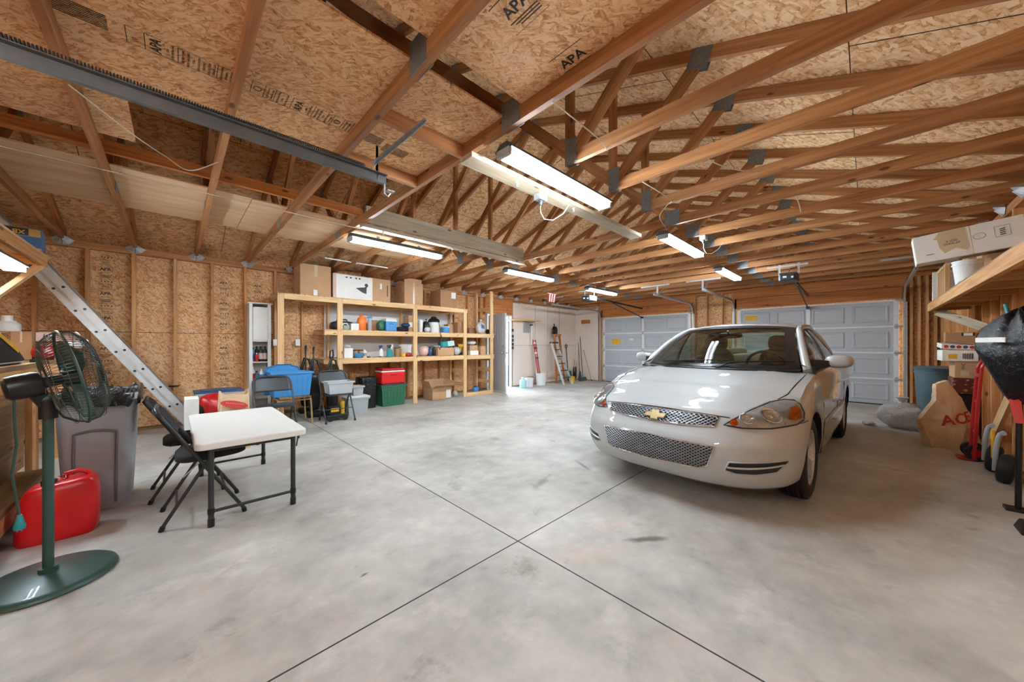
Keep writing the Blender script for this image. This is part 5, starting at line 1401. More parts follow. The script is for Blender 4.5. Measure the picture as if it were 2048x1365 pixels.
carton('open cardboard box with flaps standing up on the floor under the shelf', x0, x1, 6.62, h, 0, .36, flaps=True, sticker=(.72, .1, .95, .8), mat='card')
bag('small white bag lying beside the open cardboard box', (PY(911, 790, 6.8).x, 6.82, 0), (.12, .14, .12), 'bagwhite', 101, knot=False)
t = bottle('blue jug with a handle on the floor of the end bay', (PY(953, 775, 6.75).x, 6.78, 0.0), .085, .2, 'blue', cap='dblue', name='blue_jug', cat='jug', sy=.7)
MB().tube([(.02, 0, .17), (.06, 0, .18), (.085, 0, .14), (.08, 0, .09)], .012, 8).build('handle', M['blue'], t, smooth=50)
# ================================================================ wall cabinet and its bottles
CY = 6.93
cx0, cx1 = PY(498, 690, CY).x, PY(541.5, 690, CY).x
t = thing('utility_cabinet', 'tall narrow white cabinet with one door over open shelves', 'cabinet', ((cx0 + cx1) / 2, 7.07, 0), world=True)
cz = 1.885; cb = 7.20
mb = MB().box((cx0, CY, .06), (cx0 + .018, cb, cz)).box((cx1 - .018, CY, .06), (cx1, cb, cz)).box((cx0 + .018, cb - .008, .06), (cx1 - .018, cb, cz)).box((cx0 + .001, CY + .01, 0), (cx1 - .001, cb, .06))
mb.box((cx0, CY - .018, .06), (cx0 + .045, CY, cz)).box((cx1 - .045, CY - .018, .06), (cx1, CY, cz))
mb.build('carcass', M['whitep'], t, bevel=.002)
MB().box((cx0 - .02, CY - .035, cz), (cx1 + .02, cb, cz + .022)).build('top', M['whitep'], t, bevel=.004)
zsh = (.36, .62, .945, 1.29)
for z in zsh: MB().box((cx0 + .019, CY - .012, z - .018), (cx1 - .019, cb - .009, z - .0015)).build('shelf', M['whitep'], t)
d = MB().box((cx0 + .048, CY - .03, 1.295), (cx1 - .048, CY - .0125, cz - .05)).build('door', M['whitep'], t, bevel=.002)
mb = MB(); a, b, c, e = cx0 + .095, cx1 - .095, 1.345, cz - .1
for q in ((a, b, c, c + .012), (a, b, e - .012, e), (a, a + .012, c, e), (b - .012, b, c, e)): mb.box((q[0], CY - .036, q[2]), (q[1], CY - .0302, q[3]))
mb.build('moulding', M['whitep'], d, bevel=.002)
MB().cyl((cx0 + .062, CY - .03, 1.55), (cx0 + .062, CY - .05, 1.55), .009, n=10).build('knob', M['steel'], d, smooth=40)
xm = (cx0 + cx1) / 2; ww = cx1 - cx0
for q, (k, r, h, mt, cp, bd, lab) in enumerate(((-.29, .030, .23, 'blue', 'black', 'dblue', 'blue spray can at the door end of the upper cabinet shelf'), (-.15, .028, .14, 'red', 'white', 'redp', 'short red bottle in front on the upper cabinet shelf'), (-.10, .036, .25, 'black', 'black', None, 'black bottle on the upper cabinet shelf'), (.06, .040, .25, 'black', 'black', 'pinkbox', 'black bottle with a pink label, middle of the upper cabinet shelf'), (.27, .038, .25, 'black', 'black', 'pinkbox', 'black bottle with a pink label, last on the upper cabinet shelf'))):
    bottle(lab, (xm + k * ww, CY + (.07 if q != 1 else .02) + (.05 if q == 2 else 0), .945), r * .84, h, mt, cap=cp, band=bd, group='bottles in the white cabinet')
for q, (k, r, h, mt, cp, bd, lab) in enumerate(((-.31, .034, .24, 'white', 'white', 'red', 'white spray can with a red band on the lower cabinet shelf'), (-.12, .04, .17, 'dblue', 'black', 'teal', 'wide teal-labelled tin on the lower cabinet shelf'), (.09, .04, .2, 'white', 'white', 'blue', 'white bottle with a blue label on the lower cabinet shelf'), (.27, .03, .18, 'gray', 'black', None, 'gray bottle with a black top on the lower cabinet shelf'))):
    bottle(lab, (xm + k * ww, CY + .06, .62), r * .84, h, mt, cap=cp, band=bd, group='bottles in the white cabinet')
for u, lab in ((551, 'white switch box on the stud beside the white cabinet'), (595, 'white outlet box on the stud under the shelf')):
    p = PY(u, 686, YW - .09)
    n_ = round((p.x + .012) / .4185); xs_ = -.012 + .4185 * n_
    t = thing('outlet_box', lab, 'outlet', (p.x, YW - .1, p.z - .055), group='wall outlets')
    MB().box((-.036, -.02, 0), (.036, .0, .115)).build('box', M['white'], t, bevel=.003)
    MB().box((-.016, -.024, .02), (.016, -.0205, .05)).box((-.016, -.024, .065), (.016, -.0205, .095)).build('sockets', M['paper'], t)
    MB().beam((0, .0, .115), (0, .012, .9), .01, .006, up=(1, 0, 0)).build('cable', M['wire'], t)
    MB().box((-.036, 0, 0), (.036, .096, .02)).build('bracket', M['steel'], t)

# ================================================================ folding chairs
def tube_path(pts, r, mat, nm, par, n=8):
    return MB().tube(pts, r, n).build(nm, M[mat], par, smooth=50)
def arc(p, q, c, n=6):      # quadratic corner
    p, q, c = Vector(p), Vector(q), Vector(c)
    return [bez(p, c, q, k / n) for k in range(n + 1)]
def folding_chair(label, loc, rz, pad=False):
    """Faces +x; feet reach from x=0 (rear) to .47 (front)."""
    t = thing('folding_chair', label, 'chair', loc, rz, 'folding chairs')
    hw = .215
    # long frame: front feet up through the seat to the rounded back top
    def lf(z): return .44 - .47 * (z / .79)          # x of the long tube at height z
    top = .79
    pts = [(lf(.02), -hw, .02), (lf(.62), -hw, .62)] + arc((lf(.68), -hw, .68), (lf(.79), -hw + .1, .79), (lf(.79), -hw, .79)) + arc((lf(.79), hw - .1, .79), (lf(.68), hw, .68), (lf(.79), hw, .79)) + [(lf(.62), hw, .62), (lf(.02), hw, .02)]
    tube_path(pts, .0115, 'charmetal', 'back_frame', t)
    for s_ in (-1, 1):
        tube_path([(-.0, s_ * (hw - .025), .02), (.22, s_ * (hw - .025), .40), (.26, s_ * (hw - .025), .425)], .011, 'charmetal', 'leg', t)
        MB().cyl((lf(.02), s_ * hw, 0), (lf(.03), s_ * hw, .03), .015, n=10).build('foot_cap', M['black'], t, smooth=40); MB().cyl((-.005, s_ * (hw - .025), 0), (.005, s_ * (hw - .025), .03), .015, n=10).build('foot_cap', M['black'], t, smooth=40)
        MB().beam((lf(.42), s_ * (hw - .012), .42), (.1, s_ * (hw - .012), .33), .004, .02, up=(0, 1, 0)).build('hinge', M['steel'], t)
    tube_path([(.07, -hw + .03, .14), (.07, hw - .03, .14)], .007, 'charmetal', 'stretcher', t)
    tube_path([(lf(.2), -hw, .2), (lf(.2), hw, .2)], .007, 'charmetal', 'stretcher', t)
    def seat(u, v):
        a = 2 * PI * u; e = .5; sq = lambda q: math.copysign(abs(q) ** e, q)
        return Vector((.255 + .195 * sq(math.cos(a)) * (1 if v in (0, 1) else 1), .2 * sq(math.sin(a)) * (1 + .0 * v), .425 + (.045 if pad else .022) * v - .05 * (.255 + .195 * sq(math.cos(a)) - .45) * -0.6))
    mb = MB(); n = 40
    ringz = [(.94, 0), (1, .15), (1, .75), (.95, 1)]
    P = []
    for f, v in ringz:
        for q in range(n):
            p = seat(q / n, v); c = Vector((.255, 0, p.z)); P.append(c + (p - c) * f)
    F = [(j * n + i, j * n + (i + 1) % n, (j + 1) * n + (i + 1) % n, (j + 1) * n + i) for j in range(3) for i in range(n)] + [tuple(range(n - 1, -1, -1)), tuple(range(3 * n, 4 * n))]
    mb.add(P, F).build('seat', M['blackfab' if pad else 'charmetal'], t, smooth=50)
    # curved back panel between the tubes
    def back(u, v):
        z = .60 + .175 * v; y = (2 * u - 1) * (hw - .008) * (1 if v < .55 else math.sqrt(max(0, 1 - ((v - .55) / .47) ** 2.4)) * .35 + .65 if v < 1 else .65)
        return Vector((lf(z) - .02 * (1 - (2 * u - 1) ** 2), y, z))
    MB().grid(back, 16, 10).build('backrest', M['blackfab' if pad else 'charmetal'], t, smooth=50, solid=.012 if not pad else .03)
    return t
folding_chair('black padded folding chair pushed under the near end of the white table', (-.06, 3.40, 0), 0, True)
folding_chair('black padded folding chair at the white table, behind the nearer one', (-.13, 4.01, 0), 0, True)
# two gray metal chairs facing away from the shelf
def seat_chair(label, u0, v0, u1, v1, rz):
    a, b = PZ(u0, v0), PZ(u1, v1); return (a + b) / 2
c3 = folding_chair('gray metal folding chair in front of the blue tote', (.94, 5.60, 0), math.radians(-90))
c4 = folding_chair('gray metal folding chair holding a clear plastic bin', (1.87, 6.19, 0), math.radians(-90))

# ================================================================ white folding table
tx0, tx1, ty0, ty1, tz = .09, .735, 3.02, 4.38, .57
t = thing('folding_table', 'white plastic folding table with dark legs', 'table', ((tx0 + tx1) / 2, (ty0 + ty1) / 2, 0), world=True)
mb = MB(); r = .05; P = []
for cx_, cy_, a0 in ((tx1 - r, ty1 - r, 0), (tx0 + r, ty1 - r, 90), (tx0 + r, ty0 + r, 180), (tx1 - r, ty0 + r, 270)):
    P += [(cx_ + r * math.cos(math.radians(a0 + q * 15)), cy_ + r * math.sin(math.radians(a0 + q * 15)), tz - .045) for q in range(7)]
mb.prism(P, (0, 0, .045)); mb.build('tabletop', M['white'], t, bevel=.008, seg=3)
for y in (3.07, 4.31):
    for x in (.175, .65):
        MB().cyl((x, y, .0), (x, y, tz - .045), .016, n=14).build('leg', M['charmetal'], t, smooth=40)
        MB().cyl((x, y, 0), (x, y, .05), .0195, n=14).build('foot_cap', M['black'], t, smooth=40); MB().cyl((x, y, .085), (x, y, .12), .0195, n=14).build('leg_sleeve', M['black'], t, smooth=40)
    [MB().cyl((.175, y, zz), (.65, y, zz), .0105, n=10).build('cross_bar', M['charmetal'], t, smooth=40) for zz in (.10, tz - .06)]
    MB().beam((.41, y, tz - .06), (.41, 3.69, tz - .06), .025, .012).build('brace', M['charmetal'], t)
MB().beam((.69, 3.1, tz - .06), (.70, 3.2, tz - .16), .008, .012).build('latch', M['charmetal'], t)

# ================================================================ pedestal fan
FX, FY = -.467, 2.95
t = thing('pedestal_fan', 'dark green pedestal fan with a round wire cage', 'fan', (FX, FY, 0), world=True)
MB().lathe([(.235, 0), (.242, .008), (.237, .02), (.222, .03), (.21, .032), (.1, .05), (.04, .055), (.0, .056)], (FX, FY, 0), n=56).build('base', M['green'], t, smooth=40)
MB().cyl((FX, FY, .05), (FX, FY, .87), .0195, n=20).cyl((FX, FY, .05), (FX, FY, .075), .034, n=20).build('pole', M['green'], t, smooth=40)
upv = Vector((0, 0, 1))
vw = Vector((FX, FY, 0)).normalized(); pr_ = Vector((vw.y, -vw.x, 0))          # along and across the line of sight
fr, fw = pr_, vw
ax = (pr_ * .95 + upv * .20 + vw * .10).normalized()
hub = Vector((FX, FY, 1.045)) + pr_ * .075
A = axes(ax, (0, 0, 1))
MB().cyl(Vector((FX, FY, .84)), Vector((FX, FY, .93)), .032, n=16).beam((FX, FY, .9), hub - ax * .14, .03, .05).lathe([(.02, -.02), (.03, -.015), (.03, .015), (.02, .02)], (FX, FY, .93), axes(fw), n=14).build('tilt_bracket', M['black'], t, smooth=40)
mo = MB().lathe([(0, -.215), (.045, -.213), (.058, -.2), (.062, -.17), (.062, -.12), (.058, -.10), (.03, -.09), (.02, .03)], hub, A, n=26)
mt = mo.build('motor_housing', M['black'], t, smooth=35)
MB().lathe([(.0625, -.18), (.066, -.175), (.066, -.135), (.0625, -.13)], hub, A, n=26).build('cord_wrap', M['blackfab'], mt, smooth=40)
CR = .25
cage = MB()
def crib(a, k):      # a: angle, wires from the rear ring over the rim to the front
    d = A @ Vector((math.cos(a), math.sin(a), 0)); e = A @ Vector((-math.sin(a), math.cos(a), 0))
    prof = [(.075, -.085), (.14, -.085), (.2, -.07), (.235, -.035), (CR, 0)] if k == 0 else [(CR, 0), (.24, .045), (.2, .08), (.14, .098), (.06, .104)]
    tw = .0 if k == 0 else .45
    return [hub + (d * math.cos(tw * (1 - r / CR)) + e * math.sin(tw * (1 - r / CR))) * r + ax * z for r, z in prof]
for k in (0, 1):
    cm = MB()
    for q in range(84):
        cm.tube(crib(2 * PI * q / 84, k), .0013, 4, cap=False)
    for r, z in (((.075, -.085), (.17, -.079), (.245, -.035)) if k == 0 else ((.06, .104), (.13, .099), (.19, .087), (.235, .062))):
        cm.tube([hub + A @ Vector((r * math.cos(a), r * math.sin(a), z)) for a in [2 * PI * q / 48 for q in range(48)]], .0016, 4, closed=True)
    cm.build('rear_cage' if k == 0 else 'front_cage', pm('cage_wire', '4a5350', .35, .5, var=.1), t)
MB().tube([hub + A @ Vector((CR * math.cos(a), CR * math.sin(a), 0)) for a in [2 * PI * q / 64 for q in range(64)]], .0065, 8, closed=True).build('cage_rim', M['green'], t, smooth=50)
MB().lathe([(0, .112), (.05, .110), (.058, .104), (.05, .098)], hub, A, n=24).build('front_badge', M['dgray'], t, smooth=40)
for q in range(3):
    a0 = 2 * PI * q / 3 + .4
    def bl(u, v, a0=a0):
        r = .035 + .195 * u; w = (.5 + .55 * math.sin(PI * min(1, u * 1.1))) * .62; a = a0 + (v - .5) * 2 * w * (1 - .25 * u) + .35 * u
        return hub + A @ Vector((r * math.cos(a), r * math.sin(a), .03 * (v - .5) * 2 + .01))
    MB().grid(bl, 12, 8).build('blade', pm('fan_blade', '3b5249', .45, .2), t, smooth=60, solid=.003)
MB().lathe([(.045, -.03), (.045, .035), (.0, .045)], hub, A, n=18).build('blade_hub', M['black'], t, smooth=40)
cp = hub - ax * .18 + upv * -.06
pts = [cp, cp + Vector((.0, 0, -.08)), cp + Vector((.008, -.004, -.22)), cp + Vector((-.006, .0, -.36)), cp + Vector((.004, 0, -.46)), Vector((cp.x + .014, cp.y - .01, .42)), Vector((cp.x + .018, cp.y - .012, .36))]
MB().tube(pts, .0055, 6).build('power_cord', M['green'], t, smooth=50)
MB().lathe([(.008, .06), (.014, .03), (.021, .0), (.018, -.012), (0, -.012)], pts[-1] + Vector((0, 0, -.035)), n=12).box((pts[-1].x - .009, pts[-1].y - .001, .30), (pts[-1].x - .005, pts[-1].y + .001, .315)).box((pts[-1].x + .005, pts[-1].y - .001, .30), (pts[-1].x + .009, pts[-1].y + .001, .315)).build('plug', M['teal'], t, smooth=40)

# ================================================================ red fuel can
t = thing('fuel_can', 'red plastic fuel can on the floor behind the fan', 'fuel can', (-.53, 3.62, 0))
def fuel(u, v):
    a = 2 * PI * u; e = .42; sq = lambda q: math.copysign(abs(q) ** e, q)
    zt = [0, .02, .12, .22, .29, .325, .345, .35]; f = [.92, .99, 1, .98, .93, .86, .74, .5]
    k = v * 7; i = min(6, int(k)); w = k - i
    z = zt[i] + (zt[i + 1] - zt[i]) * w; s_ = f[i] + (f[i + 1] - f[i]) * w
    x = sq(math.cos(a)) * .165 * s_
    return Vector((x + .012 * (z / .35), sq(math.sin(a)) * .115 * s_, z + (.02 * x / .165 if z > .2 else 0)))
mb = MB().grid(fuel, 48, 14, cu=True); n0 = len(mb.v) - 48; mb.f.append(tuple(n0 + q for q in range(48))); mb.m.append(0)
mb.build('can_body', M['red'], t, smooth=50)
MB().tube([(.02, 0, .345), (.03, 0, .385), (.08, 0, .395), (.12, 0, .375), (.125, 0, .345)], .016, 8).build('handle', M['red'], t, smooth=50)
MB().lathe([(.032, .335), (.034, .365), (.028, .372), (0, .374)], (-.035, -.03, 0), n=16).build('cap', M['black'], t, smooth=40)
MB().cyl((-.035, -.03, .37), (-.05, -.03, .42), .014, .01, n=10).build('spout', M['yellow'], t, smooth=40)
MB().tube([(-.03, -.065, .355), (.0, -.08, .36), (.035, -.06, .372), (.03, -.03, .385), (.0, -.02, .38)], .0025, 5).build('tether', M['black'], t, smooth=50)

# ================================================================ gray waste bin with liner
bx0, bx1, by0 = -.60, -.205, 3.86
t = thing('waste_bin', 'tall gray plastic bin with a black liner bag', 'bin', (-.405, by0 + .27, 0))
def ringb(z, wx, wy, r=.05):
    out = []
    for cx_, cy_, a0 in ((wx - r, wy - r, 0), (-wx + r, wy - r, 90), (-wx + r, -wy + r, 180), (wx - r, -wy + r, 270)):
        out += [(cx_ + r * math.cos(math.radians(a0 + q * 22.5)), cy_ + r * math.sin(math.radians(a0 + q * 22.5)), z) for q in range(5)]
    return out
H_ = .86; rings = [ringb(0, .15, .2), ringb(.02, .158, .21), ringb(H_ - .05, .192, .265), ringb(H_ - .049, .203, .277), ringb(H_, .206, .28), ringb(H_, .196, .27), ringb(.3, .165, .23)]
mb = MB(); P = [p for r_ in rings for p in r_]; n = 20
mb.add(P, [(j * n + i, j * n + (i + 1) % n, (j + 1) * n + (i + 1) % n, (j + 1) * n + i) for j in range(len(rings) - 1) for i in range(n)] + [tuple(range(n - 1, -1, -1)), tuple(range(6 * n, 7 * n))])
mb.build('bin_body', M['gray'], t, smooth=40)
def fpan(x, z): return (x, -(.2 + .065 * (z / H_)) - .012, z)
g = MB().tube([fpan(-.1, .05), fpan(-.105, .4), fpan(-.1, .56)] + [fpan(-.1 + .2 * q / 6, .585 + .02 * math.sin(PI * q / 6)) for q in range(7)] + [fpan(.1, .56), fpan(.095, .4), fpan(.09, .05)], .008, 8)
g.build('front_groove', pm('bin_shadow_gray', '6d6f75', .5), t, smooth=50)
rr = random.Random(3)
def liner(u, v):
    a = 2 * PI * u; e = .35; sq = lambda q: math.copysign(abs(q) ** e, q)
    pr = [(.86, -.12), (.93, 0.0), (1.0, .018), (1.05, .005), (1.055, -.04), (1.05, -.085)]
    k = v * 5; i = min(4, int(k)); w = k - i; f = pr[i][0] + (pr[i + 1][0] - pr[i][0]) * w; z = pr[i][1] + (pr[i + 1][1] - pr[i][1]) * w
    z += (.018 * math.sin(a * 7 + 1) + .012 * math.sin(a * 13)) * (1 if v > .3 else .4); f *= 1 + .012 * math.sin(a * 19 + 7 * v)
    return Vector((sq(math.cos(a)) * .204 * f, sq(math.sin(a)) * .279 * f, H_ + z))
MB().grid(liner, 90, 12, cu=True).build('liner_bag', M['bagblack'], t, smooth=60)

# ================================================================ extension ladder leaning along the wall
t = thing('extension_ladder', 'long aluminium extension ladder leaning along the strand board wall', 'ladder', (.26, 6.85, 0), world=True)
LA, LB = Vector((.28, 0, .0)), Vector((-1.62, 0, 2.95)); LD = (LB - LA).normalized(); LN = Vector((LD.z, 0, -LD.x))
for o, y0, y1, w, a0, a1 in ((.0, 6.68, 7.05, .082, 0, .95), (-.075, 6.70, 7.03, .07, .04, 1.0)):
    for y in (y0, y1):
        p, q = LA.lerp(LB, a0) + LN * o, LA.lerp(LB, a1) + LN * o; p.y = q.y = y
        mb = MB().beam(p, q, .004, w, up=LN)
        for e in (-1, 1): mb.beam(p + LN * (e * w / 2) + Vector((0, .012 if y == y0 else -.012, 0)), q + LN * (e * w / 2) + Vector((0, .012 if y == y0 else -.012, 0)), .028, .004, up=LN)
        mb.build('rail', M['alu'], t)
    L = (LB - LA).length; s_ = .17 + (0.02 if o else 0)
    while s_ < L - .1:
        c = LA + LD * s_ + LN * o
        MB().cyl((c.x, y0 - .004, c.z), (c.x, y1 + .004, c.z), .015, n=10).build('rung', M['alu'], t, smooth=40)
        MB().cyl((c.x, y0 - .0045, c.z), (c.x, y0 - .001, c.z), .0145, n=12).build('rung_hole', M['black'], t, smooth=40)
        s_ += .30
for y in (6.68, 7.05): MB().obox((LA.x, y, .03), (.1, .03, .06)).build('foot', M['black'], t, bevel=.006)
# ================================================================ things on the floor between table and shelf
def on(u0, u1, v0, v1, y): return span(u0, u1, v0, v1, y)
# stool with the blue tote
x0, x1, h = span(541, 621, 741, 786, 6.2)
t = thing('stool', 'brown-topped stool with beige steel legs under the blue tote', 'stool', ((x0 + x1) / 2 + .03, 6.29, 0))
MB().box((-.21, -.24, .40), (.21, .24, .43)).build('seat', M['oldwood'], t, bevel=.008)
for a in (-1, 1):
    MB().tube([(a * .235, -.2, 0), (a * .215, -.19, .36)] + arc((a * .21, -.18, .38), (a * .2, .18, .38), (a * .21, 0, .40), 4) + [(a * .215, .19, .36), (a * .235, .2, 0)], .013, 8).build('leg_frame', M['tan'], t, smooth=50)
MB().tube([(-.21, -.19, .37), (.21, -.19, .37)], .011, 8).build('rail', M['tan'], t, smooth=50)
bt_ = tote('large sky blue tote standing on the stool', ((x0 + x1) / 2, 6.28, .432), x1 - x0, .38, .37, 'blue', open_=True)
t = thing('tote_lid', 'sky blue lid standing upright inside the back of the blue tote', 'lid', ((x0 + x1) / 2 - .03, 6.508, .431))
MB().prism(arcs := [(-.27, 0, 0), (.22, 0, 0), (.22, 0, .39), (.19, 0, .44), (.1, 0, .46), (.09, 0, .48), (-.12, 0, .48), (-.13, 0, .46), (-.23, 0, .44), (-.27, 0, .39)], (0, .02, 0)).build('lid_panel', M['blue'], t, bevel=.005)
MB().tube([(p[0] * .93, -.004, p[2] * .96 + .01) for p in arcs], .006, 6, closed=True).build('lid_ridge', M['dblue'], t, smooth=40)
# bins near chair c4
tote('frosted clear bin on the seat of the gray chair', (1.87, 5.88, .452), .37, .28, .19, 'clear', open_=True, rz=0, ribs=False, inner=[('redp', .1, .8, .5), ('white', -.7, .0, .45)])
x0, x1, h = span(690, 731, 783, 816, 6.35)
c1_ = tote('frosted clear bin with a white lid on the floor behind the gray chair', ((x0 + x1) / 2, 6.32, 0), x1 - x0, .24, h, 'clear', lid='white', ribs=False, inner=[('pinkbox', -.8, .1, .7), ('redp', .1, .8, .4)])
x0, x1, h2 = span(703, 724, 762, 781, 6.3)
tote('small open clear bin with pink and yellow things, on the white lid', ((x0 + x1) / 2, 6.32, h + .0355), x1 - x0, .2, h2, 'clear', open_=True, ribs=False, inner=[('pinkbox', -.8, .2, 1.0), ('yellow', .0, .8, .6)])
t = thing('shop_tool', 'black and yellow wheeled power tool under the gray chair', 'power tool', (1.87, 6.0, 0))
MB().box((-.16, -.085, .04), (.16, .085, .10)).box((-.12, -.08, .10), (.05, .08, .24)).build('tool_body', M['black'], t, bevel=.012)
MB().cyl((.09, -.02, .1), (.09, -.02, .3), .035, n=14).build('tank', M['yellow'], t, smooth=40)
MB().box((-.1, -.09, .15), (.02, -.081, .21)).build('tool_panel', M['yellow'], t, bevel=.004)
for q in (-1, 1): MB().cyl((q * .11, -.10, .045), (q * .11, -.086, .045), .045, n=14).build('wheel', M['black'], t, smooth=40)
# upright vacuums against the wall
def vacuum(label, u, vtop, y, kind):
    p = PY(u, vtop, y); H = p.z
    t = thing('upright_vacuum', label, 'vacuum', (p.x, y, 0), group='upright vacuums by the wall')
    MB().box((-.12, -.1, .0), (.12, .06, .10)).build('floor_head', M['black'], t, bevel=.03, seg=3)
    rbox((0, .0, .42), (.17, .17, .62), n=4).build('canister', M['blackfab' if kind == 0 else 'black'], t, smooth=50)
    MB().cyl((0, .02, .7), (0, .03, H - .12), .012, n=10).build('wand', M['dgray'], t, smooth=40)
    if kind == 2:
        MB().tube([(0, .03, H - .2), (-.03, .02, H - .12), (-.02, .02, H - .02), (.02, .02, H), (.03, .03, H - .1), (0, .03, H - .2)], .014, 8).build('handle', M['black'], t, smooth=50)
    else:
        MB().tube([(0, .03, H - .14), (0, .02, H - .02), (0, .0, H)], [.012, .02, .016], 8).build('handle', M['dgray'], t, smooth=50)
    MB().tube([(-.07, -.05, .62), (-.085, -.06, .8), (-.03, -.05, .98), (.04, -.05, .95), (.08, -.06, .8), (.06, -.06, .6), (.02, -.1, .4)], .018 if kind != 0 else .026, 8).build('hose', M['black'], t, smooth=50)
vacuum('black upright vacuum with a looped hose, beside the blue lid', 612, 692, 7.02, 0)
vacuum('black upright vacuum with a slim handle, middle of the three by the pegboard', 628, 694, 6.55, 1)
vacuum('black upright vacuum with an open loop handle at the pegboard edge', 664, 700, 6.43, 2)
# bags and bins behind the table
def hourglass(label, u0, u1, v0, v1, y, z0=0): pass
x0, x1, h = span(437, 503, 783, 846, 5.1)
t = thing('paper_bag', 'brown paper bag with a red printed oval behind the white table', 'bag', ((x0 + x1) / 2, 5.2, 0))
w, H_ = (x1 - x0), .665
def pbag(u, v):
    a = 2 * PI * u; e = .28; sq = lambda q: math.copysign(abs(q) ** e, q)
    k = 1 + .03 * math.sin(7 * v + 3 * a) + .02 * math.sin(11 * a); zz = H_ * v + (.03 * math.sin(2 * a + 1) * v)
    return Vector((sq(math.cos(a)) * w / 2 * k * (1 - .08 * v), sq(math.sin(a)) * .11 * k * (1 - .35 * v), zz))
MB().grid(pbag, 40, 10, cu=True).build('bag_body', M['kraft'], t, smooth=40)
MB().prism([(-.01 + .125 * math.cos(a), -.106 + .012 * math.sin(a), .53 + .042 * math.sin(a) - .03 * math.cos(a)) for a in [2 * PI * q / 20 for q in range(20)]], (0, -.012, .002)).build('logo', M['inkred'], t)
lg_ = MB()
for k in range(9):
    xk = -.085 + k * .019; lg_.tube([(xk, -.1185 - .001 * (k % 2), .548 - .03 * xk / .125 + .0), (xk + .006, -.1215, .530 - .03 * xk / .125), (xk + .014, -.1205, .538 - .03 * xk / .125)], .0022, 5)
lg_.build('logo_script', M['pinkbox'], t)
bag('glossy red plastic bag between the white box and the paper bag', (PY(424, 800, 5.6).x, 5.72, 0), (.30, .28, .60), 'redp', 111, knot=False, amp=.14, n=2.8)
x0, x1, h = span(388, 487, 786, 830, 6.3)
tote('long clear tote with a navy lid in front of the strand board wall', ((x0 + x1) / 2, 6.42, 0), x1 - x0 - .04, .36, .56, 'clear', lid='dblue', ribs=False, inner=[('white', -.85, -.1, .8), ('gray', .0, .85, .7)])
x0, x1, h = span(369, 398, 799, 846, 4.95)
t = carton('tall narrow white carton standing behind the white table', x0, x1, 4.95, .65, 0, .26, mat='paper', name='white_carton', tape=False)
t = thing('camera_bag', 'small black pouch beside the red bag', 'bag', (PY(403, 815, 5.35).x - .02, 5.42, 0))
rbox((0, 0, .26), (.11, .16, .52)).build('pouch_body', M['blackfab'], t, smooth=50)
p = PY(290, 778, 7.16)
t = tag(MB().tube([(-.75, 7.185, p.z + .012), (.05, 7.185, p.z + .012)], .011, 8).build('hanging_pipe', M['black'], None, smooth=40), 'dark pipe fixed along the studs behind the gray bin', 'pipe')

# ================================================================ workbench side
BZ = 1.07
t = thing('workbench', 'rough wooden workbench with a plywood front at the rear wall', 'workbench', (-1.2, 4.0, 0), world=True)
MB().box((XB + .02, 2.9, BZ - .04), (-.825, 4.92, BZ)).build('benchtop', M['oldwood'], t, bevel=.004)
MB().box((-.865, 2.9, BZ - .185), (-.827, 4.90, BZ - .041)).build('front_board', M['stud'], t, bevel=.002)
for y in (4.74, 4.835): MB().box((-.866, y, 0), (-.828, y + .088, BZ - .186)).build('leg', M['stud' if y < 4.8 else 'truss'], t, bevel=.002)
MB().box((-.882, 2.95, .24), (-.868, 4.73, BZ - .19)).build('front_panel', M['oldwood'], t)
MB().box((XB + .02, 2.95, .205), (-.72, 4.55, .24)).build('lower_shelf', M['oldwood'], t)
MB().box((-.76, 2.95, .1), (-.722, 4.5, .204)).build('lower_rail', M['stud'], t)
for y in (3.0, 4.4): MB().box((-1.6, y, 0), (-.78, y + .038, .203)).build('sleeper', M['oldwood'], t)
MB().box((XB + .02, 4.88, BZ - .15), (-.87, 4.918, BZ - .041)).build('end_board', M['stud'], t)
t = thing('workbench', 'second workbench along the strand board wall, behind the fan', 'workbench', (-1.3, 6.6, 0), world=True)
MB().box((XB + .02, 6.08, BZ - .055), (-.84, 6.62, BZ - .015)).build('benchtop', M['oldwood'], t, bevel=.004)
for x in (XB + .1, -.95):
    for y in (6.1, 6.5): MB().box((x, y, 0), (x + .088, y + .038, BZ - .056)).build('leg', M['stud'], t)
MB().box((XB + .1, 6.09, BZ - .15), (-.86, 6.099, BZ - .057)).build('front_board', M['stud'], t)
B2 = BZ - .013
# things on the benches
t = thing('tool_bag', 'black tool bag with a yellow strip on the near workbench', 'bag', (-1.02, 3.98, BZ + .002))
pr = [(-.15, 0, 0), (-.15, .82, 0), (-.15, .80, .05), (-.15, .60, .14), (-.15, .3, .245), (-.15, .05, .25), (-.15, -.1, .2), (-.15, -.12, 0)]
MB().prism(pr, (.3, 0, 0)).build('bag_body', M['blackfab'], t, bevel=.03, seg=3)
MB().hexa([(.1525, .1, .235), (.1525, .155, .245), (.1525, .62, .115), (.1525, .60, .085), (.157, .1, .235), (.157, .155, .245), (.157, .62, .115), (.157, .60, .085)]).build('strip', M['yellow'], t)
MB().box((.152, .0, .01), (.158, .76, .02)).build('zipper', M['steel'], t)
x0, x1, h = span(36, 68, 674, 705, 5.9)
def bench_box(label, u0, u1, v0, v1, y, mat, name, depth, **k): x0, x1, h = span(u0, u1, v0, v1, y); return carton(label, x0, x1, y, h, B2, depth, mat=mat, name=name, **k)
cbx = PY(45, 672, 6.3)
carton('cardboard box behind the black tool bag on the second workbench', PY(20, 690, 6.25).x, PY(64, 690, 6.25).x, 6.25, 1.36 - B2, B2, .3, mat='card2')
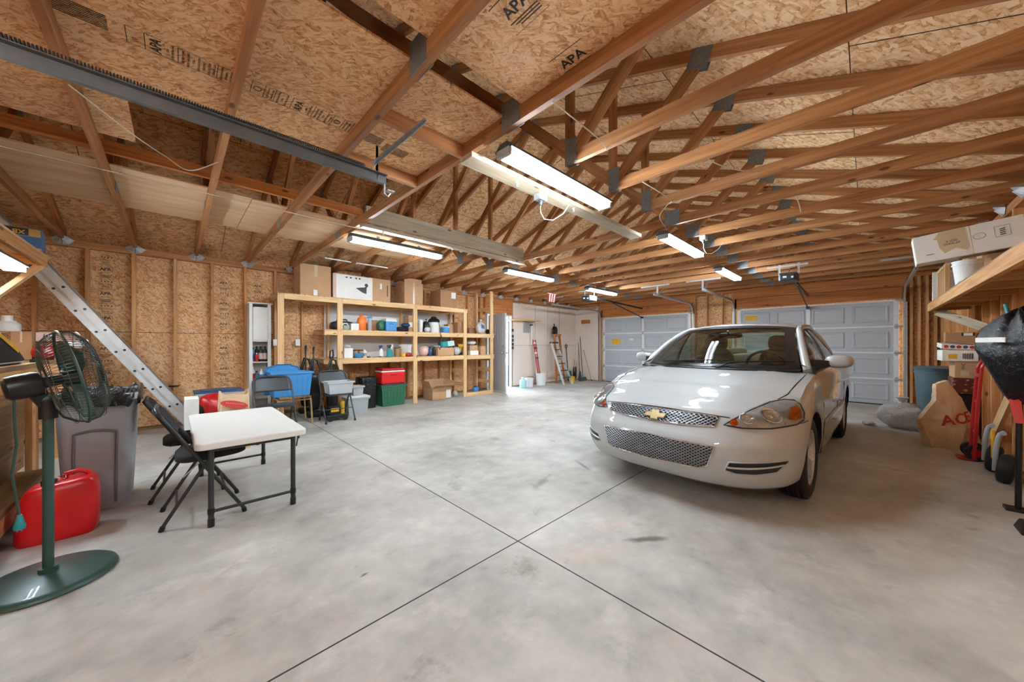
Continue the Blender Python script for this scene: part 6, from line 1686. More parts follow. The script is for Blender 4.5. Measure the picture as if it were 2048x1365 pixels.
bottle('white jar with a ribbed white lid above the black tool bag', (PY(14, 660, 6.4).x, 6.4, 1.362), .085, .17, 'white', cap='white', prof=[(.085, 0), (.09, .01), (.09, .08), (.06, .11), (.06, .115)], name='jar', cat='jar')
wb = carton('long low white and pink box on the second workbench', PY(70, 690, 6.35).x, PY(150, 690, 6.35).x, 6.36, .10, B2 + .20, .24, mat='pinkbox', name='white_carton', tape=False)
carton('plain carton carrying the long white and pink box', PY(74, 690, 6.42).x, PY(148, 690, 6.42).x, 6.42, .198, B2, .17, mat='card', tape=False)
t = thing('red_cushion', 'pair of round red cushions on the second workbench, seen through the fan', 'cushion', (PY(110, 705, 6.25).x, 6.25, B2))
rbox((-.06, 0, .08), (.2, .13, .155), n=2.4).build('cushion', M['redp'], t, smooth=50)
rbox((.10, .0, .07), (.11, .12, .135), n=2.4).build('cushion', M['redp'], t, smooth=50)
t = thing('pipe_elbow', 'white plastic pipe elbow at the end of the second workbench', 'pipe fitting', (-.88, 6.13, B2))
MB().tube([(0, 0, 0), (0, 0, .10), (.01, 0, .14), (.05, -.0, .165), (.12, -.0, .165)], .034, 14).build('pipe', M['white'], t, smooth=40)
MB().cyl((.09, 0, .165), (.15, 0, .165), .042, n=16).cyl((0, 0, 0), (0, 0, .03), .05, n=16).build('collar', M['white'], t, smooth=40)
# raised shelf over the bench with its brace
t = thing('lumber_shelf', 'raised lumber shelf over the workbench with a diagonal brace', 'shelf', (-1.2, 4.4, 1.9), world=True)
MB().box((-.9, 3.2, 1.955), (-.862, 5.42, 2.045)).build('front_rail', M['stud'], t, bevel=.002)
MB().box((XB + .01, 3.2, 2.046), (-.862, 5.42, 2.062)).build('deck', M['ply'], t)
MB().beam((-.89, 5.39, 1.97), (-1.42, 5.39, 1.28), .038, .089, up=(0, 1, 0)).build('brace', M['newpine'], t)
for y in (3.3, 4.3, 5.36): MB().box((XB + .01, y, 1.96), (-.902, y + .038, 2.045)).build('joist', M['stud'], t)
MB().box((-1.44, 5.37, .0), (-1.40, 5.41, 1.4)).box((XB, 5.37, 1.22), (-1.40, 5.41, 1.30)).build('support_post', M['stud'], t)
bb_ = thing('appliance_box', 'blue appliance carton lying upside down on the raised shelf', 'box', (-1.12, 5.2, 2.064), math.radians(6))
MB().box((-.3, -.16, 0), (.27, .18, .165)).build('carton', M['bluebox'], bb_, bevel=.003)
MB().box((-.295, -.1612, .095), (.262, -.1602, .16)).build('picture_band', pm('carton_tan', 'c59a55', .6), bb_)
MB().box((.0, -.1624, .098), (.2, -.1614, .158)).build('dark_band', M['black'], bb_)
MFX = Matrix(((-1, 0, 0), (0, 0, -1), (0, -1, 0)))      # upside-down lettering on a face looking along -Y
text_mb('XB', .05, MFX, (.15, -.1632, .128), bold=True).build('lettering', M['yellow'], bb_)
text_mb('Oster', .05, MFX, (.02, -.163, .055)).build('lettering', M['paper'], bb_)
MB().box((-.29, -.155, -.0012), (.265, .17, -.0002)).build('carton_base', M['paper'], bb_)

# ================================================================ rail with spring, upper left
RY, RZ = 2.35, 2.335
t = thing('garage_door_rail', 'long steel door rail with an extension spring hung under the trusses', 'door rail', (-.3, RY, RZ), world=True)
mb = MB().box((XB + .02, RY - .002, RZ), (1.06, RY + .002, RZ + .065)).box((XB + .02, RY - .026, RZ - .0035), (1.06, RY + .002, RZ)).box((XB + .02, RY - .03, RZ + .062), (1.06, RY + .0, RZ + .066))
mb.build('rail', pm('rail_steel', '6f7376', .45, .5, var=.12), t)
sp_ = MB(); n = 2600; pts = []
for q in range(n):
    k = q / n; a = 2 * PI * 170 * k
    pts.append((-.85 + 1.78 * k, RY + .05 + .022 * math.cos(a), RZ + .10 + .022 * math.sin(a)))
sp_.tube(pts, .0032, 5); sp_.build('spring', M['dgray'], t, smooth=60)
MB().tube([(.93, RY + .05, RZ + .08), (.97, RY + .04, RZ + .1), (1.0, RY + .02, RZ + .13)], .004, 6).build('spring_hook', M['steel'], t, smooth=50)
MB().tube([(-1.7, RY + .05, RZ + .10), (-.85, RY + .05, RZ + .10)], .003, 6).build('spring_cable', M['steel'], t)
def perforated(p, q, nm, par, w=.034):
    p, q = Vector(p), Vector(q); mb = MB().beam(p, q, .003, w, up=(0, 1, .2)); d = (q - p); L = d.length; d.normalize()
    mb.beam(p + Vector((0, 0, w / 2)), q + Vector((0, 0, w / 2)), w, .003, up=(0, 0, 1))
    o = mb.build(nm, M['steel'], par); hm = MB(); s_ = .03
    while s_ < L - .02:
        c = p + d * s_; nn = d.cross(Vector((0, 1, .2))).normalized(); hm.cyl(c - nn * .0022, c + nn * .0022, .0065, n=8); s_ += .045
    hm.build('holes', M['black'], o); return o
perforated((1.0, RY + .01, RZ + .02), (1.0, RY + .01, ZT + .01), 'hanger', t)
perforated((.99, RY + .03, RZ + .13), (1.09, 1.86, ZT - .012), 'hanger', t)
MB().tube([(1.04, RY - .02, RZ - .0), (1.04, RY - .02, RZ - .07), (1.06, RY - .03, RZ - .085), (1.075, RY - .03, RZ - .06)], .006, 6).box((1.05, RY - .05, RZ - .05), (1.10, RY - .01, RZ - .043)).build('end_stop', M['steel'], t, smooth=40)

# ================================================================ garage door openers
def opener(label, x, y, yd):
    t = thing('door_opener', label, 'garage door opener', (x, y, 2.27), group='garage door openers', world=True)
    MB().box((x - .16, y - .12, 2.29), (x + .16, y + .12, 2.43)).build('motor_box', M['dgray'], t, bevel=.02, seg=3)
    MB().box((x - .175, y - .1, 2.3), (x - .162, y + .1, 2.4)).build('light_cover', M['black'], t, bevel=.01)
    MB().box((x - .177, y + .01, 2.34), (x - .175, y + .06, 2.37)).build('button_plate', M['paper'], t); MB().box((x - .177, y - .08, 2.33), (x - .175, y - .05, 2.36)).build('button', M['paper'], t)
    MB().beam((x + .16, y, 2.40), (XW - .12, y, 2.32), .035, .04).build('rail', M['black'], t)
    MB().beam((x + 1.1, y, 2.35), (XW - .12, y, 2.05), .02, .02).box((XW - .16, y - .03, 2.02), (XW - .07, y + .03, 2.08)).build('door_arm', M['black'], t)
    MB().beam((x, y - .13, 2.42), (x, y - .13, ZT + .02), .004, .03, up=(0, 1, 0)).beam((x, y + .13, 2.42), (x, y + .13, ZT + .02), .004, .03, up=(0, 1, 0)).beam((x, y - .25, ZT - .018), (x, y + .3, ZT - .018), .03, .03).build('hanger', M['steel'], t)
    MB().tube([(x - .05, y, 2.43), (x - .1, y - .03, 2.5), (x - .02, y - .1, 2.52), (x + .03, y - .08, ZT)], .006, 6).build('cord', M['black'], t, smooth=50)
opener('black door opener hanging behind the car roof', 7.48, .925, 0)
opener('black door opener hanging near the pegboard corner', 7.32, 4.775, 0)
fl = thing('folded_flag', 'small red and white striped flag hanging from a truss by the corner', 'flag', (TX[13], 5.9, ZT - .26))
for q in range(7):
    MB().hexa([(-.15 + q * .043, -.01, .05 + .01 * (q % 2)), (-.15 + (q + 1) * .043 - .002, -.01, .05), (-.15 + (q + 1) * .043 - .002, .01, .05), (-.15 + q * .043, .01, .05), (-.17 + q * .05, -.04, .255), (-.17 + (q + 1) * .05 - .002, -.04, .255), (-.17 + (q + 1) * .05 - .002, -.02, .255), (-.17 + q * .05, -.02, .255)]).build('stripe', M['inkred' if q % 2 == 0 else 'paper'], fl)
MB().beam((-.2, -.03, .262), (.2, -.03, .262), .02, .012).build('rod', M['white'], fl)

# ================================================================ cables under the ceiling
def cable(label, pts, r=.0038, mat='wire'):
    P = []
    pts = [Vector(p) for p in pts]
    for i in range(len(pts) - 1):
        p0, p1, p2, p3 = pts[max(0, i - 1)], pts[i], pts[i + 1], pts[min(len(pts) - 1, i + 2)]
        for q in range(8):
            k = q / 8; P.append(.5 * ((2 * p1) + (p2 - p0) * k + (2 * p0 - 5 * p1 + 4 * p2 - p3) * k * k + (3 * p1 - p0 - 3 * p2 + p3) * k ** 3))
    P.append(pts[-1])
    return tag(MB().tube(P, r, 6).build('ceiling_cable', M[mat], None, smooth=60), label, 'cable', 'cables under the ceiling')
zc_ = ZT - .006
cable('white cable stapled along the trusses beside the pale plywood', [(XB + .05, 4.12, zc_)] + [(x, 4.12, zc_) for x in TX[1:5]] + [(TX[4] + .3, 4.1, zc_ + .05), (2.4, 4.0, ZT + .02)])
cable('white cable drooping across the dark attic opening', [(TX[1], 2.9, zc_), (-.2, 3.3, ZT + .0), (-.05, 3.66, ZT + .05), (.08, 3.55, ZT - .05), (TX[2], 3.3, zc_ - .01)])
cable('white cable sagging between two trusses above the large bright strip light', [(TX[4], 1.22, zc_), (1.75, 1.19, ZT - .045), (1.98, 1.2, ZT - .04), (TX[5], 1.26, zc_)])
cable('white cable hanging between the trusses over the car hood', [(TX[6], 1.3, zc_), (3.1, 1.2, ZT - .09), (TX[7], 1.35, zc_), (3.6, 1.5, ZT - .03), (TX[8], 1.62, zc_)])
cable('short loose cable end hanging from a truss above the windscreen', [(TX[8], .45, zc_), (4.1, .43, ZT - .09), (4.08, .42, ZT - .15)])
cable('thin cable looped between two trusses by the roof joint', [(TX[6], .9, ZT + .1), (2.95, .8, ZT + .02), (3.2, .7, ZT + .02), (TX[7], .6, ZT + .05)])
cable('white plastic conduit between the trusses over the shelf', [(1.72, 6.05, ZT + .03), (2.9, 6.05, ZT + .03)], .012, 'white')
# ================================================================ right-hand wall
RSY, RSZ = -.63, 1.78
t = thing('lumber_shelf', 'high lumber shelf along the bare stud wall beside the car', 'shelf', (5.5, -.85, 1.68), world=True)
MB().box((3.0, RSY, RSZ - .1), (7.55, RSY + .038, RSZ)).build('front_rail', M['stud'], t, bevel=.002)
for x in (3.1, 3.71, 4.32, 4.93, 5.54, 6.15, 6.76, 7.5): MB().box((x, YR + .09, RSZ - .09), (x + .038, RSY - .001, RSZ - .001)).build('joist', M['stud'], t)
MB().box((3.0, YR + .092, RSZ + .001), (7.55, RSY + .036, RSZ + .013)).build('deck', M['oldwood'], t)
MB().beam((7.42, -.68, RSZ - .12), (6.75, -.955, 1.42), .10, .02, up=(0, 1, 1)).build('brace', M['graywood'], t)
SZ = RSZ + .015
# long white carton lying across the shelf
a, b = Vector((5.26, -.325, 2.13)), Vector((5.24, -.945, 2.20)); d = (b - a).normalized(); L = (b - a).length + .0
t = thing('long_carton', 'long white carton with a torn brown patch, sticking out over the high shelf', 'box', tuple(a))
xa_ = d; za = (Vector((0, 0, 1)) - d * d.z).normalized(); ya = za.cross(xa_)
LM = Matrix((xa_, ya, za)).transposed()
mb = MB().obox(d * (L / 2), (L, .2, .262), LM); mb.build('carton', M['paper'], t, bevel=.006)
def onbox(x, z, y=-.1006): return LM @ Vector((x * .74, y, z))
MF2 = LM @ Matrix(((1, 0, 0), (0, 0, -1), (0, 1, 0)))
pt = [(.22, .126), (.43, .128), (.44, -.06), (.40, -.10), (.34, -.075), (.30, -.11), (.25, -.09), (.21, -.02), (.2, .06), (.17, .07), (.2, .1)]
MB().prism([onbox(x, z) for x, z in pt], ya * -.0012).build('torn_patch', M['tape'], t)
MB().prism([onbox(x, z, -.1022) for x, z in ((.24, -.08), (.29, -.06), (.34, -.045), (.42, -.085), (.40, -.125), (.33, -.10), (.27, -.128))], ya * -.002).build('torn_paper', M['paper'], t)
k_ = text_mb('2.-020\n55XX-57', .026, MF2, onbox(.31, .015, -.1024)); k_ = text_mb('www.', .022, MF2, onbox(.13, -.06, -.1012), mb=k_)
k_.tube([onbox(.52 + .045 * math.cos(a_), .02 + .026 * math.sin(a_), -.101) for a_ in [2 * PI * q / 24 for q in range(24)]], .0012, 4, closed=True)
k_ = text_mb('-----\n----', .014, MF2, onbox(.52, .02, -.1012), mb=k_)
for q in ((.63, .74, .07, .072), (.63, .74, -.022, -.02), (.63, .632, -.022, .07), (.738, .74, -.022, .07)): k_.prism([onbox(q[0], q[2], -.101), onbox(q[1], q[2], -.101), onbox(q[1], q[3], -.101), onbox(q[0], q[3], -.101)], ya * -.0008)
for q in range(4): k_.prism([onbox(.665, .045 - q * .016, -.101), onbox(.705, .05 - q * .016, -.101), onbox(.705, .042 - q * .016, -.101), onbox(.665, .037 - q * .016, -.101)], ya * -.0008)
k_.build('printing', M['ink'], t)
MB().tube([onbox(.455, z, -.1) for z in (.131, .0, -.131)], .0035, 5).build('strap', M['tape'], t)
MB().obox(LM @ Vector((.42, 0, -.1318)), (.3, .16, .001), LM).build('carton_base', M['graywood'], t)
carton('cardboard carton propping up the wall end of the long white carton', 5.22, 5.5, -.955, 2.04 - SZ, SZ, .18, mat='card2', tape=False)
# things standing on the high shelf
bucket('white tapered waste basket on the high shelf behind the long carton', (5.93, -.74, SZ), .11, .30, 'white', name='waste_basket', cat='basket', handle=False, taper=.72)
t = thing('wooden_crate', 'pale plywood crate on the high shelf behind the waste basket', 'crate', (6.42, -.86, SZ))
mb = MB()
for z in (0, .22, .44, .60): mb.box((-.12, -.095, z), (.12, -.083, z + .09)).box((-.12, .083, z), (.12, .095, z + .09)).box((-.132, -.095, z), (-.12, .095, z + .09)).box((.12, -.095, z), (.132, .095, z + .09))
for x in (-.12, .105):
    for y in (-.083, .068): mb.box((x, y, 0), (x + .015, y + .015, .69))
mb.build('slats', M['newpine'], t)
MB().box((-.119, -.082, .02), (.119, .082, .6)).build('liner', M['card'], t)
carton('tall cardboard carton at the wall end of the high shelf', 6.02, 6.26, -.955, .66, SZ, .12, mat='card', tape=False)
t = thing('picture_frame', 'thick wooden frame with a brown panel standing at the far end of the high shelf', 'frame', (7.02, -.68, SZ))
MB().box((-.34, -.02, .0), (.34, .02, .035)).box((-.34, -.02, .375), (.34, .02, .41)).box((-.34, -.02, .036), (-.30, .02, .374)).box((.30, -.02, .036), (.34, .02, .374)).build('frame_bars', M['newpine'], t, bevel=.003)
MB().box((-.299, .004, .036), (.299, .014, .374)).build('panel', M['card2'], t)
t = thing('white_board', 'thick white board on edge beyond the wooden frame on the high shelf', 'board', (7.47, -.78, SZ))
MB().box((-.03, -.15, 0), (.03, .15, .42)).build('board', M['white'], t, bevel=.003)
MB().box((-.036, -.1525, .17), (-.03, -.12, .26)).build('latch', M['dgray'], t)
bag('crumpled clear bag at the foot of the waste basket on the high shelf', (5.72, -.70, SZ), (.14, .12, .08), 'bagclear', 121, knot=False, amp=.25)

# ---- stack of boxes against the wall
BX = 7.05
def yface(u, x=BX): return PX(u, 690, x).y
def pile(label, u0, u1, z0, z1, x, depth, mat, name='cardboard_box', rz=0, cat='box'):
    y0, y1 = max(-.952, yface(u1, x)), yface(u0, x)
    t = thing(name, label, cat, (x + depth / 2, (y0 + y1) / 2, z0), rz)
    MB().box((-depth / 2, -(y1 - y0) / 2, 0), (depth / 2, (y1 - y0) / 2, z1 - z0)).build('carton', M[mat], t, bevel=.006)
    return t, y0, y1
t, y0, y1 = pile('dark crate at the bottom of the box stack by the red hand truck', 1912, 1975, 0, .60, BX + .03, .4, 'black', name='storage_crate', cat='crate')
MB().box((-.206, -.09, .1), (-.201, .09, .5)).build('hollow_shade', M['blackfab'], t)  # flat black panel painting the dark inside; the crate itself is solid
t, y0, y1 = pile('flat dark red box with a gold floral pattern in the box stack', 1906, 1979, .602, .80, BX, .42, 'floral', name='floral_box')
t, y0, y1 = pile('tan cardboard box above the floral box, printed with letters', 1909, 1981, .802, 1.01, BX - .01, .42, 'card')
MEX = Matrix(((0, 0, -1), (-1, 0, 0), (0, 1, 0)))      # lettering on a face looking along -X, reading towards -Y
MEV = Matrix(((0, 0, -1), (0, 1, 0), (1, 0, 0)))
w_ = (y1 - y0)
text_mb('PHC', .04, MEX @ rot('Z', 90), (-.2112, 0.02, .15)).build('lettering', M['ink'], t)
MB().box((-.2112, -.02, .03), (-.2102, .045, .09)).build('tape_mark', M['tape'], t)
t, y0, y1 = pile('white printed fruit box on the tan cardboard box', 1884, 1977, 1.012, 1.15, BX - .03, .46, 'paper', name='fruit_box', rz=0)
MB().box((-.232, .02, .03), (-.2305, .09, .09)).build('fruit_print', M['yellow'], t)
pr = MB()
for q in range(9): pr.box((-.232, -.1 + q * .009, .03), (-.2305, -.1 + q * .009 + (.004 if q % 2 else .006), .1))
pr.build('barcode', M['ink'], t)
t2 = thing('shallow_tray', 'tilted shallow white tray with red and blue dots on top of the fruit box', 'tray', (BX + .19, (y0 + y1) / 2 + .01, 1.155), 0)
A_ = rot('Y', -3) @ rot('X', 3)
LW = y1 - y0 - .01
mb = MB().obox((0, 0, .025), (.44, LW, .006), A_)
for a_, b_ in (((-.217, 0, .05), (.006, LW, .055)), ((.217, 0, .05), (.006, LW, .055)), ((0, -LW / 2 + .003, .05), (.44, .006, .055)), ((0, LW / 2 - .003, .05), (.44, .006, .055))): mb.obox(A_ @ Vector(a_), b_, A_)
mb.build('lid_tray', M['paper'], t2)
for q, mt in enumerate(('inkred', 'dblue', 'inkred', 'dblue', 'inkred')):
    c = A_ @ Vector((-.221, -.1 + q * .05, .05)); MB().lathe([(.02, 0), (.02, .0015), (0, .0015)], c, axes(A_ @ Vector((-1, 0, 0))), n=14).build('printed_dot', M[mt], t2)
t, y0, y1 = pile('open brown cardboard box with a white label on top of the stack', 1893, 1962, 1.245, 1.38, BX + .02, .34, 'card2', rz=math.radians(-4))
MB().box((-.172, -.10, .09), (-.1705, -.02, .12)).build('label', M['paper'], t)
MB().box((-.1725, -.11, .085), (-.1708, -.095, .125)).box((-.1725, -.025, .085), (-.1708, -.008, .125)).build('label_marks', M['ink'], t)
# ---- dark green rubbish bin and bits beyond
t = bucket('dark blue-green rubbish bin at the end of the stud wall', (7.97, -.71, 0), .215, .86, 'green', name='rubbish_bin', cat='bin', handle=False, taper=.8)
M['binblue'] = pm('bin_blue_green', '4a5f66', .5)
for o in t.children:
    for s_ in o.material_slots: s_.material = M['binblue']
MB().lathe([(.235, .862), (.24, .88), (.18, .905), (0, .91)], n=28).build('lid', M['binblue'], t, smooth=40)
bag('cloudy plastic bag of packing lying on the floor before the garage door', (7.62, -.36, 0), (.48, .5, .36), 'bagclear', 131, knot=True, amp=.26, n=2.2)
bag('small white scrap bag beside the cloudy bag', (7.55, -.02, 0), (.16, .14, .06), 'bagwhite', 133, knot=False, amp=.2)
# ---- tall paper sack
sk = thing('paper_sack', 'tall crumpled brown paper sack printed ACE leaning on the box stack', 'bag', (6.64, -.70, 0), math.atan2(-_c, _s))
S_ = 4.15 / FP
def pxl(u, v, y=0): return Vector(((u - 1903) * S_, y, (884 - v) * S_))
front = [(1862, 862), (1905, 872), (1955, 884), (1940, 832), (1918, 790), (1902, 752), (1878, 760), (1868, 790), (1850, 832)]
fr_ = [pxl(u, v, y) for (u, v), y in zip(front, (-.02, -.10, -.05, -.05, -.04, .02, .02, -.03, .04))]
bk_ = [p + Vector((0, .10 if p.z < .3 else .04, 0)) for p in fr_]
for p in fr_ + bk_: p.z = max(p.z, 0.0)
bk_[2].z = bk_[1].z = bk_[0].z = 0; fr_[0].z = fr_[1].z = fr_[2].z = 0
mid = [pxl(1888, 815, -.085), pxl(1908, 838, -.11), pxl(1876, 838, -.06)]
n = len(fr_)
mb = MB(); P = fr_ + bk_ + mid; m0, m1, m2 = 2 * n, 2 * n + 1, 2 * n + 2
F = [(0, 1, m2), (1, m1, m2), (1, 2, m1), (2, 3, m1), (3, 4, m1), (4, m0, m1), (4, 5, m0), (5, 6, m0), (6, 7, m0), (7, 8, m2), (7, m2, m0), (8, 0, m2), (m0, m2, m1)]
F += [tuple(range(2 * n - 1, n - 1, -1))] + [(i, n + i, n + (i + 1) % n, (i + 1) % n) for i in range(n)]
mb.add(P, F); so = mb.build('sack_body', M['kraft'], sk, fix=True)
ms = so.modifiers.new('sub', 'SUBSURF'); ms.subdivision_type = 'SIMPLE'; ms.levels = 4; ms.render_levels = 4
tx = bpy.data.textures.new('creases', 'CLOUDS'); tx.noise_scale = .11; tx.noise_depth = 2
md = so.modifiers.new('crease', 'DISPLACE'); md.texture = tx; md.strength = .028; md.mid_level = .5; md.texture_coords = 'LOCAL'
# lettering wrapped on the front: follow the facets
def on_front(u, v):
    q = pxl(u, v); best = None
    for tri in F[:13]:
        a_, b_, c_ = (P[i] for i in tri); den = (b_.z - c_.z) * (a_.x - c_.x) + (c_.x - b_.x) * (a_.z - c_.z)
        if abs(den) < 1e-9: continue
        l1 = ((b_.z - c_.z) * (q.x - c_.x) + (c_.x - b_.x) * (q.z - c_.z)) / den; l2 = ((c_.z - a_.z) * (q.x - c_.x) + (a_.x - c_.x) * (q.z - c_.z)) / den
        if l1 > -.02 and l2 > -.02 and l1 + l2 < 1.02: best = l1 * a_.y + l2 * b_.y + (1 - l1 - l2) * c_.y
    return (best if best is not None else -.06) - .012
lt = text_mb('ACE', .165, Matrix(((1, 0, 0), (0, 0, -1), (0, 1, 0))), (0, 0, 0), bold=True, ext=.0004)
ang = math.radians(11)
lt.v = [(lambda x, z: (lambda u, v: (pxl(u, v).x, on_front(u, v) + p[1], pxl(u, v).z))(1898 + (x * math.cos(ang) - z * math.sin(ang)) / S_, 826 - (x * math.sin(ang) + z * math.cos(ang)) / S_))(p[0] * 1.05, p[2]) for p in lt.v]
lt.build('lettering', M['inkred'], sk)
# ---- red hand truck with a tarp-wrapped load
ht = thing('hand_truck', 'red steel hand truck with black wheels against the stud wall', 'hand truck', (6.06, -.80, 0), -PI / 2)
for y in (-.10, .10):
    MB().tube([(-.02, y, .03), (.0, y, .5), (.03, y, .98)], .014, 8).build('upright', M['redp'], ht, smooth=50)
    MB().cyl((.0, y + .02, .085), (.0, y + .055, .085), .085, n=28).build('tyre', M['rubber'], ht, smooth=40, bevel=.012)
    MB().cyl((.0, y + .018, .085), (.0, y + .058, .085), .04, n=16).build('wheel_hub', M['redp'], ht, smooth=40)
for z in (.3, .62, .9): MB().beam((-.005 + z * .03, -.10, z), (-.005 + z * .03, .10, z), .02, .03).build('cross_bar', M['redp'], ht)
MB().box((-.12, -.1, .01), (-.0, .1, .02)).build('toe_plate', M['redp'], ht)
MB().tube([(.03, -.10, .98), (.06, -.10, 1.06), (.06, .10, 1.06), (.03, .10, .98)], .014, 8).build('handle', M['redp'], ht, smooth=50)
tp = thing('wrapped_machine', 'machine wrapped in a shiny black tarp by the stud wall', 'covered machine', (4.40, -.775, .0))
PR = [(.80, .05), (.86, .11), (.95, .17), (1.05, .22), (1.16, .265), (1.27, .235), (1.36, .18), (1.43, .12), (1.47, .04)]
rt_ = random.Random(5); tph = [(rt_.uniform(2, 9), rt_.uniform(4, 14), rt_.uniform(0, 6)) for _ in range(8)]
def tarpf(u, v):
    a_ = 2 * PI * u; k = v * (len(PR) - 1); i = min(len(PR) - 2, int(k)); w = k - i
    z = PR[i][0] + (PR[i + 1][0] - PR[i][0]) * w; r_ = PR[i][1] + (PR[i + 1][1] - PR[i][1]) * w
    n_ = sum(math.sin(round(f_) * a_ + g_ * z + h_) for f_, g_, h_ in tph) / 8
    r_ *= 1 + .20 * n_ + .07 * math.sin(a_ * 7 + z * 9) * (1.5 - z) + .10 * math.cos(4 * a_)
    return Vector((math.cos(a_) * r_ * 1.1 + (1.15 - z) * .06, math.sin(a_) * r_ * .62, z + .02 * math.sin(5 * a_) + .03 * n_))
mb = MB().grid(tarpf, 72, 26, cu=True); n0 = len(mb.v) - 72; mb.f.append(tuple(n0 + q for q in range(72))); mb.m.append(0); mb.f.append(tuple(range(71, -1, -1))); mb.m.append(0)
mb.build('tarp', M['tarp'], tp, smooth=60)
MB().cyl((.03, 0, .0), (.0, 0, .85), .016, n=12).box((-.02, -.06, 0), (.08, .06, .02)).build('stand', M['black'], tp)
MB().beam((-.26, .10, 1.255), (-.1, .205, 1.255), .006, .035, up=(0, 0, 1)).build('label', M['paper'], tp)
MB().tube([(-.27, .03, 1.17), (-.30, -.04, 1.15), (-.30, -.16, 1.13)], .012, 8).build('grip', M['redp'], tp, smooth=50)
MB().tube([(-.02, .05, 1.44), (.0, .06, 1.52)], .011, 8).build('tie', M['teal'], tp, smooth=50)
for y in (-.08, .0): MB().hexa([(-.10, y, .66), (-.09, y + .03, .66), (-.06, y + .03, .66), (-.07, y, .66), (-.03, y, .86), (-.02, y + .05, .86), (.02, y + .05, .86), (.01, y, .86)]).build('strap', M['inkred'], tp)
lb = tag(MB().beam((6.42, -.912, .02), (5.42, -.912, .76), .03, .13, up=(0, 0, 1)).build('leaning_board', M['newpine']), 'pale lumber offcut leaning along the stud wall by the red hand truck', 'board')
# ---- black two-wheel cart standing against the wall
ct = thing('garden_cart', 'black wheeled cart with bent gray tube frames at the picture edge', 'cart', (5.36, -.855, 0), 0)
for x, y in ((.28, .0), (-.12, .0)):
    MB().tube([(x - .02, y + .06, .10)] + arc((x - .02, y + .06, .14), (x - .05, y + .02, .45), (x - .05, y + .06, .45), 5) + [(x - .24, y + .05, .47)], .017, 8).build('tube_frame', M['gray'], ct, smooth=50)
    MB().lathe([(.0, -.035), (.05, -.04), (.09, -.045), (.12, -.035), (.128, 0), (.12, .035), (.09, .045), (.05, .04), (0, .035)], (x, y, .127), axes((.25, 1, .1)), n=32).build('tyre', M['rubber'], ct, smooth=50)
    MB().lathe([(.04, -.047), (.04, .047), (0, .05)], (x, y, .127), axes((.25, 1, .1)), n=16).build('wheel_hub', M['dgray'], ct, smooth=50)
MB().beam((-.2, -.06, .16), (.36, -.06, .16), .03, .03).build('axle', M['steel'], ct)
MB().cyl((.12, .03, .16), (.13, .03, .42), .012, n=10).build('stake', M['yellow'], ct, smooth=40)
p = PZ(2042, 1064)
tag(MB().hexa([(p.x - .08, p.y - .12, 0), (p.x + .1, p.y - .12, 0), (p.x + .1, p.y + .015, 0), (p.x - .08, p.y + .015, 0), (p.x + .04, p.y - .12, .06), (p.x + .1, p.y - .12, .06), (p.x + .1, p.y - .01, .06), (p.x + .04, p.y - .01, .06)]).build('wheel_chock', M['black'], None, bevel=.006), 'small black wedge on the floor at the picture edge', 'wedge')

# ================================================================ pegboard corner
PYW = YW - .104
def pc(u, v, y): return PY(u, v, y)
a, b = pc(1022, 638, 6.93), pc(1080, 641, 6.93)
t = thing('bracket_shelf', 'small pale shelf board on the tan pegboard', 'shelf', ((a.x + b.x) / 2, 7.0, a.z), world=True)
MB().box((a.x, 6.9, a.z - .02), (b.x, PYW - .002, a.z + .005)).build('board', M['newpine'], t, bevel=.003)
for x in (a.x + .06, b.x - .1): MB().beam((x, 7.0, a.z - .024), (x, PYW - .006, a.z - .1), .02, .01).build('bracket', M['white'], t)
a, b = pc(1046, 644, PYW), pc(1057, 666, PYW)
t = thing('breaker_panel', 'gray electric panel on the tan pegboard under the small shelf', 'electric panel', ((a.x + b.x) / 2, PYW - .03, b.z), world=True)
MB().box((a.x, PYW - .06, b.z), (b.x, PYW - .002, a.z)).build('panel_box', M['gray'], t, bevel=.005)
MB().box((a.x + .03, PYW - .066, b.z + .06), (b.x - .03, PYW - .061, a.z - .05)).build('panel_door', M['steel'], t, bevel=.003)
for q, v in enumerate((661, 673, 681, 689, 696)):
    p = pc(1025, v, PYW); t = thing('wall_switch', ['dark switch plate, topmost in the column beside the doorway', 'dark switch plate, second in the column beside the doorway', 'dark switch plate, middle of the column beside the doorway', 'dark switch plate, fourth in the column beside the doorway', 'dark switch plate, lowest in the column beside the doorway'][q], 'switch', (p.x, PYW - .004, p.z), group='switch plates beside the doorway')
    MB().box((-.035, -.012, -.04), (.035, 0.002, .04)).build('plate', M['dgray'], t, bevel=.003); MB().box((-.01, -.02, -.015), (.01, -.0125, .015)).build('toggle', M['black'], t)
def pole(name, label, u0, v0, u1, v1, y0, y1, r, mat, cat='pole', group=None):
    """Long tool from its foot (u1, v1 on the floor) up to its top at depth y1."""
    p = PY(u1, 690, y0); q = PY(u0, v0, y1); t = thing(name, label, cat, (p.x, p.y, 0), group=group)
    q = q - Vector((p.x, p.y, 0)); MB().tube([(0, 0, .0), q], r, 8).build('handle', M[mat], t, smooth=40); return t, q
p = pc(1063, 636, 7.12); q = pc(1060, 690, 7.12)
p.z -= .2; p.x += .02; t = thing('hanging_pole', 'white pole hanging under the small shelf on the pegboard', 'pole', (p.x, 7.12, q.z))
MB().tube([(0, 0, p.z - q.z - .03), (-.03, 0, 0)], .014, 8).build('pole', M['white'], t, smooth=40); MB().box((-.03, -.02, p.z - q.z - .04), (.03, .06, p.z - q.z)).build('holder', M['dgray'], t)
t = thing('tall_ladder_bundle', 'tall red and black pole bundle standing in the white bucket', 'poles', (pc(1084, 766, 6.86).x, 6.9, .02))
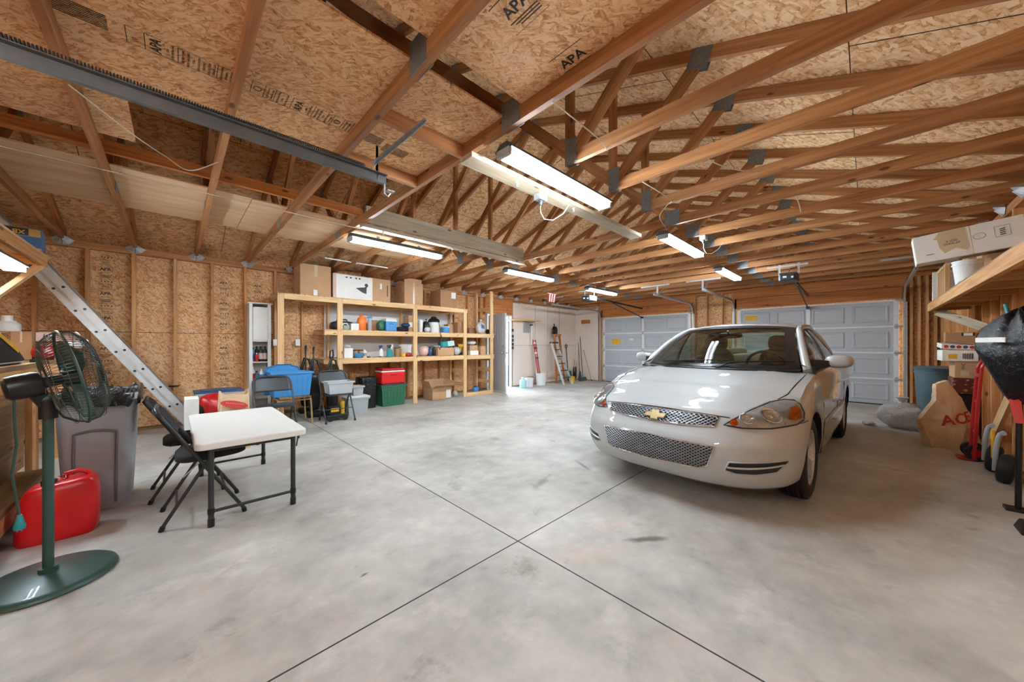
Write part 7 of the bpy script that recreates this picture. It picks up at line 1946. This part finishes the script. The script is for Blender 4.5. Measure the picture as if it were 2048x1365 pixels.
for k, (x, y, mt) in enumerate(((0, 0, 'redp'), (.035, .02, 'truss'), (-.03, .03, 'redp'))):
    MB().tube([(x, y, 0), (x - .10 - .02 * k, y + .14, 1.35)], .017, 8).build('pole', M[mt], t, smooth=40)
for z in (.8, .95, 1.1, 1.25): MB().obox((-.01 - z * .075, .02 + z * .1, z), (.13, .05, .05), rot('Z', 20)).build('grip_band', M['black' if z in (.8, 1.1) else 'paper'], t)
MB().tube([(-.1, .15, 1.33), (-.13, .17, 1.55)], .008, 6).build('tip', M['steel'], t)
def stepladder(label, u0, u1, vtop, vbot, y, mat, rungmat, lean):
    p0, p1 = PZ(u0, vbot), PZ(u1, vbot); h = PY((u0 + u1) / 2 - lean * 10, vtop, 7.05).z
    w = .42; t = thing('step_ladder', label, 'ladder', ((p0.x + p1.x) / 2, y, 0)); 
    top = Vector((-lean * .12, (6.95 if lean < 1 else 6.82) - y, h))
    for s_ in (-1, 1):
        MB().beam((s_ * w / 2, 0, 0), top + Vector((s_ * w * .28, 0, 0)), .025, .07, up=(0, 1, .2)).build('rail', M[mat], t)
    for k in range(1, 6):
        c = top * (k / 6); ww = w / 2 + (w * .28 - w / 2) * k / 6
        MB().box((c.x - ww, c.y - .04, c.z - .012), (c.x + ww, c.y + .04, c.z + .012)).build('step', M[rungmat], t)
    MB().obox(top, (w * .62, .16, .05)).build('top_cap', M[rungmat if mat == 'alu' else mat], t, bevel=.008)
    return t
stepladder('wooden step ladder with orange sides leaning on the tan pegboard', 1093, 1108, 670, 764, 6.86, 'oranged', 'truss', .6)
stepladder('aluminium step ladder with black steps in front of the wooden one', 1108, 1132, 686, 768, 6.38, 'alu', 'dgray', 1.3)
bucket('white bucket holding the red poles beside the step ladders', (pc(1084, 766, 6.86).x, 6.9, 0), .16, .36, 'white', handle=False)
bucket('small white bucket between the clear jug and the brown box', (pc(1060, 771, 6.8).x, 6.84, 0), .13, .26, 'white')
bottle('cloudy jug on the floor beside the doorway', (pc(1048.5, 771, 6.75).x, 6.8, 0), .10, .3, 'aqua', cap='white', name='jug', cat='jug')
carton('small brown box on the floor behind the white buckets', pc(1063, 768, 7.0).x, pc(1072, 768, 7.0).x, 7.08, .25, 0, .1, mat='card2', tape=False)
bucket('yellow bucket at the foot of the aluminium step ladder', (pc(1132, 762, 6.85).x, 6.62, 0), .10, .2, 'yellow', handle=False)
q = pc(1108, 660, 7.12)
t = thing('hanging_shovel', 'black shovel hanging blade up on the pegboard with a pale handle', 'shovel', (q.x, 7.12, .9))
MB().grid(lambda u, v: Vector((.02 + (2 * u - 1) * (.06 + .09 * math.sin(PI * min(1, v * .75 + .12))), -.02 - .03 * math.cos(PI * (u - .5)), q.z - .9 - .32 * (v) + .1)), 10, 8).build('blade', M['black'], t, smooth=50, solid=.008)
MB().tube([(.0, 0, q.z - .9 + .2), (.02, -.02, q.z - .9 - .05)], .016, 8).build('socket', M['black'], t, smooth=40)
MB().tube([(.03, -.01, q.z - .9 - .2), (.22, -.05, -.5)], .014, 8).build('handle', M['wire'], t, smooth=40)
t, q = pole('snow_shovel', 'shovel with a black D-handle against the pegboard', 1132.5, 698, 1137, 758, 6.98, 7.14, .014, 'black', 'shovel')
MB().tube([q, q + Vector((-.06, 0, .1)), q + Vector((0, 0, .15)), q + Vector((.06, 0, .1)), q], .013, 8).build('grip', M['black'], t, smooth=50)
MB().grid(lambda u, v: Vector(((u - .5) * .2, -.05 + .06 * math.cos(PI * (u - .5)), .02 + .32 * v)), 8, 6).build('scoop', M['green'], t, smooth=50, solid=.008)
t, q = pole('garden_fork', 'black boots and fork standing between the shovels', 1149, 720, 1149.5, 757, 6.9, 7.12, .013, 'tan', 'fork')
rbox((.0, -.0, .28), (.13, .1, .4), n=4).build('boot', M['black'], t, smooth=50)
for k in (-.05, .05): MB().tube([(k, -.03, .3), (k * 1.2, -.04, .62)], .012, 6).build('strap', M['tan'], t)
t, q = pole('push_broom', 'green broom with a long dark handle in the pegboard corner', 1160, 674, 1166, 757, 6.7, 6.95, .012, 'green', 'broom')
MB().hexa([(-.2, -.05, 0), (.2, -.05, 0), (.2, .05, 0), (-.2, .05, 0), (-.14, -.03, .13), (.14, -.03, .13), (.14, .03, .13), (-.14, .03, .13)]).build('brush_head', M['green'], t, bevel=.01)
t, q = pole('rake', 'rake with a slim green handle beside the green broom', 1156, 676, 1160, 755, 6.95, 7.14, .011, 'dgray', 'rake')
MB().hexa([(-.08, -.02, 0), (.08, -.02, 0), (.08, .02, 0), (-.08, .02, 0), (-.03, -.012, .3), (.03, -.012, .3), (.03, .012, .3), (-.03, .012, .3)]).build('rake_head', M['green'], t)
t, q = pole('broom_stick', 'tan wooden stick leaning into the pegboard corner', 1167, 700, 1183, 757, 6.45, 6.8, .013, 'tan', 'pole')
MB().cyl((0, 0, 0), (0, 0, .05), .018, n=10).build('ferrule', M['dgray'], t, smooth=40)
MB().box((XW - .104, 6.62, 1.95), (XW - .1005, 6.98, 2.08)).build('patch_panel', M['oranged'])
tag(bpy.data.objects['patch_panel'], 'orange board fixed to the pegboard beside the corner track', 'board')
